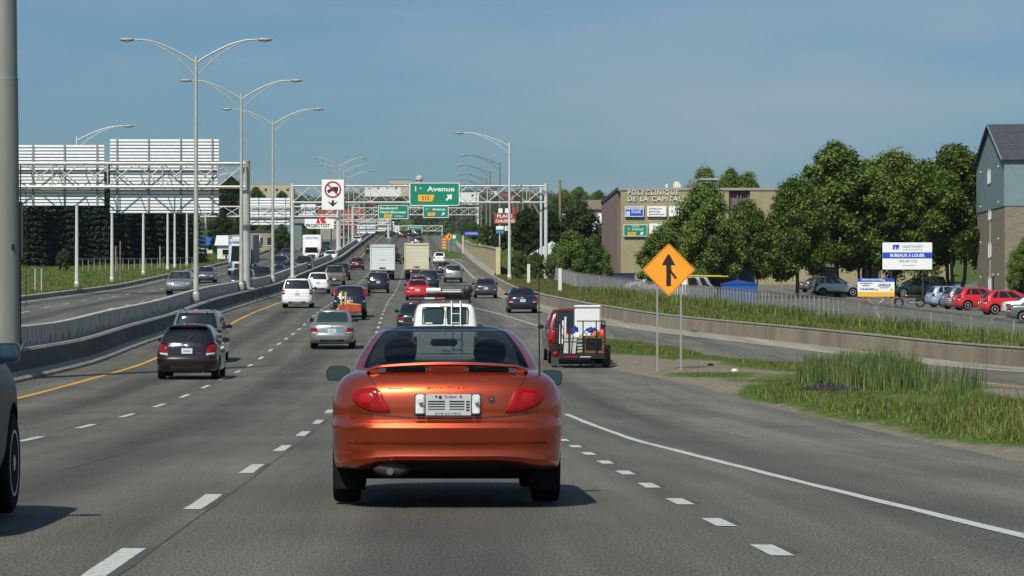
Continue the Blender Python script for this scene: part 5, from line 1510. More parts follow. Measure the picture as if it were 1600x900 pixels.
for x in (-.68, .72):
    for y in (.03, 1.5, 2.95): bar('rail_post', (x, y, .46), (x, y, 1.50), .022, M_black, tr, 6)
    for z in (.85, 1.2, 1.5): bar('side_rail', (x, .03, z), (x, 2.95, z), .020, M_black, tr, 6)
for x in (-.42, .03, .45): bar('rail_post', (x, .03, .46), (x, .03, 1.50), .020, M_black, tr, 6)
bar('top_rail', (-.16, .03, 1.50), (.72, .03, 1.50), .022, M_black, tr, 6)
bar('gate_rail', (-.66, .03, .95), (.72, .03, .95), .014, M_black, tr, 6)
for x in (-.82, .84):
    wheel_at(tr, x, 1.35, .31, .2); b = MB(); b.box((x, 1.35, .70), (.24, .85, .04), 0, .01); b.box((x, .94, .52), (.24, .04, .40), 0, .01); b.build('mudguard', M_black, tr)
    MB().box((x, .915, .20), (.24, .015, .30)).build('mud_flap', mat('flap_dark', (.045, .047, .05), .8), tr)
    t_ = MB().lathe([(.07, 0), (.06, .03), (.02, .045)], (0, 0, 0), 14, 'Y'); t_.v = [(a_ + x*.985, .90 - b_, c_ + .44) for a_, b_, c_ in t_.v]; t_.build('tail_light', M_red_bright, tr)
MB().box((0, .0, .36), (1.5, .07, .12), 0, .01).build('rear_beam', M_black, tr)
MB().box((-.36, -.04, .365), (.42, .02, .035)).build('reflector_strip', M_red_bright, tr); MB().box((.10, -.04, .365), (.34, .02, .035)).build('reflector_strip', M_white_lens, tr)
MB().tube([(0, 3.0, .42), (0, 4.1, .50)], .05, 6).build('drawbar', M_black, tr)
Z = lambda h: zt + h + .7*0 
M_wgoods = mat('white_enamel', (.72, .72, .70), .35)
load('chest_freezer', 'large white chest freezer standing up front behind the pickup cab', 'freezer', lambda: MB().box((0, 0, .52), (.82, .62, 1.04), 0, .03).box((0, 0, 1.09), (.86, .66, .09), 0, .03), M_wgoods, (tx + .30, Yt + 2.45, zt + .85 + 2.45*math.tan(SL)))
load('brown_cabinet', 'low brown cabinet with a black front on the trailer, right side', 'cabinet', lambda: MB().ring([(-.33, 0), (.33, 0), (.33, .56), (-.33, .56)], [(-.26, .08), (.26, .08), (.26, .49), (-.26, .49)], 0, .45), mat('brown_veneer', (.16, .065, .025), .5, var=.25, vscale=9), (tx + .38, Yt + .10, zt + .48))
load('television', 'black glass panel inside the brown cabinet on the trailer', 'panel', lambda: MB().box((0, .1, .285), (.50, .1, .40), 0, .01), mat('tv_black', (.010, .008, .007), .25), (tx + .38, Yt + .10, zt + .48))
for k, (x, w_, h, lean, lb) in enumerate(((-.47, .24, .62, .10, 'pale speckled board leaning on the trailer tail, wider left one'), (-.26, .11, .55, .10, 'pale speckled board on the trailer tail, narrow one'))):
    load('speckled_board', lb, 'board', lambda: MB().box((0, 0, h/2), (w_, .05, h), 0, .004), mat('speckled_board', (.45, .45, .43), .7, var=.25, vscale=40), (tx + x, Yt + .12, zt + .47), (0, lean, 0))
for k in range(5):
    load('folded_chair_cushion', ('pale green cushion on the trailer, %s of its pile' % ('lowest', 'second', 'middle', 'fourth', 'topmost')[k]), 'cushion', lambda: MB().box((0, 0, .05), (.20, .35, .095), 0, .03), mat('cushion_green', (.36, .37, .29), .8), (tx - .06 + .01*(k % 2), Yt + .28, zt + .475 + .105*k), group='cushions piled on the trailer')
def lump(w, d, h, seed, n=14):
    rn = random.Random(seed); b = MB(); V, F = [], []; m = 9
    for i in range(m + 1):
        t = math.pi/2*i/m
        for j in range(n):
            p = 2*math.pi*j/n; k = 1 + rn.uniform(-.16, .16)
            V.append((w/2*math.cos(t)*math.cos(p)*k, d/2*math.cos(t)*math.sin(p)*k, h*math.sin(t)*k))
    for i in range(m):
        for j in range(n): F.append((i*n+j, i*n+(j+1) % n, (i+1)*n+(j+1) % n, (i+1)*n+j))
    F.append(tuple(range(n))[::-1]); b.add(V, F); return b
M_tarp = mat('blue_tarp', (.012, .035, .26), .5); M_bag = mat('white_bag', (.66, .66, .64), .6)
load('blue_tarp', 'crumpled blue tarp on the trailer load, right of centre', 'tarp', lambda: lump(.50, .6, .24, 3), M_tarp, (tx + .33, Yt + .62, zt + 1.06), (0, -.3, 0))
load('blue_bag', 'small blue bag on the trailer load below the white freezer, left one', 'bag', lambda: lump(.26, .4, .26, 5), M_tarp, (tx - .18, Yt + .75, zt + 1.07))
load('white_sack', 'white plastic sack on the trailer load, left of the tarp', 'sack', lambda: lump(.34, .4, .14, 8), M_bag, (tx - .13, Yt + .42, zt + 1.00))
load('white_sack', 'white plastic sack on the trailer load, in front of the tarp', 'sack', lambda: lump(.30, .4, .16, 9), M_bag, (tx + .18, Yt + .38, zt + 1.00))
load('load_heap', 'heap of dark clothes and boxes filling the trailer under the tarp', 'heap', lambda: MB().box((0, .0, .28), (1.3, 1.5, .56), 0, .12), mat('dark_cloth', (.045, .038, .035), .9, var=.5, vscale=7), (tx + .02, Yt + 1.32, zt + .50))
load('orange_jug', 'bright red orange jug at the right rear corner of the trailer load', 'jug', lambda: MB().lathe([(.08, 0), (.09, .05), (.09, .2), (.04, .26), (.04, .30)], (0, 0, 0), 12), mat('jug_red', (.62, .06, .02), .45), (tx + .655, Yt + .22, zt + .98))
load('orange_bundle', 'brownish orange bundle beside the red jug on the trailer', 'bundle', lambda: lump(.28, .3, .20, 12), mat('orange_brown', (.45, .16, .06), .8), (tx + .46, Yt + .25, zt + 1.0))
for k, x in enumerate((-.68, -.60, -.52)):
    load('white_pole', 'white %s standing at the left rear of the trailer' % ('short pole', 'middle pole', 'tallest pole with a white cap')[k], 'pole', lambda: MB().tube([(0, 0, 0), (.02, .05, .62 + .12*k)], .03, 8), M_wgoods, (tx + x - .01, Yt + .24, zt + .78))

# ---------------------------------------------------------------- traffic coming the other way
def toward(name, label, cat, px, y, sp, pm, trim=None, lit=False, group=None, lights=None, grille=None, wscale=1.0):
    c, r = make(name, label, cat, XX(px, y), y, sp, pm, facing=1, z=zp(y) + .40, trim=trim, wscale=wscale)
    dress_front(c, r, pm, lights, grille, lit)
    return c, r
SUVL = [[(.82, .96), (.80, .80), (.56, .80), (.56, .94)]]; SUVG = [(-.50, .78), (.50, .78), (.50, .98), (-.50, .98)]
c, r = toward('suv', 'silver sport utility with a slotted grille coming the other way behind the slab wall', 'suv', 278, 205, SUV, P_silver, lights=SUVL, grille=[(-.34, .82), (.34, .82), (.34, .97), (-.34, .97)])
for k in range(6):
    o = c.patch('grille_bar', rrect(-.30 + .115*k, -.27 + .115*k, .82, .97, .01, 1), P_silver, r, 'front', proud=.014); o.location.y -= c.L
toward('sedan', 'grey sedan coming the other way, right of the silver sport utility', 'car', 320, 262, SEDAN, P_steel)
toward('suv', 'black sport utility behind the lamp post, coming the other way in the near lane', 'suv', 377, 225, SUV, P_black, lights=SUVL, grille=SUVG)
toward('pickup_truck', 'black pickup coming the other way between the gantry post and third lamp post', 'pickup', 406, 245, SUV, P_black, lights=SUVL, grille=SUVG, wscale=1.04)
toward('suv', 'black sport utility with lit-looking headlights in the far lane of the other side', 'suv', 436.5, 316, SUV, P_black, lights=SUVL, grille=SUVG)
toward('sedan', 'dark blue car mostly hidden by the slab wall, other direction', 'car', 431, 272, SEDAN, P_navy)
toward('sedan', 'dark car just left of the white gantry post, other direction', 'car', 449, 292, SEDAN, P_maroon)
toward('pickup_truck', 'dark pickup by the grass edge of the opposite lanes', 'pickup', 448, 395, SUV, P_gray, lights=SUVL, grille=SUVG)
c, r = toward('pickup_truck', 'black pickup with a motorcycle on its front rack, other direction', 'pickup', 474, 316, SUV, P_black, lights=SUVL, grille=SUVG)
toward('sedan', 'white sedan coming down the opposite lanes by the far lamp posts', 'car', 516, 388, SEDAN, P_white)
toward('sedan', 'dark sedan just right of the small white box truck', 'car', 501, 410, SEDAN, P_gray)
toward('suv', 'dark sport utility uphill of the small white box truck', 'suv', 508, 460, SUV, P_steel, lights=SUVL, grille=SUVG)
for px, y, sp, pm, lb in ((533, 500, SEDAN, P_navy, 'dark blue car between far lamp posts, other direction'), (535, 575, SUV, P_tan, 'tan sport utility with yellow glare far up the opposite lanes'), (557, 540, SEDAN, P_white, 'white car far up the opposite lanes beside the barrier'),
                       (522, 640, SEDAN, P_gray, 'grey car near the crest of the opposite lanes, leftmost'), (541, 640, SUV, P_black, 'black sport utility near the crest of the opposite lanes')):
    toward('distant_car', lb, 'car', px, y, sp, pm)
# motorcycle on the pickup's rack, small white box truck, semi truck
def front_truck(label, px, y, colm, w, box_h, cab_h, L, semi=False):
    r = thing('semi_truck' if semi else 'box_truck', label, 'truck', (XX(px, y), y, zp(y) + .40), (slope(y), 0, 0))
    MB().box((0, 1.0, .95 + (cab_h-.95)/2), (w*.86, 1.9, cab_h - .95), 0, .18).build('cab', colm, r, smooth_deg=40)
    MB().box((0, .25, .95), (w*.80, 1.0, .75), 0, .14).build('bonnet', colm, r, smooth_deg=40)
    MB().prism(roundpoly([(-w*.36, 1.32), (w*.36, 1.32), (w*.31, cab_h - .22), (-w*.31, cab_h - .22)], .06), .02, .05).build('windscreen', M_glass, r).location = (0, 0, 0)
    MB().box((0, -.27, .92), (w*.42, .03, .42), 0, .02).build('grille', M_trim, r)
    MB().box((0, -.30, .52), (w*.88, .2, .22), 0, .05).build('bumper', M_chrome if not semi else colm, r)
    for sx in (-1, 1):
        MB().box((sx*w*.32, -.265, .92), (.26, .04, .2), 0, .04).build('headlight', M_white_lens, r)
        MB().box((sx*(w/2 + .10), .35, 1.75), (.18, .12, .46), 0, .03).build('mirror', M_black, r)
        for yy in (.75, L*.8): wheel_at(r, sx*(w/2 - .2), yy, .45, .28)
    MB().box((0, L/2 + 2.1, 1.05 + box_h/2), (w, L, box_h), 0, .04).build('cargo_box', colm if not semi else mat('trailer_grey', (.22, .23, .24), .6), r)
    MB().box((0, L/2 + 1, .75), (w*.4, L, .3)).build('chassis', M_trim, r)
    return r
r = front_truck('small white box truck coming down the opposite lanes', 486.5, 375, P_white, 2.3, 2.5, 2.25, 4.5)
text('lettering', 'LOCATION', .22, 0, 3.05, 2.08, M_sign_blue, r, width=1.6)
r = front_truck('semi truck with a white and blue cab behind the nearest lamp posts', 374.5, 300, paint('semi_white', (.62, .70, .76), .1, .35), 2.5, 2.9, 3.1, 12, True)
MB().box((0, .75, 3.45), (2.0, 1.1, .75), 0, .25).build('roof_deflector', MATS['paint_semi_white'], r, smooth_deg=40)
for sx in (-1, 1): MB().box((sx*.86, -.02, 1.05), (.42, .7, .6), 0, .12).build('fender', paint('semi_blue', (.06, .20, .42), .3, .3), r, smooth_deg=40)

def motorcycle(label, loc, rz):
    r = thing('motorcycle', label, 'motorcycle', loc, (0, 0, rz))
    for y in (0, 1.55):
        b = MB(); b.tube([(0, y + .30*math.cos(t), .32 + .30*math.sin(t)) for t in np.linspace(0, 2*math.pi, 21)], .055, 8); w = b.build('wheel', M_rubber, r, smooth_deg=50)
        b = MB(); b.lathe([(.05, -.05), (.05, .05)], (0, y, .32), 8, 'X')
        for k in range(8): t = k*math.pi/4; b.tube([(0, y, .32), (0, y + .26*math.cos(t), .32 + .26*math.sin(t))], .008, 4)
        b.build('spokes', M_chrome, w)
    P = paint('bike_maroon', (.12, .010, .014), .3, .22)
    b = MB(); b.lathe([(.03, -.30), (.12, -.22), (.16, 0), (.13, .2), (.04, .32)], (0, 0, 0), 12, 'Y'); b.v = [(v[0], v[1] + .95, v[2]*.8 + .78) for v in b.v]; b.build('fuel_tank', P, r, smooth_deg=50)
    b = MB(); b.box((0, .45, .70), (.28, .55, .10), 0, .04); b.box((0, .08, .80), (.24, .22, .10), 0, .04); b.build('saddle', M_black, r, smooth_deg=40)
    b = MB(); b.box((0, .80, .40), (.34, .42, .34), 0, .06); b.lathe([(.12, -.2), (.12, .2)], (0, .85, .48), 10, 'X'); b.build('engine', mat('engine_metal', (.25, .25, .26), .35, .9), r, smooth_deg=40)
    b = MB()
    for sx in (-1, 1): b.tube([(sx*.09, 1.55, .32), (sx*.09, 1.22, .98)], .024, 8)
    b.build('fork', M_chrome, r)
    b = MB(); b.tube([(-.40, 1.0, 1.08), (-.15, 1.2, 1.02), (.15, 1.2, 1.02), (.40, 1.0, 1.08)], .018, 6); b.build('handlebar', M_chrome, r)
    b = MB(); b.lathe([(.05, -.08), (.09, -.02), (.09, .04), (.02, .05)], (0, 1.36, .92), 12, 'Y'); b.build('headlight', M_chrome, r, smooth_deg=50)
    for y, s_ in ((0, 1), (1.55, -1)):
        b = MB(); b.tube([(0, y + .37*math.cos(t), .32 + .37*math.sin(t)) for t in np.linspace(.5, 2.4, 9)], .06, 6); b.build('mudguard', P, r, smooth_deg=50)
    for sx in (-1, 1):
        MB().box((sx*.22, .10, .58), (.16, .46, .28), 0, .06).build('saddlebag', M_black, r, smooth_deg=40)
        b = MB(); b.tube([(sx*.16, .8, .30), (sx*.19, -.15, .34)], .04, 8); b.build('exhaust', M_chrome, r, smooth_deg=50)
        b = MB(); b.tube([(sx*.25, 1.14, 1.06), (sx*.34, 1.18, 1.26)], .008, 4); b.box((sx*.35, 1.18, 1.29), (.10, .02, .06), 0, .015); b.build('mirror', M_chrome, r)
    b = MB(); b.box((0, -.12, 1.0), (.2, .05, .28), 0, .04); b.tube([(0, -.05, .7), (0, -.10, .9)], .02, 6); b.build('backrest', M_black, r)
    MB().lathe([(.05, 0), (.04, .03)], (0, -.40, .62), 10, 'Y').build('tail_light', M_red_lens, r)
    return r
motorcycle('dark motorcycle carried in front of the black pickup in the opposite lanes', (XX(472, 314), 313.5, zp(314) + .95), math.pi/2)
# ---------------------------------------------------------------- merge sign on the island
ym = 90.0
xm = XX(1045, ym); gz_ = island_z(xm, ym)
s = thing('merge_sign', 'orange diamond merge sign with a black arrow on two thin posts in the island grass', 'road sign', (xm, ym, gz_))
zc = EYE + (VY - 421.5)*ym/FOC - gz_; hd = 41.8/FOC*ym
dia = lambda q, r_: roundpoly([(0, zc - q), (q, zc), (0, zc + q), (-q, zc)], r_, 4)
MB().prism(dia(hd, .08), 0, .012).build('panel', M_sign_orange, s)
MB().ring(dia(hd*.965, .07), dia(hd*.945, .06), -.004, -.0005).build('border', M_sign_black, s)
u = hd/41.8
ar = [(-4, -27.5), (3.4, -27.5), (3.4, -7.5), (9.6, -17.0), (12.8, -14.2), (4.8, -4.2), (3.6, 2.2), (3.6, 5.2), (10.6, 5.2), (8.6, 8.0), (1.0, 22), (-1.6, 22), (-9.6, 8.0), (-10.6, 5.2), (-4, 5.2)]
ar = [(a_*u + 0.0, zc + b_*u + 2*u) for a_, b_ in ar]
MB().prism(ar, -.006, -.001).build('arrow', M_sign_black, s)
for px, pyb in ((1027, 576), (1064, 580)):
    x = (px - 1045)/FOC*ym
    b = MB(); b.box((x, .035, zc/2 - .35), (.056, .005, zc + .6)); b.box((x - .026, .052, zc/2 - .35), (.005, .034, zc + .6)); b.box((x + .026, .052, zc/2 - .35), (.005, .034, zc + .6)); b.build('post', mat('dull_post_steel', (.27, .28, .26), .55, .2), s)
for z in (-.35, .35):
    MB().box((0, .022, zc + z), (.9, .02, .05)).build('brace', M_galv, s)
# litter on the island and shoulder
for k, (px, py, lb) in enumerate(((1110, 575.5, 'dark crumpled scrap in the dirt right of the merge sign'), (1148, 587, 'small white scrap in the dirt right of the merge sign'), (985, 551, 'dark scrap lying left of the merge sign posts'))):
    y = YY(py); x = XX(px, y)
    o = lump(.22, .22, .07, k + 20, 9).build('litter', M_bag if k == 1 else M_rubber, None); o.location = (x, y, island_z(x, y) + .01); tag(o, lb, 'litter')

# ---------------------------------------------------------------- verge posts, chain fence
for k, (px, py, h) in enumerate(((826, 451, 27), (875, 463, 31))):
    y = 246 if k == 0 else 212; x = XX(px, y); z = ground_z(x, y)
    o = MB().box((0, 0, .8), (.24, .24, 1.75), 0, .02).build('marker_post', mat('white_post', (.62, .62, .58), .6), None); o.location = (x, y, z)
    tag(o, ('white marker post in the weeds, the farther one, left of the gantry post', 'white marker post in the weeds, the nearer one, right of the gantry post')[k], 'post', 'white marker posts in the weeds')
fn = thing('slat_fence', 'low grey fence of upright slats and mesh between the weeds and the parking lot', 'fence')
M_slat = mat('fence_slat_grey', (.27, .28, .28), .6, .1, var=.2, vscale=2)
def mesh_veil():
    m = bpy.data.materials.new('wire_mesh'); m.use_nodes = True
    t = m.node_tree; b = t.nodes["Principled BSDF"]; out = [n for n in t.nodes if n.type == 'OUTPUT_MATERIAL'][0]
    b.inputs['Base Color'].default_value = (.19, .21, .185, 1); b.inputs['Roughness'].default_value = .5
    g = t.nodes.new("ShaderNodeNewGeometry")
    n = t.nodes.new("ShaderNodeTexNoise"); n.inputs['Scale'].default_value = 1.6; n.inputs['Detail'].default_value = 5
    t.links.new(g.outputs['Position'], n.inputs['Vector'])
    r = t.nodes.new("ShaderNodeMapRange"); r.inputs[1].default_value = .3; r.inputs[2].default_value = .7; r.inputs[3].default_value = .30; r.inputs[4].default_value = .78
    t.links.new(n.outputs[0], r.inputs[0])
    tr = t.nodes.new("ShaderNodeBsdfTransparent"); mi = t.nodes.new("ShaderNodeMixShader")
    t.links.new(r.outputs[0], mi.inputs[0]); t.links.new(tr.outputs[0], mi.inputs[1]); t.links.new(b.outputs[0], mi.inputs[2]); t.links.new(mi.outputs[0], out.inputs[0])
    return m
M_veil = mesh_veil()
slat = None; ya = 262.0; n_s = 0
def fz(y): return ground_z(fence_x(y) - .3, y)
rail_pts = []
y = 262.0
random.seed(11)
M_post = mat('fence_post_grey', (.19, .195, .19), .6, .1, var=.2, vscale=2)
while y > 112:
    x = fence_x(y); z = fz(y); h = float(np.interp(y, [120, 150], [.85, 1.22]))
    rail_pts.append((x, y, z + h))
    dx = abs(fence_x(y) - fence_x(y - .1))*10
    if y > 152 or n_s % 3 == 0: block('slat', (x, y, z + h/2 - .05), (.085, .04, 1.22 if h > 1.2 else .95), M_post, fn, rz=random.uniform(-.1, .1)).scale = (1, 1, 1 + random.uniform(-.02, .03))
    n_s += 1
    y -= .80 / math.hypot(1, dx)
b = MB()
for i in range(0, len(rail_pts) - 3, 3):
    b.tube([rail_pts[i], rail_pts[i+3]], .018, 6)
b.build('top_rail', M_post, fn)
V, F = [], []
for q in rail_pts[::2]: V += [(q[0] + .05, q[1] + .03, q[2] - 1.0), (q[0] + .05, q[1] + .03, q[2] - .02)]
for i in range(len(V)//2 - 1): F.append((2*i, 2*i+1, 2*i+3, 2*i+2))
obj('wire_mesh', raw_mesh('wire_mesh', V, F, M_veil), fn)
# the taller thin fence further back in the lot
bf = thing('rear_fence', 'tall thin wire fence in front of the office building behind the parked cars', 'fence')
yb = 284.0; xs = frange(XX(1070, yb), XX(1475, yb), 3.0)
for x in xs: bar('post', (x, yb, ground_z(x, yb)), (x, yb, ground_z(x, yb) + 2.2), .035, M_galv, bf, 6)
for a_, c_ in zip(xs, xs[1:]): bar('rail', (a_, yb, ground_z(a_, yb) + 2.2), (c_, yb, ground_z(c_, yb) + 2.2), .03, M_galv, bf, 6)

# ---------------------------------------------------------------- parked vehicles and things in the lot
def park(name, label, cat, px, y, sp, pm, rz, rims=True, **k):
    x = XX(px, y); z = ground_z(x, y) + .06
    c, r = make(name, label, cat, x, y, sp, pm, rot=(slope(y)*math.cos(rz), 0, rz), z=z, hi=True, arches=True, rims=rims, **k)
    return c, r
def dress_both(c, r, pm):
    dress_rear(c, r, pm)
    for sx in (-1, 1): c.patch('headlight', roundpoly([(.80, .78), (.76, .64), (.46, .62), (.50, .74)], .04, 3), M_white_lens, r, 'front', mirror=sx, proud=.012)
    c.patch('grille', roundpoly([(-.40, .55), (.40, .55), (.44, .72), (-.44, .72)], .04), M_trim, r, 'front', proud=.008)
H90 = -math.pi/2           # nose to the right
c, r = park('hatchback', 'bright red hatchback in the lot, left one of the two red cars', 'car', 1490, 206, HATCH, P_red, H90 + .18); dress_both(c, r, P_red)
c, r = park('coupe', 'bright red coupe in the lot, right one of the two red cars', 'car', 1531, 190, HATCH, P_red, H90 + .12); dress_both(c, r, P_red)
c, r = park('estate_car', 'pale blue estate car in the lot left of the red hatchback', 'car', 1449, 219, spec(**{**HATCH, 'L': 4.6, 'axles': (.85, 3.6), 'cab': [(1.005, .785, .10, 3.45), (1.2, .73, .2, 3.05), (1.42, .64, .36, 2.65), (1.47, .58, .5, 2.5)]}), P_lblue, H90 + .25); dress_both(c, r, P_lblue)
c, r = park('hatchback', 'silver car wedged between the pale blue estate and the red hatchback', 'car', 1473, 211, HATCH, P_silver, H90 + .25); dress_both(c, r, P_silver)
c, r = park('sedan', 'white car cut off at the right edge of the lot with a red roundel', 'car', 1566, 181, SEDAN, P_white, H90 + .05); dress_both(c, r, P_white)
MB().prism(circ(1.5, .80, .17, 20), 0, .012).build('roundel', M_sign_red, r, loc=(.868, 0, 0), rot=(0, 0, math.pi/2))
c, r = park('sedan', 'dark silver car nose-in at the far right edge below the white car', 'car', 1571, 168, SEDAN, P_steel, H90 - .15); dress_both(c, r, P_steel)
c, r = park('suv', 'silver sport utility with dark lower body parked behind the wooden sign', 'suv', 1268, 262, SUV, P_silver, H90, trim=M_trim); dress_both(c, r, P_silver)
c, r = park('sedan', 'pale silver sedan peeking out left of the parked silver sport utility', 'car', 1252, 275, SEDAN, P_steel, H90 + .5); dress_both(c, r, P_steel)
c, r = park('minivan', 'dark green minivan parked nose to the left behind the motorcycle', 'minivan', 1480, 262, MINIVAN, P_green, math.pi/2); dress_both(c, r, P_green)
c, r = park('pickup_truck', 'white pickup with a cap nosing left behind the slat fence', 'pickup', 1068, 268, PICK, P_white, math.pi/2); dress_both(c, r, P_white)
MB().box((0, 1.0, 1.62), (1.75, 1.9, .92), 0, .10).build('cargo_cap', P_white, r, smooth_deg=40)
c, r = park('cargo_van', 'white van with a yellow ladder rack behind the slat fence', 'van', 1056, 234, spec(**{**VAN, 'windows': [(.05, .45), (.62, .86)]}), P_white, H90 + 1.0); dress_both(c, r, P_white)
vx2, vy2, vz2 = r.location
b = MB(); b.tube([(0.2, -.6, 0), (3.9, -.6, 0)], .06, 8); b.tube([(.2, .0, .05), (3.6, .0, .05)], .06, 8)
for k in range(8): b.tube([(.4 + k*.45, -.6, 0), (.4 + k*.45, 0, .05)], .03, 5)
o = b.build('ladder', mat('yellow_ladder', (.50, .40, .05), .6), None); o.location = (vx2 + .3, vy2 + .3, vz2 + 2.14); o.rotation_euler = (0, 0, .35); tag(o, 'long yellow ladder lying on the white van behind the fence', 'ladder')
motorcycle('dark maroon touring motorcycle parked beside the wooden sign in the lot', (XX(1438, 220), 220, ground_z(XX(1438, 220), 220) + .06), math.pi/2 - .15)

# dumpster, tarp shed, skip
yd = 226; xd = XX(1155, yd); zd = ground_z(xd, yd) + .05
r = thing('dumpster', 'bright blue waste container with a sloping lid beside the trees', 'dumpster', (xd, yd, zd))
MB().box((0, 0, .8), (2.6, 1.4, 1.5), 0, .03).build('bin', mat('dumpster_blue', (.012, .085, .36), .5, var=.2, vscale=2), r)
for k in range(7): block('rib', (-1.2 + .4*k, -.73, .8), (.07, .05, 1.4), MATS['dumpster_blue'], r)
MB().prism([(-1.35, 1.56), (1.35, 1.56), (1.35, 1.62), (-.2, 1.95), (-1.35, 1.66)], -.75, .75).build('lid', mat('lid_blue', (.008, .05, .25), .5), r)
xs_ = XX(1132, 255); zs = ground_z(xs_, 255)
r = thing('tarp_shelter', 'dark navy tarp shelter with a peaked roof behind the blue container', 'shelter', (xs_, 255, zs))
MB().prism([(-1.5, 0), (2.6, 0), (2.6, 2.0), (1.4, 3.0), (.3, 3.1), (-1.5, 2.1)], 0, 3).build('tarp', mat('navy_tarp', (.012, .020, .055), .6), r)
MB().tube([(-1.5, -.02, 2.1), (.3, -.02, 3.1), (1.4, -.02, 3.0), (2.6, -.02, 2.0)], .04, 6).build('edge_pole', M_trim, r)
xs_ = XX(971, 290); zs = ground_z(xs_, 290)
r = thing('waste_skip', 'dark blue open skip against the brown corner of the office building', 'skip', (xs_, 290, zs))
MB().prism([(-1.1, 0), (1.1, 0), (1.25, 1.3), (-1.25, 1.3)], -.8, .8).build('tub', mat('skip_navy', (.012, .025, .07), .6), r)
MB().box((0, 0, 1.36), (2.6, 1.7, .10)).build('rim', M_black, r)

# signs in the lot
yq = 168; xa, xb = XX(1340, yq), XX(1397.5, yq); xc = (xa+xb)/2; zb = ground_z(xc, yq)
z0, z1 = zz(463.5, yq), zz(435, yq); W, H = xb - xa, z1 - z0
r = thing('wooden_sign', 'white and yellow contractor sign with a blue header on wooden posts by the fence', 'sign', (xc, yq, z0))
MB().box((0, 0, H/2), (W, .05, H)).build('panel', M_sign_white, r)
MB().box((0, -.028, H*.91), (W, .012, H*.185)).build('header', M_sign_blue, r)
MB().box((0, -.028, H*.13), (W, .012, H*.26)).build('footer', mat('sign_gold', (.80, .42, .05), .5), r)
text('lettering', 'TERRAINS INDUSTRIELS', .10, -.22, H*.88, -.036, M_sign_white, r, width=1.25, bold=.02)
text('lettering', 'ENTREPRENEUR', .06, -.55, H*.70, -.029, M_sign_black, r, width=.72)
text('lettering', 'GÉNÉRAL', .06, -.55, H*.58, -.029, M_sign_black, r, width=.42)
text('lettering', '418-255-0062', .10, -.50, H*.37, -.029, M_sign_blue, r, width=.80, bold=.02)
text('lettering', 'LÉVESQUE', .13, .46, H*.57, -.029, M_sign_blue, r, width=.68, bold=.02)
text('lettering', 'CONSTRUCTION', .04, .46, H*.47, -.029, M_sign_black, r, width=.5)
b = MB()
for x, z in ((.44, .78), (.02, .33), (.86, .33)): b.prism([(x - .13, H*z), (x + .13, H*z), (x, H*z + .17)], -.036, -.026)
b.build('emblem', MATS['sign_gold'], r)
for x in (-W/2 + .12, W/2 - .14):
    MB().box((x, .07, (zb - z0)/2 + .3), (.16, .09, z0 - zb + .9)).build('post', M_wood, r)
for a_, c_ in (((-W/2 + .45, -.02), (-.15, -.45)), ((W/2 - .45, -.02), (.15, -.45))):
    MB().tube([(a_[0], .07, a_[1]), (c_[0], .07, c_[1])], .05, 4).build('brace', mat('pale_wood', (.42, .33, .2), .8), r)
MB().tube([(-.2, .5, -.4), (.35, .2, -1.3)], .05, 4).build('brace', MATS['pale_wood'], r)
yq = 240; xa, xb = XX(1379, yq), XX(1456.5, yq); xc = (xa+xb)/2; zb = ground_z(xc, yq)
z0, z1 = zz(421.5, yq), zz(379, yq); W, H = xb - xa, z1 - z0
r = thing('rental_sign', 'large white office rental sign with a blue band in front of the maples', 'sign', (xc, yq, z0))
MB().box((0, .04, H/2), (W, .12, H), 0, .03).build('panel', M_sign_white, r)
MB().box((0, -.026, H*.53), (W, .014, H*.22)).build('blue_band', M_sign_blue, r)
text('lettering', 'BUREAUX À LOUER', .24, .0, H*.475, -.036, M_sign_white, r, width=2.75, bold=.03)
text('lettering', 'NORTHWEST', .22, .42, H*.80, -.024, mat('print_grey', (.20, .21, .22), .6), r, width=1.6)
text('lettering', 'REAL ESTATE INVESTMENT TRUST', .06, .42, H*.72, -.024, MATS['print_grey'], r, width=1.6)
text('lettering', '1 866-687-3136', .20, -.0, H*.28, -.024, MATS['print_grey'], r, width=1.55)
text('lettering', 'www.nwreit.ca', .09, .1, H*.15, -.024, MATS['print_grey'], r, width=.95)
b = MB()
for x in (-1.05, -.82): b.prism([(x - .12, H*.74), (x, H*.74), (x + .12, H*.92), (x - .12, H*.92)], -.030, -.021)
b.prism([(-.72, H*.74), (-.66, H*.74), (-.66, H*.92), (-.78, H*.92)], -.030, -.021); b.build('emblem', M_sign_blue, r)
for x in (-W*.32, W*.32): bar('post', (x, .14, zb - z0 - .1), (x, .14, .2), .09, M_trim, r)
# globe lamp posts by the house
for k, (px, y, py) in enumerate(((1552, 243, 427), (1453, 250, 427))):
    x = XX(px, y); z = ground_z(x, y); h = zz(py, y) - z
    r = thing('globe_lamp', ('black lamp post with a dark globe in front of the apartment gable', 'black lamp post with a dark globe above the green minivan')[k], 'lamp', (x, y, z))
    bar('pole', (0, 0, 0), (0, 0, h), .06, M_black, r); MB().lathe([(.02, -.22), (.16, -.14), (.22, 0), (.16, .14), (.02, .22)], (0, 0, h - .2), 14).build('globe', mat('globe_smoke', (.16, .14, .12), .3), r, smooth_deg=60)

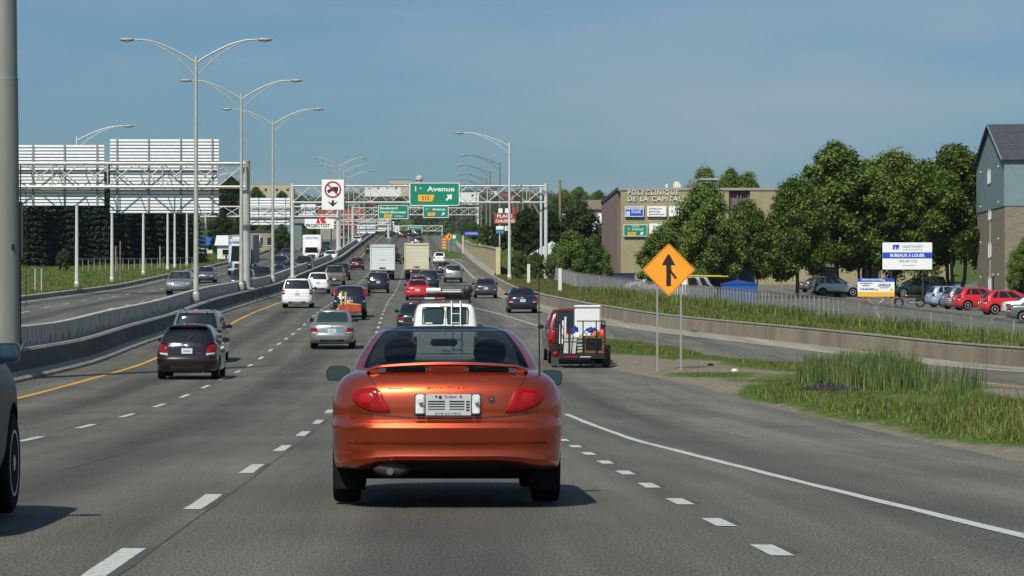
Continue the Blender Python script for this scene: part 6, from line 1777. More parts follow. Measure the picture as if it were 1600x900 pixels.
# ---------------------------------------------------------------- office building
YB = 300.0
bx0, bx1 = XX(970, YB), XX(1490, YB); zg = ground_z(bx0 + 4, YB) - .3; zt_ = zz(291, YB); BD = 26.0
M_tan = mat('tan_brick', (.285, .250, .140), .9, var=.10, vscale=1.2, bump=.2, bscale=14, detail=8)
M_mauve = mat('mauve_brick', (.145, .105, .098), .9, var=.12, vscale=2.0, stretch=(1, 1, .2))
M_flash = mat('roof_flashing', (.30, .27, .23), .6); M_flashd = mat('roof_flashing_dark', (.06, .055, .05), .6)
r = thing('office_building', 'tan brick office building with white raised letters and a mauve side wall', 'building', (bx0, YB, zg))
HB = zt_ - zg; WB = bx1 - bx0
gap0, gap1 = XX(1139, YB) - bx0, XX(1172, YB) - bx0
b = MB()
b.box((gap0/2, .25, HB/2 - .2), (gap0, .5, HB - .4)); b.box(((gap1 + WB)/2, .25, HB/2 - .2), (WB - gap1, .5, HB - .4))
zr = zz(298, YB) - zg
b.box(((gap0+gap1)/2, .25, (zr + HB - .4)/2), (gap1 - gap0 - .006, .5, HB - .4 - zr)); b.build('front_wall', M_tan, r)
MB().box(((gap0+gap1)/2, .55, zr/2), (gap1 - gap0 + .4, .1, zr)).build('recess_panel', M_mauve, r)
for q in (.06, .42, .58, .94): block('recess_rib', (gap0 + (gap1-gap0)*q, .40, zr/2), (.14, .18, zr - .02), M_mauve, r)
for q in (.25, .75):
    for zf in (.55, .30): 
        w_ = MB().box((gap0 + (gap1-gap0)*q, .48, zr*zf + .6), (.55, .05, 1.5)).build('window', M_glass, r); MB().ring(rrect(-.32, .32, -.8, .8, .01, 1), rrect(-.26, .26, -.74, .74, .01, 1), 0, .04).build('frame', M_trim, w_, loc=(gap0 + (gap1-gap0)*q, .44, zr*zf + .6))
MB().box((-.0, BD/2 + .30, HB/2 - .2), (.5, BD - .65, HB - .4)).build('side_wall', M_mauve, r)
for k in range(46): block('side_rib', (-.29, .7 + k*(BD - 1)/46, HB/2 - .3), (.08, .16, HB - .7), M_mauve, r)
MB().box((WB/2, BD/2 + .4, HB - .5), (WB - .6, BD - .9, .2)).build('roof', mat('gravel_roof', (.16, .155, .15), .9), r)
MB().box((WB/2, -.03, HB - .28), (WB + .1, .14, .24)).build('front_coping', M_flash, r)
MB().box((-.30, BD/2, HB - .26), (.14, BD, .34)).build('side_coping', M_flashd, r)
for x in (16, 20.5, 25): 
    MB().box((x, -.012, 1.6), (1.8, .03, 1.3)).build('window', M_glass, r)
MB().box((XX(1183, YB) - bx0, -.03, 3.3), (.14, .1, 6)).build('downpipe', M_trim, r)
M_letter = mat('letter_white', (.74, .74, .70), .5)
def on_wall(px, py): return XX(px, YB) - bx0, zz(py, YB) - zg
x, z = on_wall(981, 304.2); text('lettering', 'POLYCLINIQUE', .47, x, z, -.02, M_letter, r, width=79/FOC*YB, depth=.10, align='LEFT', gap=1.25)
x, z = on_wall(981, 314.4); text('lettering', 'DE LA CAPITALE', .47, x, z, -.02, M_letter, r, width=90/FOC*YB, depth=.10, align='LEFT', gap=1.25)
def wall_sign(label, p0, p1, m, fn):
    x0, z1 = on_wall(p0[0], p0[1]); x1, z0 = on_wall(p1[0], p1[1])
    q = thing('wall_sign', label, 'sign', (bx0 + (x0+x1)/2, YB - .16, zg + z0), group='signs on the office wall')
    W, H = x1 - x0, z1 - z0
    MB().box((0, 0, H/2), (W, .22, H), 0, .02).build('panel', m, q)
    fn(q, W, H)
def f1(q, W, H):
    MB().ring(rrect(-W/2, W/2, 0, H, .02, 1), rrect(-W/2 + .06, W/2 - .06, .06, H - .06, .02, 1), -.125, -.108).build('border', M_sign_white, q)
    text('lettering', 'RADIOLOGIE', .24, 0, H*.68, -.115, M_sign_white, q, width=W*.86, bold=.03)
    text('lettering', 'ST-LOUIS', .26, .18, H*.34, -.115, M_sign_white, q, width=W*.48, bold=.02)
    MB().box((-W*.33, -.115, H*.30), (.36, .02, .46)).build('emblem', mat('sign_pale_blue', (.45, .62, .80), .5), q)
def f2(q, W, H):
    for k, t in enumerate(('Médecine', 'générale', 'spécialistes')): text('lettering', t, .20, -W*.42, H*(.68 - .26*k), -.112, M_sign_black, q, width=W*(.66, .58, .82)[k], align='LEFT', shear=.2)
def f3(q, W, H): text('lettering', 'S', .5, 0, H*.4, -.112, M_sign_black, q); text('lettering', 'Co', .22, 0, H*.12, -.112, M_sign_black, q)
def f4(q, W, H):
    MB().ring(rrect(-W/2, W/2, 0, H, .03, 2), rrect(-W/2 + .05, W/2 - .05, .05, H - .05, .03, 2), -.122, -.108).build('border', M_sign_white, q)
    text('lettering', 'SORTIE', .16, 0, H*.78, -.112, M_sign_white, q, width=.72); text('lettering', '1', .26, -W*.30, H*.50, -.112, M_sign_white, q); text('lettering', 're', .13, -W*.23, H*.58, -.112, M_sign_white, q)
    text('lettering', 'AVENUE', .24, W*.10, H*.50, -.112, M_sign_white, q, width=1.15)
    exit_flag(q, -W*.14, H*.21, .34, .85, -.112, '315', .20); ne_arrow(q, W*.26, H*.23, .34, -.112)
def f5(q, W, H): text('lettering', 'P', .55, -.2, H*.3, -.112, M_sign_black, q); text('lettering', '→', .3, .4, H*.2, -.112, M_sign_black, q) if False else None
wall_sign('blue and white radiology sign on the tan wall under the raised letters', (976, 322.3), (1005.5, 338.8), M_sign_blue, f1)
wall_sign('white sign with slanted black words on the tan wall, right of the blue one', (1011, 322.3), (1041, 338.8), M_sign_white, f2)
wall_sign('white sign half hidden by leaves on the tan wall, right of the two others', (1045, 322.3), (1075, 338.8), M_sign_white, f3)
wall_sign('green exit sign on the tan wall below the blue one', (974, 351), (1011, 369.5), M_green, f4)
wall_sign('white parking sign on the tan wall right of the green one, behind leaves', (1014.5, 349.5), (1038, 366), M_sign_white, f5)
# rooftop plant
zr_ = zg + HB - .4
x0 = XX(1077, 306); r = thing('rooftop_unit', 'grey ventilation plant on the office roof with a round fan', 'rooftop unit', (XX(1099, 306), 306, zr_))
MB().box((-1.0, 0, .75), (.8, 1.2, 1.4), 0, .03).build('casing', mat('unit_grey', (.20, .20, .20), .6), r)
MB().box((.45, 0, .70), (1.9, 1.2, 1.2), 0, .03).build('cabinet', mat('unit_dark', (.10, .10, .105), .5), r)
MB().box((.45, -.05, 1.42), (2.05, 1.4, .22), 0, .02).build('hood', mat('unit_light', (.34, .34, .34), .6), r)
MB().box((0, -.05, .12), (3.0, 1.5, .24)).build('base', MATS['unit_light'], r)
fnr = MB().ring(circ(-.22, .78, .36, 20), circ(-.22, .78, .28, 20), -.68, -.58).build('fan_ring', MATS['unit_light'], r)
b = MB()
for k in range(4): t = k*math.pi/2 + .4; b.tube([(-.22, -.62, .78), (-.22 + .27*math.cos(t), -.62, .78 + .27*math.sin(t))], .05, 4)
b.build('fan_blade', M_black, fnr)
for k, (px, h, rr, lb) in enumerate(((1042, .60, .22, 'small pale cone vent at the left of the office roof'), (1058, .95, .55, 'wide pale cylinder vent on the office roof'), (1062, .60, .28, 'small pale vent just right of the wide cylinder vent'))):
    o = MB().lathe([(rr*1.15, 0), (rr*1.15, .1), (rr*.8, .14), (rr*.75, h*.75), (rr*.4, h)], (0, 0, 0), 14).build('roof_vent', mat('vent_cream', (.50, .48, .38), .6), None, smooth_deg=40)
    o.location = (XX(px, 303 + 2*(k == 1)), 303 + 2*(k == 1), zr_ + .2); tag(o, lb, 'roof vent')

# ---------------------------------------------------------------- apartment house at the right edge
YH = 246.0
hx0 = XX(1570, YH); hzg = ground_z(hx0, YH) - .2
zk = zz(247, YH) - hzg; zap = zz(195, YH + 6) - hzg; zm = zz(322, YH) - hzg
r = thing('apartment_house', 'tall apartment house with grey blue siding over brick and a steep slate roof', 'building', (hx0, YH, hzg))
HD = hx0*(FOC/ (1527 - VX))  - YH      # depth so that the far gable corner stands on its sight line
HD = min(14, max(9, HD)); HW = 22
M_siding = mat('grey_blue_siding', (.155, .225, .235), .7, var=.06, vscale=1.5); M_brick2 = mat('buff_brick', (.25, .215, .155), .9, col2=(.15, .13, .10), var=.3, vscale=2.2, bump=.3, bscale=9, detail=8, stretch=(1, 1, 3))
M_slate = mat('slate_roof', (.045, .05, .065), .85, var=.35, vscale=3, stretch=(.6, 1, 2))
MB().box((HW/2, HD/2, zm/2), (HW, HD, zm)).build('brick_wall', M_brick2, r)
b = MB(); b.box((HW/2, HD/2, (zm + zk)/2 + .002), (HW + .12, HD + .12, zk - zm)); b.build('siding_wall', M_siding, r)
V = [(-.06, -.06, zk + .003), (-.06, HD + .06, zk + .003), (-.06, HD/2, zap - .05), (HW, -.06, zk + .003), (HW, HD + .06, zk + .003), (HW, HD/2, zap - .05)]
MB().add(V, [(0, 2, 1), (3, 4, 5), (0, 1, 4, 3), (0, 3, 5, 2), (1, 2, 5, 4)]).build('gable_wall', M_siding, r)
for k in range(14):
    f0, f1_ = k/14, (k+1)/14
    ya, yb_ = -.35 + (HD/2 + .35)*f0, -.35 + (HD/2 + .35)*f1_
    za, zb_ = zk - .18 + (zap - zk + .18)*f0, zk - .18 + (zap - zk + .18)*f1_
    MB().add([(-.30, ya, za + .10), (HW, ya, za + .10), (HW, yb_, zb_ + .06), (-.30, yb_, zb_ + .06), (-.30, ya, za), (HW, ya, za), (HW, yb_, zb_ - .02), (-.30, yb_, zb_ - .02)], [(0, 1, 2, 3), (4, 7, 6, 5), (0, 4, 5, 1), (2, 6, 7, 3), (0, 3, 7, 4), (1, 5, 6, 2)]).build('shingle_course', M_slate, r)
MB().add([(-.30, HD/2, zap + .06), (HW, HD/2, zap + .06), (HW, HD + .35, zk - .18), (-.30, HD + .35, zk - .18)], [(0, 1, 2, 3)]).build('rear_roof', M_slate, r)
MB().tube([(-.32, -.35, zk - .13), (-.32, HD/2, zap + .0)], .07, 4).build('bargeboard', MATS['grey_blue_siding'], r); MB().tube([(-.32, HD + .35, zk - .13), (-.32, HD/2, zap)], .07, 4).build('bargeboard', MATS['grey_blue_siding'], r)
for z0, z1 in ((zz(286.5, YH+6), zz(265, YH+6)), (zz(343, YH+6), zz(329, YH+6)), (zz(402, YH+6), zz(379, YH+6)), (zz(455, YH+6), zz(433, YH+6))):
    z0 -= hzg; z1 -= hzg; xo = -.075 if z0 > zm else -.012
    w_ = MB().box((xo, HD*.52, (z0+z1)/2), (.03, .95, z1 - z0)).build('window', M_glass, r)
    b = MB()
    for yo in (-.5, .0, .5): b.box((xo - .03, HD*.52 + yo, (z0+z1)/2), (.05, .10, z1 - z0 + .1))
    for q in (z0, z1): b.box((xo - .032, HD*.52, q), (.052, 1.1, .10))
    b.build('frame', M_sign_white, w_)
MB().box((-.02, HD*.52, zm*.62), (.05, .30, zm*.72)).build('downpipe', mat('pipe_beige', (.40, .37, .30), .6), r)
for z in (zz(258, YH) - hzg, zz(314, YH) - hzg, zz(372, YH) - hzg, zz(428, YH) - hzg):
    for yo in (HD*.16, HD*.80): MB().lathe([(.03, .10), (.07, 0), (.06, -.03)], (-.16, yo, z), 8).build('wall_lamp', M_galv, r)
for k in range(4):
    for z in (2.0, 5.0, zm + 2.2): MB().box((4 + k*5, -.075 if z > zm else -.012, z), (1.4, .03, 1.4)).build('window', M_glass, r)

# small shed, houses right of the highway
def house(name, label, px, py_base, y, w, h, d, roof_h, mw, mr, ridge='x', cat='house', windows=2, wz=None):
    x = XX(px, y); zb = EYE + (VY - py_base)*y/FOC
    r = thing(name, label, cat, (x, y, zb))
    MB().box((0, d/2, h/2 - 1.5), (w, d, h + 3)).build('wall', mw, r)
    if roof_h:
        o_ = .35
        if ridge == 'x': V = [(-w/2 - o_, -o_, h), (w/2 + o_, -o_, h), (w/2 + o_, d + o_, h), (-w/2 - o_, d + o_, h), (-w/2 - o_, d/2, h + roof_h), (w/2 + o_, d/2, h + roof_h)]; F = [(0, 1, 5, 4), (2, 3, 4, 5), (0, 4, 3), (1, 2, 5), (0, 3, 2, 1)]
        else: V = [(-w/2 - o_, -o_, h), (w/2 + o_, -o_, h), (w/2 + o_, d + o_, h), (-w/2 - o_, d + o_, h), (0, -o_, h + roof_h), (0, d + o_, h + roof_h)]; F = [(0, 1, 4), (2, 3, 5), (1, 2, 5, 4), (3, 0, 4, 5), (0, 3, 2, 1)]
        MB().add(V, F).build('roof', mr, r)
    else: MB().box((0, d/2, h + .08), (w + .3, d + .3, .22)).build('roof', mr, r)
    for k in range(windows):
        xw_ = -w/2 + w*(k + .5)/windows
        wd = MB().box((xw_, -.03, wz or h*.55), (min(1.2, w/windows*.5), .05, min(1.3, h*.35))).build('window', M_glass, r)
        MB().box((xw_, -.05, (wz or h*.55) - min(1.3, h*.35)/2 - .04), (min(1.2, w/windows*.5) + .15, .08, .08)).build('sill', M_sign_white, wd)
    return r
M_cream = mat('cream_wall', (.40, .35, .24), .85, var=.08, vscale=1); M_whitew = mat('white_wall', (.66, .66, .63), .8); M_dkroof = mat('dark_roof', (.05, .048, .05), .85, var=.2, vscale=2)
M_brown = mat('brown_wall', (.16, .12, .085), .9); M_greyw = mat('grey_wall', (.22, .23, .235), .85, var=.1, vscale=.6); M_greenw = mat('grey_green_wall', (.13, .19, .17), .8, var=.1, vscale=.5); M_redb = mat('red_brick', (.27, .085, .065), .9, var=.2, vscale=2)
M_whroof = mat('white_roof', (.62, .63, .65), .5)
house('house', 'beige house with a brown mansard roof behind the trees left of the office building', 933, 352, 420, 3.6, 2.2, 6, 1.5, M_cream, M_brown, 'x')
house('garage', 'small white gabled shed between the bushes and the gantry post', 862, 437, 275, 3.4, 2.3, 5, 1.2, M_whitew, M_whroof, 'y', 'shed', 1)
r = house('white_roof_house', 'dark building with stepped white roofs left of the mauve office wall', 936, 412, 335, 7, 3.6, 10, 2.2, mat('dark_red_wall', (.10, .03, .03), .9), M_whroof, 'x', 'building', 2)
MB().box((1.2, -1.2, 1.9), (4.6, 2.2, .2)).build('porch_roof', M_whroof, r)
MB().box((2.2, -.2, 5.4), (.12, .12, 1.4)).build('vent_pipe', M_whroof, r)
house('shed', 'small cream outbuilding under the rental sign beyond the lot', 1468, 441, 330, 3.2, 2.6, 4, .9, M_cream, M_whroof, 'y', 'shed', 1)
# left of the opposite lanes
house('white_roof_house', 'house with white stepped roofs beside the semi truck', 370, 407, 400, 5.2, 2.0, 8, 1.5, M_whitew, M_whroof, 'x', 'house', 2)
house('flat_building', 'low beige flat roofed building between the lamp posts on the left', 414, 396, 470, 6.0, 3.4, 12, 0, mat('beige_block', (.26, .23, .16), .9, var=.2, vscale=.8), M_dkroof, cat='building', windows=4)
house('warehouse', 'grey green metal warehouse left of the small white box truck', 450, 397, 480, 4.4, 4.8, 14, 0, M_greenw, M_dkroof, cat='building', windows=0)
house('flat_building', 'grey flat building above the warehouse left of the projecting billboard', 466, 372, 560, 7.0, 3.8, 12, 0, M_greyw, M_dkroof, cat='building', windows=2)
house('concrete_building', 'pale concrete block below the billboard beside the opposite lanes', 500, 384, 600, 6.5, 3.6, 10, 0, M_conc, M_conc, cat='building', windows=0)
house('cream_block', 'cream apartment block on the skyline between the lamp posts', 424, 308, 1500, 22, 6.5, 20, 0, M_cream, M_cream, cat='building', windows=4)
house('red_building', 'red brick building behind the far lamp posts under the no-trucks sign', 533, 362, 760, 12, 6, 12, 0, M_redb, M_dkroof, cat='building', windows=3)
yq = 440; x = XX(321, yq); zq = zz(403, yq)
r = thing('blue_billboard', 'blue panelled sign building at the left by the spruces', 'sign', (x, yq, zq))
MB().box((0, 0, 2.4), (2.5, .4, 1.5), 0, .03).build('panel', mat('panel_blue', (.02, .12, .46), .5), r); MB().box((-.1, .2, .8), (2.2, .4, 1.5)).build('base', M_whitew, r); MB().box((1.7, .3, 3.2), (.4, .3, 2.0), 0, .05).build('mast_sign', MATS['panel_blue'], r); bar('mast', (1.7, .3, -1), (1.7, .3, 2.4), .08, M_trim, r)
yq = 520; x = XX(499, yq); zq = zz(357.5, yq)
r = thing('billboard', 'long white billboard with a red stripe emblem and black letters over the opposite lanes', 'billboard', (x, yq, zq))
W = 46/FOC*yq; H = 15.5/FOC*yq
MB().box((0, .1, H/2), (W, .2, H), 0, .02).build('panel', M_sign_white, r)
text('lettering', 'PROJECTOIT', .56, -.25, .28, -.012, M_sign_black, r, width=W*.82, bold=.02)
b = MB(); b.prism([(-.55, H*.55), (.15, H*.55), (-.15, H + .25), (-.35, H*.98)], -.03, -.005); b.prism([(.35, H*.55), (1.25, H*.55), (.75, H + .25), (-.02, H + .25)], -.03, -.005); b.build('emblem', mat('logo_red', (.52, .02, .03), .5), r)
for q in (-W*.4, 0, W*.4): bar('post', (q, .2, -3.5), (q, .2, 0), .10, M_trim, r)
# right of the highway: red shop sign, blue sign, detour signs
yq = 318; x = XX(790, yq); zq = zz(350, yq)
r = thing('shop_sign', 'red and white shop sign tower among the wooden poles on the right', 'sign', (x, yq, zq))
W = 36/FOC*520
MB().box((0, .1, .95), (W, .2, 1.9), 0, .03).build('panel', mat('sign_brick', (.30, .035, .03), .6), r)
text('lettering', 'PLACE', .55, -.15, 1.1, -.012, M_sign_white, r, width=W*.66, bold=.02); text('lettering', 'CHAUSSURES', .50, -.05, .28, -.012, M_sign_white, r, width=W*.84, bold=.02)
MB().box((-.9, .1, 2.3), (.7, .2, .8)).build('panel', M_sign_white, r); MB().box((.2, .1, 2.3), (.6, .2, .8)).build('panel', M_sign_white, r); MB().box((1.6, .12, 2.2), (.35, .2, 1.5)).build('panel', mat('logo_red2', (.45, .02, .03), .5), r)
MB().box((-1.0, .1, -1.35), (1.3, .2, .6)).build('panel', mat('panel_blue2', (.06, .19, .40), .5), r); MB().box((-1.0, .1, -.65), (1.3, .2, .6)).build('panel', M_sign_white, r); MB().box((.3, .1, -.75), (.9, .2, .8)).build('panel', M_sign_white, r)
for q in (-1.0, .9): bar('post', (q, .25, -3.5), (q, .25, 0), .10, M_whitesteel, r)
text('lettering', '%', .5, .3, -1.0, -.012, mat('logo_red', (.5, .02, .03)), r)
r.scale = (318/520, 318/520, 318/520)
yq = 425; x = XX(737, yq)
o, p = panel_sign('shop_canopy', 'bright blue shop canopy sign on the right below the second gantry', 'sign', x, yq, zz(368, yq), 25/FOC*yq, 6.2/FOC*yq, mat('canopy_blue', (.02, .05, .42), .5), 0, .05, t=1.5)
text('lettering', 'ULTRAMAR', .26, 0, .16, -.01, M_sign_white, o, width=1.7)
for q in (-1.2, 1.2): bar('post', (q, .5, -2.5), (q, .5, 0), .12, M_whitesteel, o)
yq = 478; x = XX(701.5, yq)
r = thing('detour_sign', 'orange diamond sign on the grass patch at the far exit', 'road sign', (x, yq, zz(376, yq)))
MB().prism(roundpoly([(0, -.02), (.62, .62), (0, 1.25), (-.62, .62)], .05), 0, .03).build('panel', M_sign_orange, r); MB().box((.05, -.01, .62), (.22, .02, .5)).build('arrow', M_sign_black, r); bar('post', (0, .06, -1.8), (0, .06, .6), .04, M_galv, r)
r = thing('guide_sign', 'small teal guide sign next to the orange diamond at the far exit', 'road sign', (XX(709.5, yq), yq, zz(377, yq)))
MB().box((0, .02, .45), (.75, .04, 1.3)).build('panel', mat('sign_teal', (.01, .25, .25), .5), r); MB().box((0, -.008, .7), (.45, .02, .5)).build('symbol', M_sign_white, r); bar('post', (0, .06, -1.6), (0, .06, .2), .04, M_galv, r)
yq = 455; x = XX(694, yq)
r = thing('chevron_post', 'tall orange chevron board on the grass patch at the far exit', 'road sign', (x, yq, zz(389, yq)))
for k in range(4): MB().prism([(-.32, .42*k), (.0, .42*k + .12), (.32, .42*k), (.32, .42*k + .26), (0, .42*k + .38), (-.32, .42*k + .26)], 0, .03).build('chevron', M_sign_orange, r)
bar('post', (0, .06, -1.2), (0, .06, 1.6), .04, M_galv, r)
gp = MB(); V = []
for px, y in ((683, 425), (700, 425), (722, 427), (720, 470), (700, 500), (684, 510)): V.append((XX(px, y), y, zp(y) + .12))
gp.add(V, [tuple(range(6))]); tag(gp.build('grass_patch', M_ground), kind='structure')
kb = MB(); kb.box((XX(702, 424), 424.3, zp(424) + .06), (XX(722, 424) - XX(683, 424), .3, .2)); tag(kb.build('exit_kerb', M_conc), 'pale kerb at the near end of the far exit grass patch', 'kerb')

# wooden utility poles
def pole(label, px, y, ptop, r0, lean=0.0, arm=True):
    x = XX(px, y); zb = ground_z(x, y); h = zz(ptop, y) - zb
    r = thing('utility_pole', label, 'pole', (x, y, zb), (0, lean, 0), 'wooden poles on the right')
    MB().tube([(0, 0, 0), (0, 0, h)], [r0, r0*.72], 10).build('pole', M_wood, r, smooth_deg=50)
    if arm:
        MB().box((0, -.1, h - .9), (1.6, .1, .1)).build('crossarm', M_wood, r)
        for q in (-.7, -.25, .25, .7): MB().lathe([(.05, 0), (.06, .08), (.03, .15)], (q, -.1, h - .84), 8).build('insulator', M_grey_metal, r)
    return r
pole('thick wooden pole standing tall right of the big gantry', 875, 300, 281, .17, arm=False)
pole('wooden pole with a cross arm seen through the gantry lattice, right end', 828, 330, 287, .15)
pole('wooden pole just left of the one with the cross arm', 817, 350, 300, .15, arm=False)
pole('thin wooden pole left of the gantry post near the red shop sign', 802, 420, 305, .15, arm=False)
pole('thin wooden pole beside the white road lamp, far', 809, 400, 318, .12, arm=False)
r = thing('brace_pole', 'leaning wooden brace pole behind the right gantry post', 'pole', (XX(868, 310), 310, ground_z(XX(868, 310), 310)))
zq = r.location.z; MB().tube([(0, 0, zz(378, 310) - zq), (XX(833, 310) - XX(868, 310), 0, zz(318, 310) - zq)], [.15, .12], 8).build('pole', M_wood, r); bar('foot', (0, 0, -.5), (0, 0, zz(378, 310) - zq), .15, M_wood, r)
for k, (px, y, h) in enumerate(((181, 300, 2.6), (188, 262, 3.5), (250, 330, 2.4), (65, 215, 1.6), (55, 215, 1.6))):
    x = XX(px, y); o = MB().tube([(0, 0, 0), (0, 0, h)], .06 if k else .09, 6).build('grass_stake', M_wood if k in (0, 1) else M_galv, None); o.location = (x, y, ground_z(x, y))
    tag(o, ('thick brown stake by the spruces between the white poles', 'brown stake in the grass near the second white pole', 'thin grey stake in the grass right of the third white pole', 'thin stake in the left grass near the mast, right one', 'thin stake in the left grass near the mast, left one')[k], 'stake')
gf = thing('field_fence', 'low pale fence along the foot of the spruces on the left', 'fence')
for k in range(22):
    x = XX(120 + k*9, 300); y = 300 + k*1.5; x = XX(120 + k*9, y); z = ground_z(x, y)
    bar('post', (x, y, z), (x, y, z + 1.2), .03, M_galv, gf, 5)
    if k: bar('rail', pz, (x, y, z + 1.2), .02, M_galv, gf, 5)
    pz = (x, y, z + 1.2)
# water tower and mast on the skyline
yq = 2100
x = XX(655, yq); zb = ground_z(x, yq)
r = thing('water_tower', 'pale water tower with a wide cap on the skyline above the big green sign', 'water tower', (x, yq, zb))
h = zz(274, yq) - zb
MB().tube([(0, 0, 0), (0, 0, h - 3)], 1.7, 14).build('shaft', mat('tower_pale', (.50, .44, .40), .8), r); MB().lathe([(1.6, h - 4.2), (2.6, h - 3.2), (2.6, h - 1.6), (1.9, h - .8), (.5, h)], (0, 0, 0), 18).build('tank', mat('tower_cap', (.50, .40, .36), .7), r)
for k, (px, t_, b_, w, lb) in enumerate(((625, 281, 300, 14, 'cream tower block on the skyline left of the large green sign'), (598, 289, 300, 24, 'long low white building on the skyline behind the gantry'), (708, 300, 312, 30, 'white hillside block seen through the gantry right of the big sign'))):
    y = 2000 - 250*(k == 2) + 60*(k == 0); h = (b_ - t_)/FOC*y
    house('tower_block' if k == 0 else 'hillside_block', lb, px, b_, y, w, h, 12, 0, (M_cream, M_whitew, M_whitew)[k], M_dkroof, cat='building', windows=4)
random.seed(5)
hl = [(575, 305), (590, 318), (612, 309), (630, 322), (648, 312), (582, 329), (605, 333), (632, 337), (730, 318), (750, 327), (695, 330), (720, 336), (765, 305), (800, 312), (560, 318), (548, 328)]
HSEEN = []
tones = [('white', M_whitew), ('brick red', M_redb), ('cream', M_cream), ('grey', M_greyw)]
for k, (px, py) in enumerate(hl):
    nm, mw = tones[k % 4]; cand = [q for q in range(1150, 2500, 10)]; y = min(cand, key=lambda q: abs(VY - FOC*(ground_z(XX(px, q), q) - EYE)/q - py - 4)); py = VY - FOC*(ground_z(XX(px, y), y) - EYE)/y; HSEEN.append((px, y))
    house('hillside_house', '%s tiny hillside house, %s walled, %s the large green sign' % (('first', 'second', 'third', 'fourth', 'fifth', 'sixth', 'seventh', 'eighth', 'ninth', 'tenth', 'eleventh')[sorted([q[0] for q in hl if (q[0] < 660) == (px < 660)]).index(px)], nm, 'left of' if px < 660 else 'right of'), px, py, y, random.uniform(9, 16), random.uniform(4, 7), 9, random.choice((0, 2.5, 3)), mw, M_dkroof, 'x', windows=2)
    o = [q for q in COL.objects if q.name.startswith('hillside_house')][-1]; 
for o in COL.objects:
    if o.name.startswith('hillside_house'): o['group'] = 'tiny houses on the far hillside'
# ---------------------------------------------------------------- trees and weeds
L_maple = leaf_mat('leaf_maple', (.014, .038, .005), (.215, .300, .050))
L_dark = leaf_mat('leaf_dark', (.012, .030, .008), (.080, .125, .028))
L_bush = leaf_mat('leaf_bush', (.020, .050, .008), (.16, .240, .040))
L_far = leaf_mat('leaf_far', (.020, .040, .014), (.070, .095, .035))
L_spruce = leaf_mat('leaf_spruce', (.010, .025, .016), (.058, .092, .055), .15)
M_bark = mat('bark', (.095, .080, .065), .95, var=.35, vscale=6, stretch=(2, 2, .3))
def leaves(centers, radii, per, size, rn, m, name='crown', squash=.85):
    """many small leaf cards scattered in the outer part of leaf clumps"""
    C_ = np.repeat(np.array(centers), per, 0); R_ = np.repeat(np.array(radii), per)
    n = len(C_)
    d = rn.normal(size=(n, 3)); d /= np.linalg.norm(d, axis=1)[:, None]
    rr = R_ * (rn.random(n)**.45) * (1 + .18*rn.normal(size=n))
    P = C_ + d * rr[:, None] * np.array([1, 1, squash])
    nrm = d*.6 + rn.normal(size=(n, 3))*.45 + np.array([-.15, -.25, .5]); nrm /= np.linalg.norm(nrm, axis=1)[:, None]
    u = np.cross(nrm, rn.normal(size=(n, 3))); u /= np.linalg.norm(u, axis=1)[:, None]; v = np.cross(nrm, u)
    s = size*(.6 + .8*rn.random(n))[:, None]
    q = np.stack([P - u*s*.6, P - v*s*.38, P + u*s*.6 , P + v*s*.38], 1).reshape(-1, 3)
    me = bpy.data.meshes.new(name)
    me.vertices.add(4*n); me.vertices.foreach_set('co', q.ravel())
    me.loops.add(4*n); me.loops.foreach_set('vertex_index', np.arange(4*n, dtype=np.int32))
    me.polygons.add(n); me.polygons.foreach_set('loop_start', np.arange(0, 4*n, 4, dtype=np.int32))
    me.update(calc_edges=True); me.validate(); me.materials.append(m)
    return me
def tree_meshes(seed, h, rad, base, m, n_blob=34, per=330, size=.30, top=1.0, stems=1):
    rn = np.random.default_rng(seed); rd = random.Random(seed)
    cs, rs = [], []
    ch = h - base
    for k in range(n_blob):
        t = (k + .5)/n_blob                       # low to high
        z = base + ch*(.10 + .86*t)
        prof = (math.sin(math.pi*min(1, t*.80 + .20))**.6) * (1 if t < .5 else 1 - .45*((t-.5)/.5)**1.6)
        rr = rad*prof*(.35 + .65*rd.random()**.5)
        a_ = k*2.399 + rd.uniform(-.5, .5)
        cs.append((rr*math.cos(a_), rr*math.sin(a_), z + rd.uniform(-.3, .3))); rs.append(rad*rd.uniform(.16, .30))
    for k in range(n_blob//3):
        t = rd.random(); cs.append((rd.uniform(-.3, .3)*rad, rd.uniform(-.3, .3)*rad, base + ch*(.2 + .65*t))); rs.append(rad*rd.uniform(.25, .4))
    crown = leaves(cs, rs, per, size, rn, m)
    b = MB()
    for st in range(stems):
        a_ = st*2.1; o = .0 if stems == 1 else .25
        p0 = Vector((o*math.cos(a_), o*math.sin(a_), 0)); lean = Vector((o*2.2*math.cos(a_), o*2.2*math.sin(a_), 0))
        mid = p0 + lean*.6 + Vector((rd.uniform(-.1, .1), rd.uniform(-.1, .1), base*1.1)); topp = p0 + lean + Vector((0, 0, base + ch*.6))
        w = max(.10, h*.017)/ (1 if stems == 1 else 1.35)
        b.tube([p0, (p0 + mid)/2 + Vector((.05, .03, 0)), mid, topp], [w*1.35, w, w*.85, w*.35], 9)
        for k in range(6):
            c_ = Vector(rd.choice(cs)); q = mid.lerp(topp, rd.uniform(.0, .7)); b.tube([q, q.lerp(c_, .5) + Vector((0, 0, .2)), c_], [w*.45, w*.3, w*.1], 6)
    trunk = b.mesh('trunk', M_bark, 60)
    return crown, trunk
def plant(name, label, x, y, meshes, s=1.0, rz=0.0, group=None, cat='tree', z=None):
    r = thing(name, label, cat, (x, y, ground_z(x, y) - .05 if z is None else z), (0, 0, rz), group)
    if isinstance(s, (int, float)): s = (s, s, s)
    r.scale = s
    obj('crown', meshes[0], r); obj('trunk', meshes[1], r)
    return r
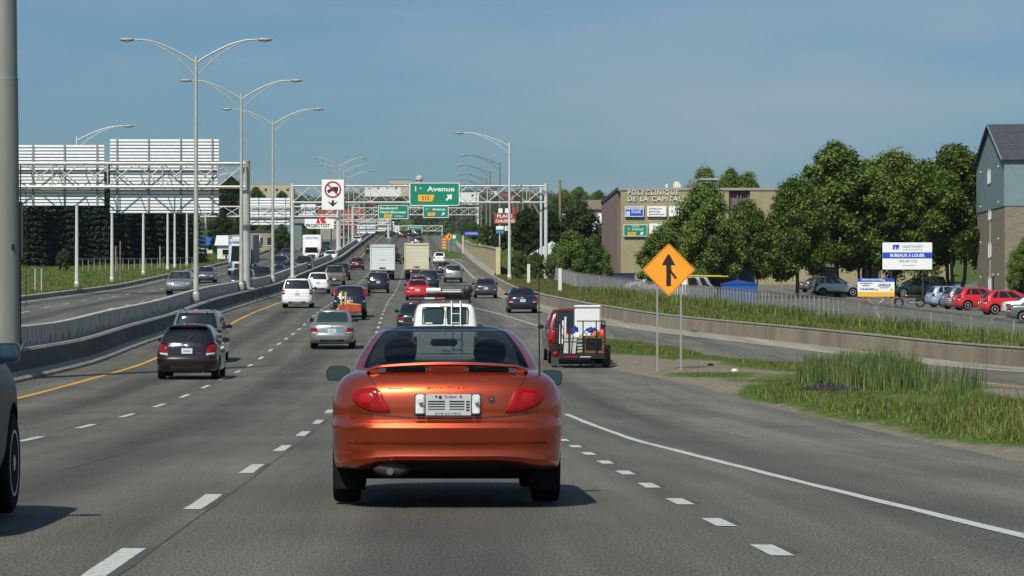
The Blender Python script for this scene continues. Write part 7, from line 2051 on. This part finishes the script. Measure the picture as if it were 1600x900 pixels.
TM = [tree_meshes(21, 10, 3.5, 1.3, L_maple, 64, 640, .165), tree_meshes(22, 10, 3.3, 1.2, L_maple, 64, 640, .165, stems=3), tree_meshes(23, 10, 3.1, 1.3, L_maple, 60, 640, .165)]
mt = [(1099, 252, 9.1, .84, 0, 'maple with a pointed top in front of the office letters'), (1046, 256, 5.8, 1.15, 2, 'low broad maple right behind the merge sign, left end of the row'),
      (1166, 258, 7.6, .86, 1, 'low multi stemmed tree beside the blue container'), (1246, 256, 9.5, .86, 0, 'maple in front of the parked silver sport utility, left of the tallest'),
      (1308, 264, 12.8, 1.0, 2, 'tallest maple of the row, right of the office recess'), (1350, 270, 11.2, .85, 1, 'maple just right of the tallest one, set back'),
      (1398, 266, 12.0, .95, 0, 'maple right behind the rental sign'), (1445, 274, 11.3, .80, 2, 'maple between the rental sign and the apartment house'), (1492, 262, 12.4, 1.05, 1, 'large maple against the apartment house gable')]
for k, (px, y, h, ws, v, lb) in enumerate(mt):
    plant('maple_tree', lb, XX(px, y), y, TM[v], ((h+.85)/10*ws*1.12, (h+.85)/10*ws*1.12, (h+.85)/10), k*1.3, 'maples along the parking lot')
for k, (px, y, h, v, lb) in enumerate(((1100, 352, 11.9, 0, 'tree top left behind the rooftop plant of the office'), (1142, 350, 11.8, 2, 'tree top right behind the rooftop plant of the office'), (1168, 352, 11.3, 1, 'smallest tree top peeping over the office roof'))):
    plant('maple_tree', lb, XX(px, y), y, TM[v], (.85, .85, h/10), k, 'trees behind the office')
plant('maple_tree', 'leafy branch end at the right picture edge in front of the apartment house', XX(1604, 225), 225, TM[1], (.42, .42, .52), .4)
# bushes and trees beyond the gantry, right side
BM_ = [tree_meshes(31, 6, 2.6, .5, L_bush, 44, 420, .15, stems=3), tree_meshes(32, 6, 2.4, .4, L_dark, 44, 420, .16, stems=2)]
bl = [(895, 262, 5.2, 1.0, 0, 'bright green bushy tree right of the gantry post'), (925, 268, 5.4, .8, 0, 'bright green bushy tree touching the mauve office wall'), (858, 300, 5.4, 1.0, 1, 'dark bushy tree behind the gantry post'),
      (822, 296, 4.6, 1.0, 1, 'dark bush right of the white road lamp'), (800, 322, 4.2, .9, 1, 'dark bush behind the white road lamp'), (835, 330, 4.4, 1.2, 1, 'dark tree below the cross arm pole'),
      (780, 345, 3.8, .9, 1, 'dark bush above the end of the cream wall'), (905, 330, 8.0, 1.0, 1, 'dark tree behind the bright bushes'), (880, 360, 8.2, 1.0, 1, 'dark tree behind the thick wooden pole'),
      (812, 266, 2.6, .8, 0, 'low shrub right of the white road lamp foot'), (838, 262, 2.6, .8, 0, 'low shrub by the farther white marker post'), (870, 262, 3.0, .7, 0, 'low shrub just right of the gantry post'),
      (760, 400, 3.0, 1.1, 0, 'low bush on the cream wall, middle'), (745, 445, 2.6, 1.2, 0, 'low bush on the cream wall, farther'), (733, 480, 2.4, 1.3, 0, 'low bush on the cream wall, farthest'), (770, 470, 3.6, 1.1, 1, 'dark tree above the far cream wall'),
      (755, 540, 4.2, 1.2, 1, 'dark far tree below the second gantry end'), (850, 440, 7.6, 1.2, 1, 'dark far tree right of the red shop sign'), (815, 470, 4.4, 1.3, 1, 'dark far tree behind the shop sign')]
for k, (px, y, h, ws, v, lb) in enumerate(bl):
    plant('bushy_tree', lb, XX(px, y), y, BM_[v], (h/6*ws, h/6*ws, h/6), k*1.7, 'bushes and trees beyond the gantry', cat='tree' if h > 4.5 else 'bush')
# spruces on the left
def spruce_mesh(seed, h, rad):
    rn = np.random.default_rng(seed)
    n = 9000
    t = rn.random(n)**.75                       # 0 top ... 1 bottom
    tier = (np.floor(t*16) + .5)/16; t = tier + (t - tier)*.55
    z = h*(1 - t)*.97 + .2; rmax = rad*(.06 + .94*t)
    ang = rn.random(n)*2*math.pi; ang = np.round(ang*(9/ (2*math.pi)) + tier*5)/9*2*math.pi + rn.normal(size=n)*.16
    rr = rmax*(rn.random(n)**.5)*(.85 + .3*rn.random(n))
    P = np.stack([rr*np.cos(ang), rr*np.sin(ang), z - .28*rr], 1)
    out = np.stack([np.cos(ang), np.sin(ang), -.35 + .2*rn.normal(size=n)], 1); out /= np.linalg.norm(out, axis=1)[:, None]
    side = np.cross(out, np.array([0, 0, 1.0])) + rn.normal(size=(n, 3))*.3; side /= np.linalg.norm(side, axis=1)[:, None]
    s = (.34*(.6 + .7*rn.random(n)))[:, None]
    q = np.stack([P - side*s*.35, P + out*s, P + side*s*.35, P - out*s*.4], 1).reshape(-1, 3)
    me = bpy.data.meshes.new('crown'); me.vertices.add(4*n); me.vertices.foreach_set('co', q.ravel())
    me.loops.add(4*n); me.loops.foreach_set('vertex_index', np.arange(4*n, dtype=np.int32)); me.polygons.add(n); me.polygons.foreach_set('loop_start', np.arange(0, 4*n, 4, dtype=np.int32))
    me.update(calc_edges=True); me.validate(); me.materials.append(L_spruce)
    tr = MB().tube([(0, 0, 0), (0, 0, h*.95)], [.18, .03], 8).mesh('trunk', M_bark, 60)
    return me, tr
SM = [spruce_mesh(41, 10, 2.3), spruce_mesh(42, 10, 2.0), spruce_mesh(43, 10, 2.6)]
random.seed(9)
k = 0
for row in range(2):
    for i in range(17):
        px = 24 + i*19.5 + row*9 + random.uniform(-5, 5); y = 318 + row*14 + i*4 + random.uniform(-5, 5)
        if px > 302: continue
        h = random.uniform(9, 11.5) + row*1.2 - (2.2 if px > 270 else 0)
        near = 'front' if row == 0 else 'back'
        o_ = ('first', 'second', 'third', 'fourth', 'fifth', 'sixth', 'seventh', 'eighth', 'ninth', 'tenth', 'eleventh', 'twelfth', 'thirteenth', 'fourteenth', 'fifteenth', 'sixteenth', 'seventeenth')[i]
        plant('spruce_tree', 'dark blue green spruce in the %s row of the left belt, %s from the mast' % (near, o_), XX(px, y), y, SM[k % 3], (h/10, h/10, h/10), k*.9, 'spruce belt on the left'); k += 1
for k, (px, y, h, ws, v, lb) in enumerate(((100, 300, 2.2, .9, 1, 'low dark shrub at the foot of the left spruces'), (440, 430, 4.6, .9, 1, 'dark tree right of the third lamp post'), (432, 500, 5.0, 1, 1, 'dark tree left of the warehouse'), (348, 420, 6.0, .9, 1, 'dark tree behind the white roofed house'), (380, 520, 5.5, 1.0, 1, 'dark tree beyond the gantry post'), (477, 520, 3.4, .9, 0, 'green shrub by the small white box truck'), (490, 560, 3.6, 1, 0, 'green shrub below the billboard'),
        (362, 640, 8.5, 1.2, 1, 'round dark tree on the left hillside'), (346, 560, 4.5, 1.2, 1, 'dark tree on the left hillside below the round one'))):
    plant('bushy_tree', lb, XX(px, y), y, BM_[v], (h/6*ws, h/6*ws, h/6), k*1.3, 'trees on the left side', z=(zz(340, y) if px == 362 else None))
# far hillside woods: one mass
rn = np.random.default_rng(77); cs, rs = [], []
for k in range(1500):
    y = rn.uniform(1050, 2600); px = rn.uniform(320, 960)
    if 540 < px < 800 and rn.random() < .25: continue
    if any(abs(px - q[0]) < 6*1500/y and q[1] - 200 < y < q[1] + 12 for q in HSEEN): continue
    x = XX(px, y); z = ground_z(x, y); h = rn.uniform(5, 10)
    cs.append((x, y, z + h*.45)); rs.append(h*.55)
o = obj('far_woods', leaves(cs, rs, 190, 1.05, rn, L_far, 'far_woods')); tag(o, kind='stuff')
for k, (px, y, h, lb) in enumerate(((880, 700, 8.2, 'hazy round tree crown on the right skyline, left of two'), (905, 720, 9, 'hazy round tree crown on the right skyline, taller right one'), (935, 690, 8, 'hazy tree crown just left of the office parapet'), (400, 900, 7, 'hazy dark tree in front of the cream skyline block'), (440, 950, 6, 'hazy dark tree right of the cream skyline block'))):
    zb = zz(338 if px > 800 else 318, y)
    plant('maple_tree', lb, XX(px, y), y, TM[k % 3], (h/10*1.1, h/10*1.1, h/10), k, 'hazy trees on the skyline', z=zb - 2)

# ---- grass blades, reeds, flowers: real blades, one mass each
def blades(name, P, H, W, rn, m, lean=.35):
    n = len(P); a_ = rn.random(n)*2*math.pi
    u = np.stack([np.cos(a_), np.sin(a_), np.zeros(n)], 1); w = np.stack([-np.sin(a_), np.cos(a_), np.zeros(n)], 1)
    l = (lean*rn.normal(size=n)*H)[:, None]
    b0 = P - u*(W/2)[:, None]; b1 = P + u*(W/2)[:, None]
    mid = P + np.array([0, 0, 1.0])*(H*.55)[:, None] + w*l*.35
    m0, m1 = mid - u*(W*.38)[:, None], mid + u*(W*.38)[:, None]
    tip = P + np.array([0, 0, 1.0])*H[:, None] + w*l
    q = np.stack([b0, b1, m1, m0, tip], 1).reshape(-1, 3)
    idx = np.arange(n)[:, None]*5
    faces = np.concatenate([idx + np.array([[0, 1, 2, 3]])], 1); tris = idx + np.array([[3, 2, 4]])
    me = bpy.data.meshes.new(name); me.vertices.add(5*n); me.vertices.foreach_set('co', q.ravel())
    li = np.concatenate([faces, tris], 1).ravel().astype(np.int32)
    me.loops.add(7*n); me.loops.foreach_set('vertex_index', li)
    st = np.stack([np.arange(n)*7, np.arange(n)*7 + 4], 1).ravel().astype(np.int32)
    me.polygons.add(2*n); me.polygons.foreach_set('loop_start', st)
    me.update(calc_edges=True); me.validate(); me.materials.append(m)
    return tag(obj(name, me), kind='stuff')
G_grass = leaf_mat('grass_blade', (.060, .095, .016), (.215, .255, .060), .35)
G_dry = leaf_mat('grass_dry', (.12, .078, .032), (.25, .175, .080), .3)
G_reed = leaf_mat('reed_blade', (.045, .090, .022), (.200, .275, .090), .35)
G_flower = leaf_mat('flower_purple', (.05, .045, .05), (.115, .085, .135), .3)
rn = np.random.default_rng(5)
def scatter(n, y0, y1, xa, xb, zf, keep, bias=1.0):
    out = []
    ys = y0 + (y1 - y0)*rn.random(n)**bias
    f = rn.random(n)
    for y, t in zip(ys, f):
        a_, b_ = xa(y), xb(y)
        if b_ <= a_: continue
        x = a_ + (b_ - a_)*t
        if rn.random() < keep(x, y): out.append((x, y, zf(x, y) - .01))
    return np.array(out)
P = scatter(90000, 31, 137, lambda y: edge_x(y) + .1, lambda y: min(ramp_l(y) - .5, XX(1640, y)), island_z, lambda x, y: max(0, min(1, (.46 - island_dirt(x, y))*2.2))*(.35 + .65*smooth(.5 + .9*math.sin(x*1.9 + 1.7*math.sin(y*.37))*math.sin(y*.61 + .8*math.sin(x*2.3)))), .8)
nn = len(P); hf = np.array([.5 + .9*smooth((.3 - island_dirt(x, y))/.3) for x, y, z in P])
blades('island_grass', P, (.035 + .085*rn.random(nn))*hf, .012 + .016*rn.random(nn), rn, G_grass)
P = scatter(1500, 40, 130, lambda y: edge_x(y) + .5, lambda y: min(ramp_l(y) - .6, XX(1640, y)), island_z, lambda x, y: .35 if island_dirt(x, y) < .42 else .06)
blades('dry_stalks', P, .14 + .34*rn.random(len(P))**1.5, .010 + .008*rn.random(len(P)), rn, G_dry, .3)
# coarse tufts at the right end of the island
P = scatter(16000, 33, 62, lambda y: edge_x(y) + 1.1, lambda y: XX(1640, y), island_z, lambda x, y: .55*smooth((x - edge_x(y) - 1.0)/2.2)*smooth(.4 + 1.1*math.sin(x*2.1 + y*.35 + math.sin(y*.8))*math.sin(y*.27 + x)))
nn = len(P); blades('weed_tufts', P, .10 + .26*rn.random(nn)**2, .014 + .014*rn.random(nn), rn, G_grass, .5)
# reed clump
n = 5200; t = rn.normal(size=(n, 2)); r0 = np.sqrt(rn.random(n)); a0 = rn.random(n)*2*math.pi
xs = 11.35 + 1.55*r0*np.cos(a0)*(1 + .1*np.sin(3*a0)); yy_ = 75.5 + 3.4*r0*np.sin(a0)
P = np.array([(x, y, island_z(x, y) - .02) for x, y in zip(xs, yy_)])
P = np.concatenate([P, np.array([(12.0 + 2.0*math.cos(q)*math.sqrt(w), 74.5 + 6*math.sin(q)*math.sqrt(w), island_z(12.0 + 2.0*math.cos(q)*math.sqrt(w), 74.5 + 6*math.sin(q)*math.sqrt(w)) - .02) for q, w in zip(rn.random(700)*6.283, rn.random(700))])]); n = len(P); xs = P[:, 0]; r0 = np.concatenate([r0, .93 + .07*rn.random(700)])
dk = rn.random(n) < .10
blades('dead_reeds', P[dk], .4 + .5*rn.random(int(dk.sum())), .016 + .01*rn.random(int(dk.sum())), rn, G_dry, .35)
blades('reeds', P, (.42 + .56*rn.random(n)**.8)*(1 - .45*r0**5)*(1 + .12*np.sin(xs*7)), .018 + .02*rn.random(n), rn, G_reed, .16)
n = 420; a0 = rn.random(n)*2*math.pi; r0 = np.abs(rn.normal(size=n))*.62; P = np.array([(9.75 + .62*r_*math.cos(q), 70 + 1.3*r_*math.sin(q), island_z(9.75, 70) + .02) for r_, q in zip(r0, a0)])
blades('purple_flowers', P, (.07 + .16*rn.random(n))*np.clip(1.15 - .45*r0, .3, 1), .018 + .018*rn.random(n), rn, G_flower, .5)
# verge behind the ramp wall: green with reddish seed heads in bands
def vk(x, y): return 1.0
P = scatter(95000, 96, 284, lambda y: wall_x(y) + .30, lambda y: min(fence_x(y) + 1.2, XX(1650, y)) if y < 262 else wall_x(y) + 6, ground_z, vk, .85)
band = np.sin(P[:, 0]*.8 + P[:, 1]*.13) + .7*np.sin(P[:, 1]*.31 + P[:, 0]*2.1) + .8*rn.normal(size=len(P))
dry = (band > 1.5 - 1.0*np.clip((P[:, 1] - 130)/60, 0, 1))
g = P[~dry]; d = P[dry]
blades('verge_grass', g, .06 + .17*rn.random(len(g)), .026 + .026*rn.random(len(g)), rn, G_grass, .4)
blades('verge_seed_heads', d, .12 + .16*rn.random(len(d)), .016 + .014*rn.random(len(d)), rn, G_dry, .4)
# taller weeds along the mesh fence
P = scatter(15000, 118, 215, lambda y: fence_x(y) - 2.6, lambda y: fence_x(y) + .8, ground_z, lambda x, y: max(0, .5 + .5*math.sin(y*.55 + x)), 1.0)
blades('fence_weeds', P, .25 + .55*rn.random(len(P)), .035 + .03*rn.random(len(P)), rn, G_grass, .45)
# left grass
P = scatter(60000, 200, 420, lambda y: -24.6 + md(y) - 32, lambda y: -24.6 + md(y), ground_z, lambda x, y: 1.0)
band = np.sin(P[:, 0]*.3 + P[:, 1]*.07) + .9*rn.normal(size=len(P))
g = P[band < 1.5]; d = P[band >= 1.5]
blades('left_grass', g, .05 + .14*rn.random(len(g)), .05 + .05*rn.random(len(g)), rn, G_grass, .5)
blades('left_seed_heads', d, .08 + .16*rn.random(len(d)), .04 + .03*rn.random(len(d)), rn, G_dry, .5)
# loose gravel along the pavement edge
rd = random.Random(4); V, F = [], []
for k in range(3600):
    y = rd.uniform(24, 120); x = edge_x(y) + rd.gauss(-.25, .45)
    if k % 9 == 0: x = rd.uniform(3.8, edge_x(y)); 
    s_ = rd.uniform(.004, .011); z = zp(y) + .004; n0 = len(V)
    for q in ((1, 0, 0), (-.6, .9, 0), (-.6, -.9, 0), (0, 0, 1.1)): V.append((x + q[0]*s_, y + q[1]*s_, z + q[2]*s_))
    F += [(n0, n0+1, n0+3), (n0+1, n0+2, n0+3), (n0+2, n0, n0+3)]
tag(obj('loose_gravel', raw_mesh('loose_gravel', V, F, mat('gravel_stone', (.03, .03, .028), .9, col2=(.26, .23, .19), var=.4, vscale=30))), kind='stuff')
# ---------------------------------------------------------------- summer haze: one closed box of even thin air
hm = bpy.data.materials.new('haze_air'); hm.use_nodes = True
t = hm.node_tree; t.nodes.clear()
out = t.nodes.new("ShaderNodeOutputMaterial"); pv = t.nodes.new("ShaderNodeVolumePrincipled")
pv.inputs['Color'].default_value = (.80, .88, .95, 1); pv.inputs['Density'].default_value = .00005; pv.inputs['Anisotropy'].default_value = .2
t.links.new(pv.outputs[0], out.inputs['Volume'])
tag(MB().box((0, 3940, 88), (8400, 9400, 186)).build('haze', hm), kind='stuff')
